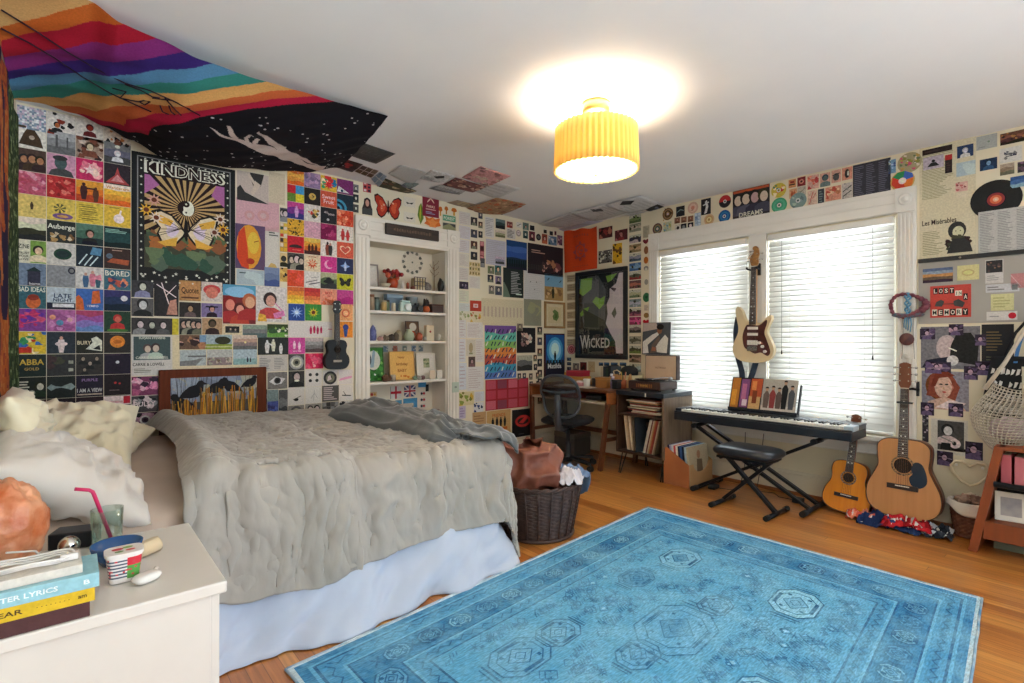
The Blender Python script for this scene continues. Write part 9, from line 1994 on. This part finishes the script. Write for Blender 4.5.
std_frame('framed_picture','white framed green botanical picture on the fourth shelf','picture frame',3,-1.80,.12,.21,.25,.012,WHF,'#d5d0c6',[('r',.35,.42,.72,.82,'#8a9270'),('B',10,3,['#5a6a44','#a8a884'],.07,.36,.44,.7,.8)])
for k,(x,c,lab) in enumerate(((-1.79,'#d2bfa8','beige'),(-1.71,'#c9c6c0','pale grey'))):boxthing('note_card','%s card standing before the botanical picture on the fourth shelf'%lab,'card',x,.03,SHELFZ[3]+.0006,.06,.012,.085,c)
blob('ornament','brown pine cone left of the birthday sign on the fourth shelf','ornament',mat('cone_brown','#6a4a34',.8,bump=.6,bscale=60),(-2.27,.03,SHELFZ[3]+.031),.045,.03,.036,1.1,.3)
lathe_thing('glass_jar','small clear jar before the birthday sign on the fourth shelf','jar',3,-2.205,.03,[(0,0),(.025,0),(.025,.05),(.02,.055),(.02,.06),(0,.06)],tglass('#b5a898',.7))
for k,x in enumerate((-1.98,-1.935,-1.895)):blob('stone','small %s pebble on the right of the birthday sign'%('green','grey','maroon')[k],'stone',colmat(('#7a8a70','#9a958a','#5f3a38')[k]),(x,.03,SHELFZ[3]+.019),.022,.02,.022,k+3.3,.3)
for k,(x,c) in enumerate(((-2.17,'#7f95a8'),(-2.07,'#b5705a'),(-1.97,'#8a9a8f'),(-1.87,'#6f86a5'),(-1.79,'#7d8f95'))):
    tag(picture('B',x-.03,1.195,x+.03,1.125,'postcard','card',None,'#d2ccc0',[('r',.1,.1,.9,.9,c),('B',5,k,['#d5d0c4','#4a5058'],.15)],off=-ND+.013),'small %s postcard on the back panel behind the fourth shelf'%('blue grey','brick','sage','blue','teal grey')[k],'card')
# bottom compartment: flags and stickers on the back panel
def bp(x0,z1,x1,z0,name,cat,lab,bg,ops):tag(picture('B',x0,z1,x1,z0,name,cat,None,bg,ops,off=-ND+.013),lab,cat)
bp(-2.43,.83,-2.345,.66,'paper_card','card','plain blue card on the back panel under the fourth shelf','#4f86a8',[])
bp(-2.12,.80,-2.005,.68,'paper_flag','flag','white flag with a red cross in the bottom compartment','#d9d5d0',[('r',.42,0,.58,1,'#b5283a'),('r',0,.4,1,.6,'#b5283a'),('r',.0,.0,.04,1,'#3a3a4a')])
bp(-1.975,.80,-1.85,.69,'paper_flag','flag','blue flag with red and white crossing stripes in the bottom compartment','#3a3f6a',[('K',0,0,1,1,.12,'#d9d5d0'),('K',0,1,1,0,.12,'#d9d5d0'),('r',.4,0,.6,1,'#d9d5d0'),('r',0,.36,1,.64,'#d9d5d0'),('r',.44,0,.56,1,'#b5283a'),('r',0,.43,1,.57,'#b5283a')])
bp(-1.82,.84,-1.73,.775,'paper_card','card','small tilted blue ticket on the back panel under the fourth shelf','#4a90c0',[])
bp(-2.07,.665,-2.0,.56,'passport','booklet','smaller blue booklet under the red cross flag','#4a8ab0',[('r',.2,.3,.8,.7,'#5a9ac0')])
bp(-1.985,.675,-1.83,.52,'passport','booklet','large blue booklet under the striped flag','#4488b5',[('r',.15,.2,.85,.8,'#4f94c0')])
for k in range(4):
    bp(-2.33,.76-.062*k,-2.26,.715-.062*k,'sticker','sticker','yellow and red sticker, %s from the top left of the flags'%('first','second','third','fourth')[k],'#d9b58a',[('c',.3,.5,.2,'#b5403a'),('c',.7,.5,.16,'#c98a3a')])
    bp(-1.80,.735-.062*k,-1.735,.69-.062*k,'sticker','sticker','dark and red sticker, %s from the top right of the flags'%('first','second','third','fourth')[k],'#d2c9bf',[('c',.3,.5,.2,'#33303a'),('c',.7,.5,.2,'#a8343a')])
t=sthing('book','red book lying on the lowest visible shelf below the flags','book',4,-2.06,.10,.1)
MB().box(-.12,.12,-.08,.08,0,.05).build('cover',colmat('#9a3f34',.6),t,bevel=.004);MB().box(-.115,.115,-.0805,.075,.006,.044).build('page_block',colmat('#d5cab5',.8),t)
tag(picture('B',-1.735,.80,-1.70,.73,'photo_print','photo',None,'#26231f',[('r',.2,.2,.8,.7,'#3f3a34')],off=-ND+.013),'small black photo on the back panel at the right under the fourth shelf','photo')
blob('ornament','bunch of small dark red berries on the lowest visible shelf','ornament',mat('berry_red','#6a3a38',.5,col2='#b5a89a',nscale=50,bump=.5,bscale=50),(-1.73,.08,SHELFZ[4]+.032),.05,.03,.038,4.4,.5)
# ------------------------------------------------------------------ on the nightstand
NZ_=.6606
SALT=mat('pink_salt_crystal','#b5561f',.4,col2='#d9a07c',nscale=13,bump=.6,bscale=24,sss=.12)
sl3=thing('salt_lamp','rough orange salt crystal lamp on the nightstand','lamp',(-4.568,-2.50,NZ_))
MB().lathe([(0,0),(.062,0),(.066,.012),(0,.014)],n=24).build('base',WAL,sl3)
def salt(u,v):
    a=2*PI*u;d=Vector((math.cos(a)*math.sin(PI*v),math.sin(a)*math.sin(PI*v),-math.cos(PI*v)))
    k=1+.14*noise.fractal(d*2.2+Vector((3,0,0)),1,2,4)+.05*abs(noise.noise(d*6))
    return (d.x*.080*k,d.y*.078*k,.112+max(d.z*.112*k,-.099))
MB().grid(60,44,salt).build('crystal',SALT,sl3,weld=True)
tb2=thing('tumbler','clear greenish drinking glass with a straw on the nightstand','glass',(-4.366,-2.465,NZ_))
CG=bpy.data.materials.new('clear_tumbler_glass');CG.use_nodes=True
_n=CG.node_tree;_n.nodes.clear();_o=_n.nodes.new('ShaderNodeOutputMaterial');_t=_n.nodes.new('ShaderNodeBsdfTransparent');_g=_n.nodes.new('ShaderNodeBsdfGlossy');_x=_n.nodes.new('ShaderNodeMixShader');_l=_n.nodes.new('ShaderNodeLayerWeight')
_l.inputs['Blend'].default_value=.25;_t.inputs[0].default_value=(.86,.92,.90,1);_g.inputs['Roughness'].default_value=.04;_g.inputs[0].default_value=(.8,.9,.86,1)
_n.links.new(_l.outputs['Facing'],_x.inputs[0]);_n.links.new(_t.outputs[0],_x.inputs[1]);_n.links.new(_g.outputs[0],_x.inputs[2]);_n.links.new(_x.outputs[0],_o.inputs[0])
MB().lathe([(0,.004),(.028,.004),(.031,.0),(.034,.03),(.037,.11),(.0355,.11),(.0325,.03),(.029,.012),(0,.012)],n=32).build('glass_wall',CG,tb2)
stw=MB().tube([(.012,.005,.015),(-.028,-.005,.155),(-.031,-.006,.163),(-.038,-.007,.169),(-.068,-.01,.178)],.0048,10).build('drinking_straw',colmat('#c21f5a',.4),loc=(-4.366,-2.465,NZ_))
tag(stw,'bent magenta drinking straw standing in the glass','straw')
bw2=thing('bowl','dark blue bowl behind the yogurt cup on the nightstand','bowl',(-4.352,-2.60,NZ_))
MB().lathe([(0,0),(.03,0),(.05,.03),(.056,.052),(.053,.052),(.046,.03),(.028,.006),(0,.006)],n=32).build('bowl_body',mat('blue_glaze','#1f4f86',.25),bw2)
yc=thing('yogurt_cup','yogurt cup with a red and green printed lid on the nightstand','cup',(-4.345,-2.725,NZ_))
def ycup(u,v):
    a=2*PI*u;c,s=math.cos(a),math.sin(a);k=4;r=(abs(c)**k+abs(s)**k)**(-1/k);w=.027+.006*v
    return (w*c*r*1.08,w*s*r,.002+.062*v)
def ycol(u,v):
    if v<.1 or v>.93:return '#ddd6d2'
    q=(u*8)%1
    if noise.noise(Vector((u*30,v*14,2)))>.3:return '#c2404a'
    if .55<u<.78:return '#55596a' if int(v*16)%2 else '#dcd8d6'
    if .78<u<.9:return '#c9323f' if v>.6 else '#5a9a4a'
    return '#d9a5a0' if v<.6 else '#c94a4f'
MB().grid(48,16,ycup,colfn=ycol).build('cup_body',PLASTIC,yc)
yl=MB().prism([(.036*math.copysign(abs(math.cos(t))**.5,math.cos(t))*1.06,.0335*math.copysign(abs(math.sin(t))**.5,math.sin(t))) for t in [2*PI*k/36 for k in range(36)]],lambda a,b2,t:(a,b2,t),.064,.071,'#dcd6d2')
for k,(x,y,r,c) in enumerate(((-.012,.008,.012,'#c2343f'),(.012,-.008,.010,'#c94a4a'),(.008,.012,.011,'#7aa04a'),(-.01,-.012,.009,'#5f8a4a'))):yl.add([(x+r*math.cos(t),y+r*math.sin(t)*.7,.0713+.0001*k) for t in [2*PI*q/12 for q in range(12)]],[tuple(range(12))],c)
yl.build('foil_lid',PLASTIC,yc)
cl=thing('hair_clip','beige claw hair clip on the nightstand','hair clip',(-4.29,-2.585,NZ_),.6)
BEI=mat('beige_plastic','#c9b594',.3)
for s in (-1,1):
    MB().grid(10,6,lambda u,v,s=s:((u-.5)*.06,s*(.004+.018*math.sin(v*PI*.8)),.004+.034*(1-v)),BEI and None).build('jaw',BEI,cl,solid=.003)
    for k in range(6):MB().tube([(-.026+.0104*k,s*.014,.012),(-.026+.0104*k,s*.003,.002)],.0018,6).build('tooth',BEI,cl)
eb=thing('earbud_case','white glossy earbud case lying at the nightstand edge','case',(-4.305,-2.775,NZ_),.5)
EBW=mat('glossy_white','#dedad6',.15)
def ebc(u,v):
    a=2*PI*u;c,s=math.cos(a),math.sin(a);r=(abs(c)**3+abs(s)**3)**(-1/3);f=math.sin(PI*v)**.5 if 0<v<1 else 0
    return (.030*c*r*f,.021*s*r*f,.011-.0105*math.cos(PI*v))
MB().grid(36,14,ebc).build('case_body',EBW,eb)
MB().tube([(.018,.012,.004),(.03,.02,.006),(.042,.026,.012)],.0055,8).build('earbud',EBW,eb)
cb3=thing('speaker_box','black matte box at the back of the nightstand behind the chrome ball','box',(-4.432,-2.375,NZ_),-.35)
MB().box(-.05,.05,-.035,.035,0,.045).build('case',BLKP,cb3,bevel=.004);MB().box(-.022,.022,-.0358,-.035,.018,.024).build('logo_strip',colmat('#6a6d72'),cb3)
cbl=thing('chrome_ball','shiny chrome ball on a short foot on the nightstand','ornament',(-4.445,-2.475,NZ_))
CRO=mat('chrome','#c9c4bd',.06,1.0)
MB().ball((0,0,.032),.024,n=24,k=16).build('ball',CRO,cbl);MB().lathe([(0,0),(.014,0),(.010,.008),(0,.01)],n=16).build('foot',CRO,cbl)
def book(name,label,x1,y0,y1,z0,z1,c,rz=0,spine=None,sc='#33302a',length=.24,pages='#d5cdbd'):
    t=thing(name,label,'book',(x1-length/2,(y0+y1)/2,z0),rz);L_=length/2;D=(y1-y0)/2;h=z1-z0
    cv=MB().box(-L_,L_,-D,D,0,.002,c).box(-L_,L_,-D,D,h-.002,h,c).box(-L_,L_,-D,-D+.002,.002,h-.002,c)
    cv.build('cover',GLOSS,t)
    MB().box(-L_+.003,L_-.003,-D+.003,D-.003,.0025,h-.0025).build('page_block',colmat(pages,.8),t)
    if spine:
        for text,cx,hh,w in spine:
            vs,fs,ar=glyphs(text);m2=MB();m2.add([(cx+v[0]*w,-D-.0004,h/2+v[1]*hh) for v in vs],fs,sc);m2.build('spine_lettering',PAPER,t)
    return t
book('book','dark brown worn book at the bottom of the nightstand pile',-4.412,-2.886,-2.74,NZ_,NZ_+.030,'#4f3436',0,None)
book('book','yellow book in the middle of the nightstand pile',-4.404,-2.888,-2.745,NZ_+.0306,NZ_+.058,'#cfae2f',0,[('FEAR',-.012,.010,.045),('. . . . . . . .',.055,.0016,.05),('am',.1,.006,.014)],'#4a3a1f')
book('book','light blue book above the yellow one in the nightstand pile',-4.397,-2.89,-2.765,NZ_+.0586,NZ_+.088,'#8fbdc9',0,[('BETTER LYRICS',.0,.010,.11),('B',.10,.009,.010)],'#dfe6e6')
book('notebook','white notebook under the coiled cable on top of the nightstand pile',-4.425,-2.875,-2.775,NZ_+.0886,NZ_+.106,'#cfc9c0',.03,None,'#333',.2)
cbx=thing('charging_cable','coiled white charging cable on the white notebook','cable',(-4.505,-2.82,NZ_+.1066))
for k in range(3):MB().tube([((.05+.006*k)*math.cos(a)*1.1,(.026+.004*k)*math.sin(a),.004+.004*k+.003*math.sin(a*3)) for a in [2*PI*q/40 for q in range(40)]],.0024,6,closed=True).build('coil',EBW,cbx)
MB().box(.045,.075,-.018,-.002,0,.014).build('plug',EBW,cbx,bevel=.003)
wp=blob('tissue','crumpled white tissue between salt lamp and book pile on the nightstand','tissue',mat('tissue_white','#dad6d2',.9,bump=.4,bscale=50),(-4.475,-2.60,NZ_+.016),.03,.025,.02,8.8,.6)
MB().tube([(-4.55+4.475,-.09,.09),(-.03,-.05,.07),(.0,-.01,.012)],.0024,6).build('loose_end',EBW,wp)
PHOTO=attr_mat('photo_print_paper',0.6,0.3,60.0)
for p in PICTURES:
    wall,a0,z1,a1,z0,kd,sx,label,bg,ops,ly=p[:11]
    a0,z1,a1,z0=[k/1000 for k in (a0,z1,a1,z0)]
    kw=dict(p[11]) if len(p)>11 else {}
    name,cat=KINDS[kd]
    if name in ('album_print','photo_print','photo_poster','magazine_page'):kw.setdefault('material',PHOTO)
    picture(wall,a0,z1,a1,z0,name,cat,label+(TAILS[sx] if sx>=0 else ''),bg,ops,layer=ly,**kw)
# sheets taped to the ceiling, sagging between their corners
for quad,name,cat,label,bg,ops,sag,ly in CEILING:
    q=[Vector((x,y)) for x,y in quad];c=(q[0]+q[1]+q[2]+q[3])/4
    def P(a,b,t,q=q,c=c,sag=sag,ly=ly):
        p=(q[0]*(1-a)+q[1]*a)*(1-b)+(q[3]*(1-a)+q[2]*a)*b-c
        s=sag*(.35+math.sin(PI*a)*.65)*(1-b)**1.5+sag*.3*math.sin(PI*b)
        return (p.x,p.y,-.002-.0016*ly-s-t-CS*p.x)
    mb=MB();mb.grid(8,8,lambda u,v:P(u,v,0),bg)
    d=Draw((q[1]-q[0]).length,(q[3]-q[0]).length);d.run(ops)
    for pts,col,k in d.out:mb.add([P(x,y,.0016+.00012*k) for x,y in pts],[tuple(range(len(pts)))],col)
    tag(mb.build(name,PHOTO if cat!='paper' else PAPER,loc=(c.x,c.y,ceil_z(c.x)),solid=.0006),label,cat)
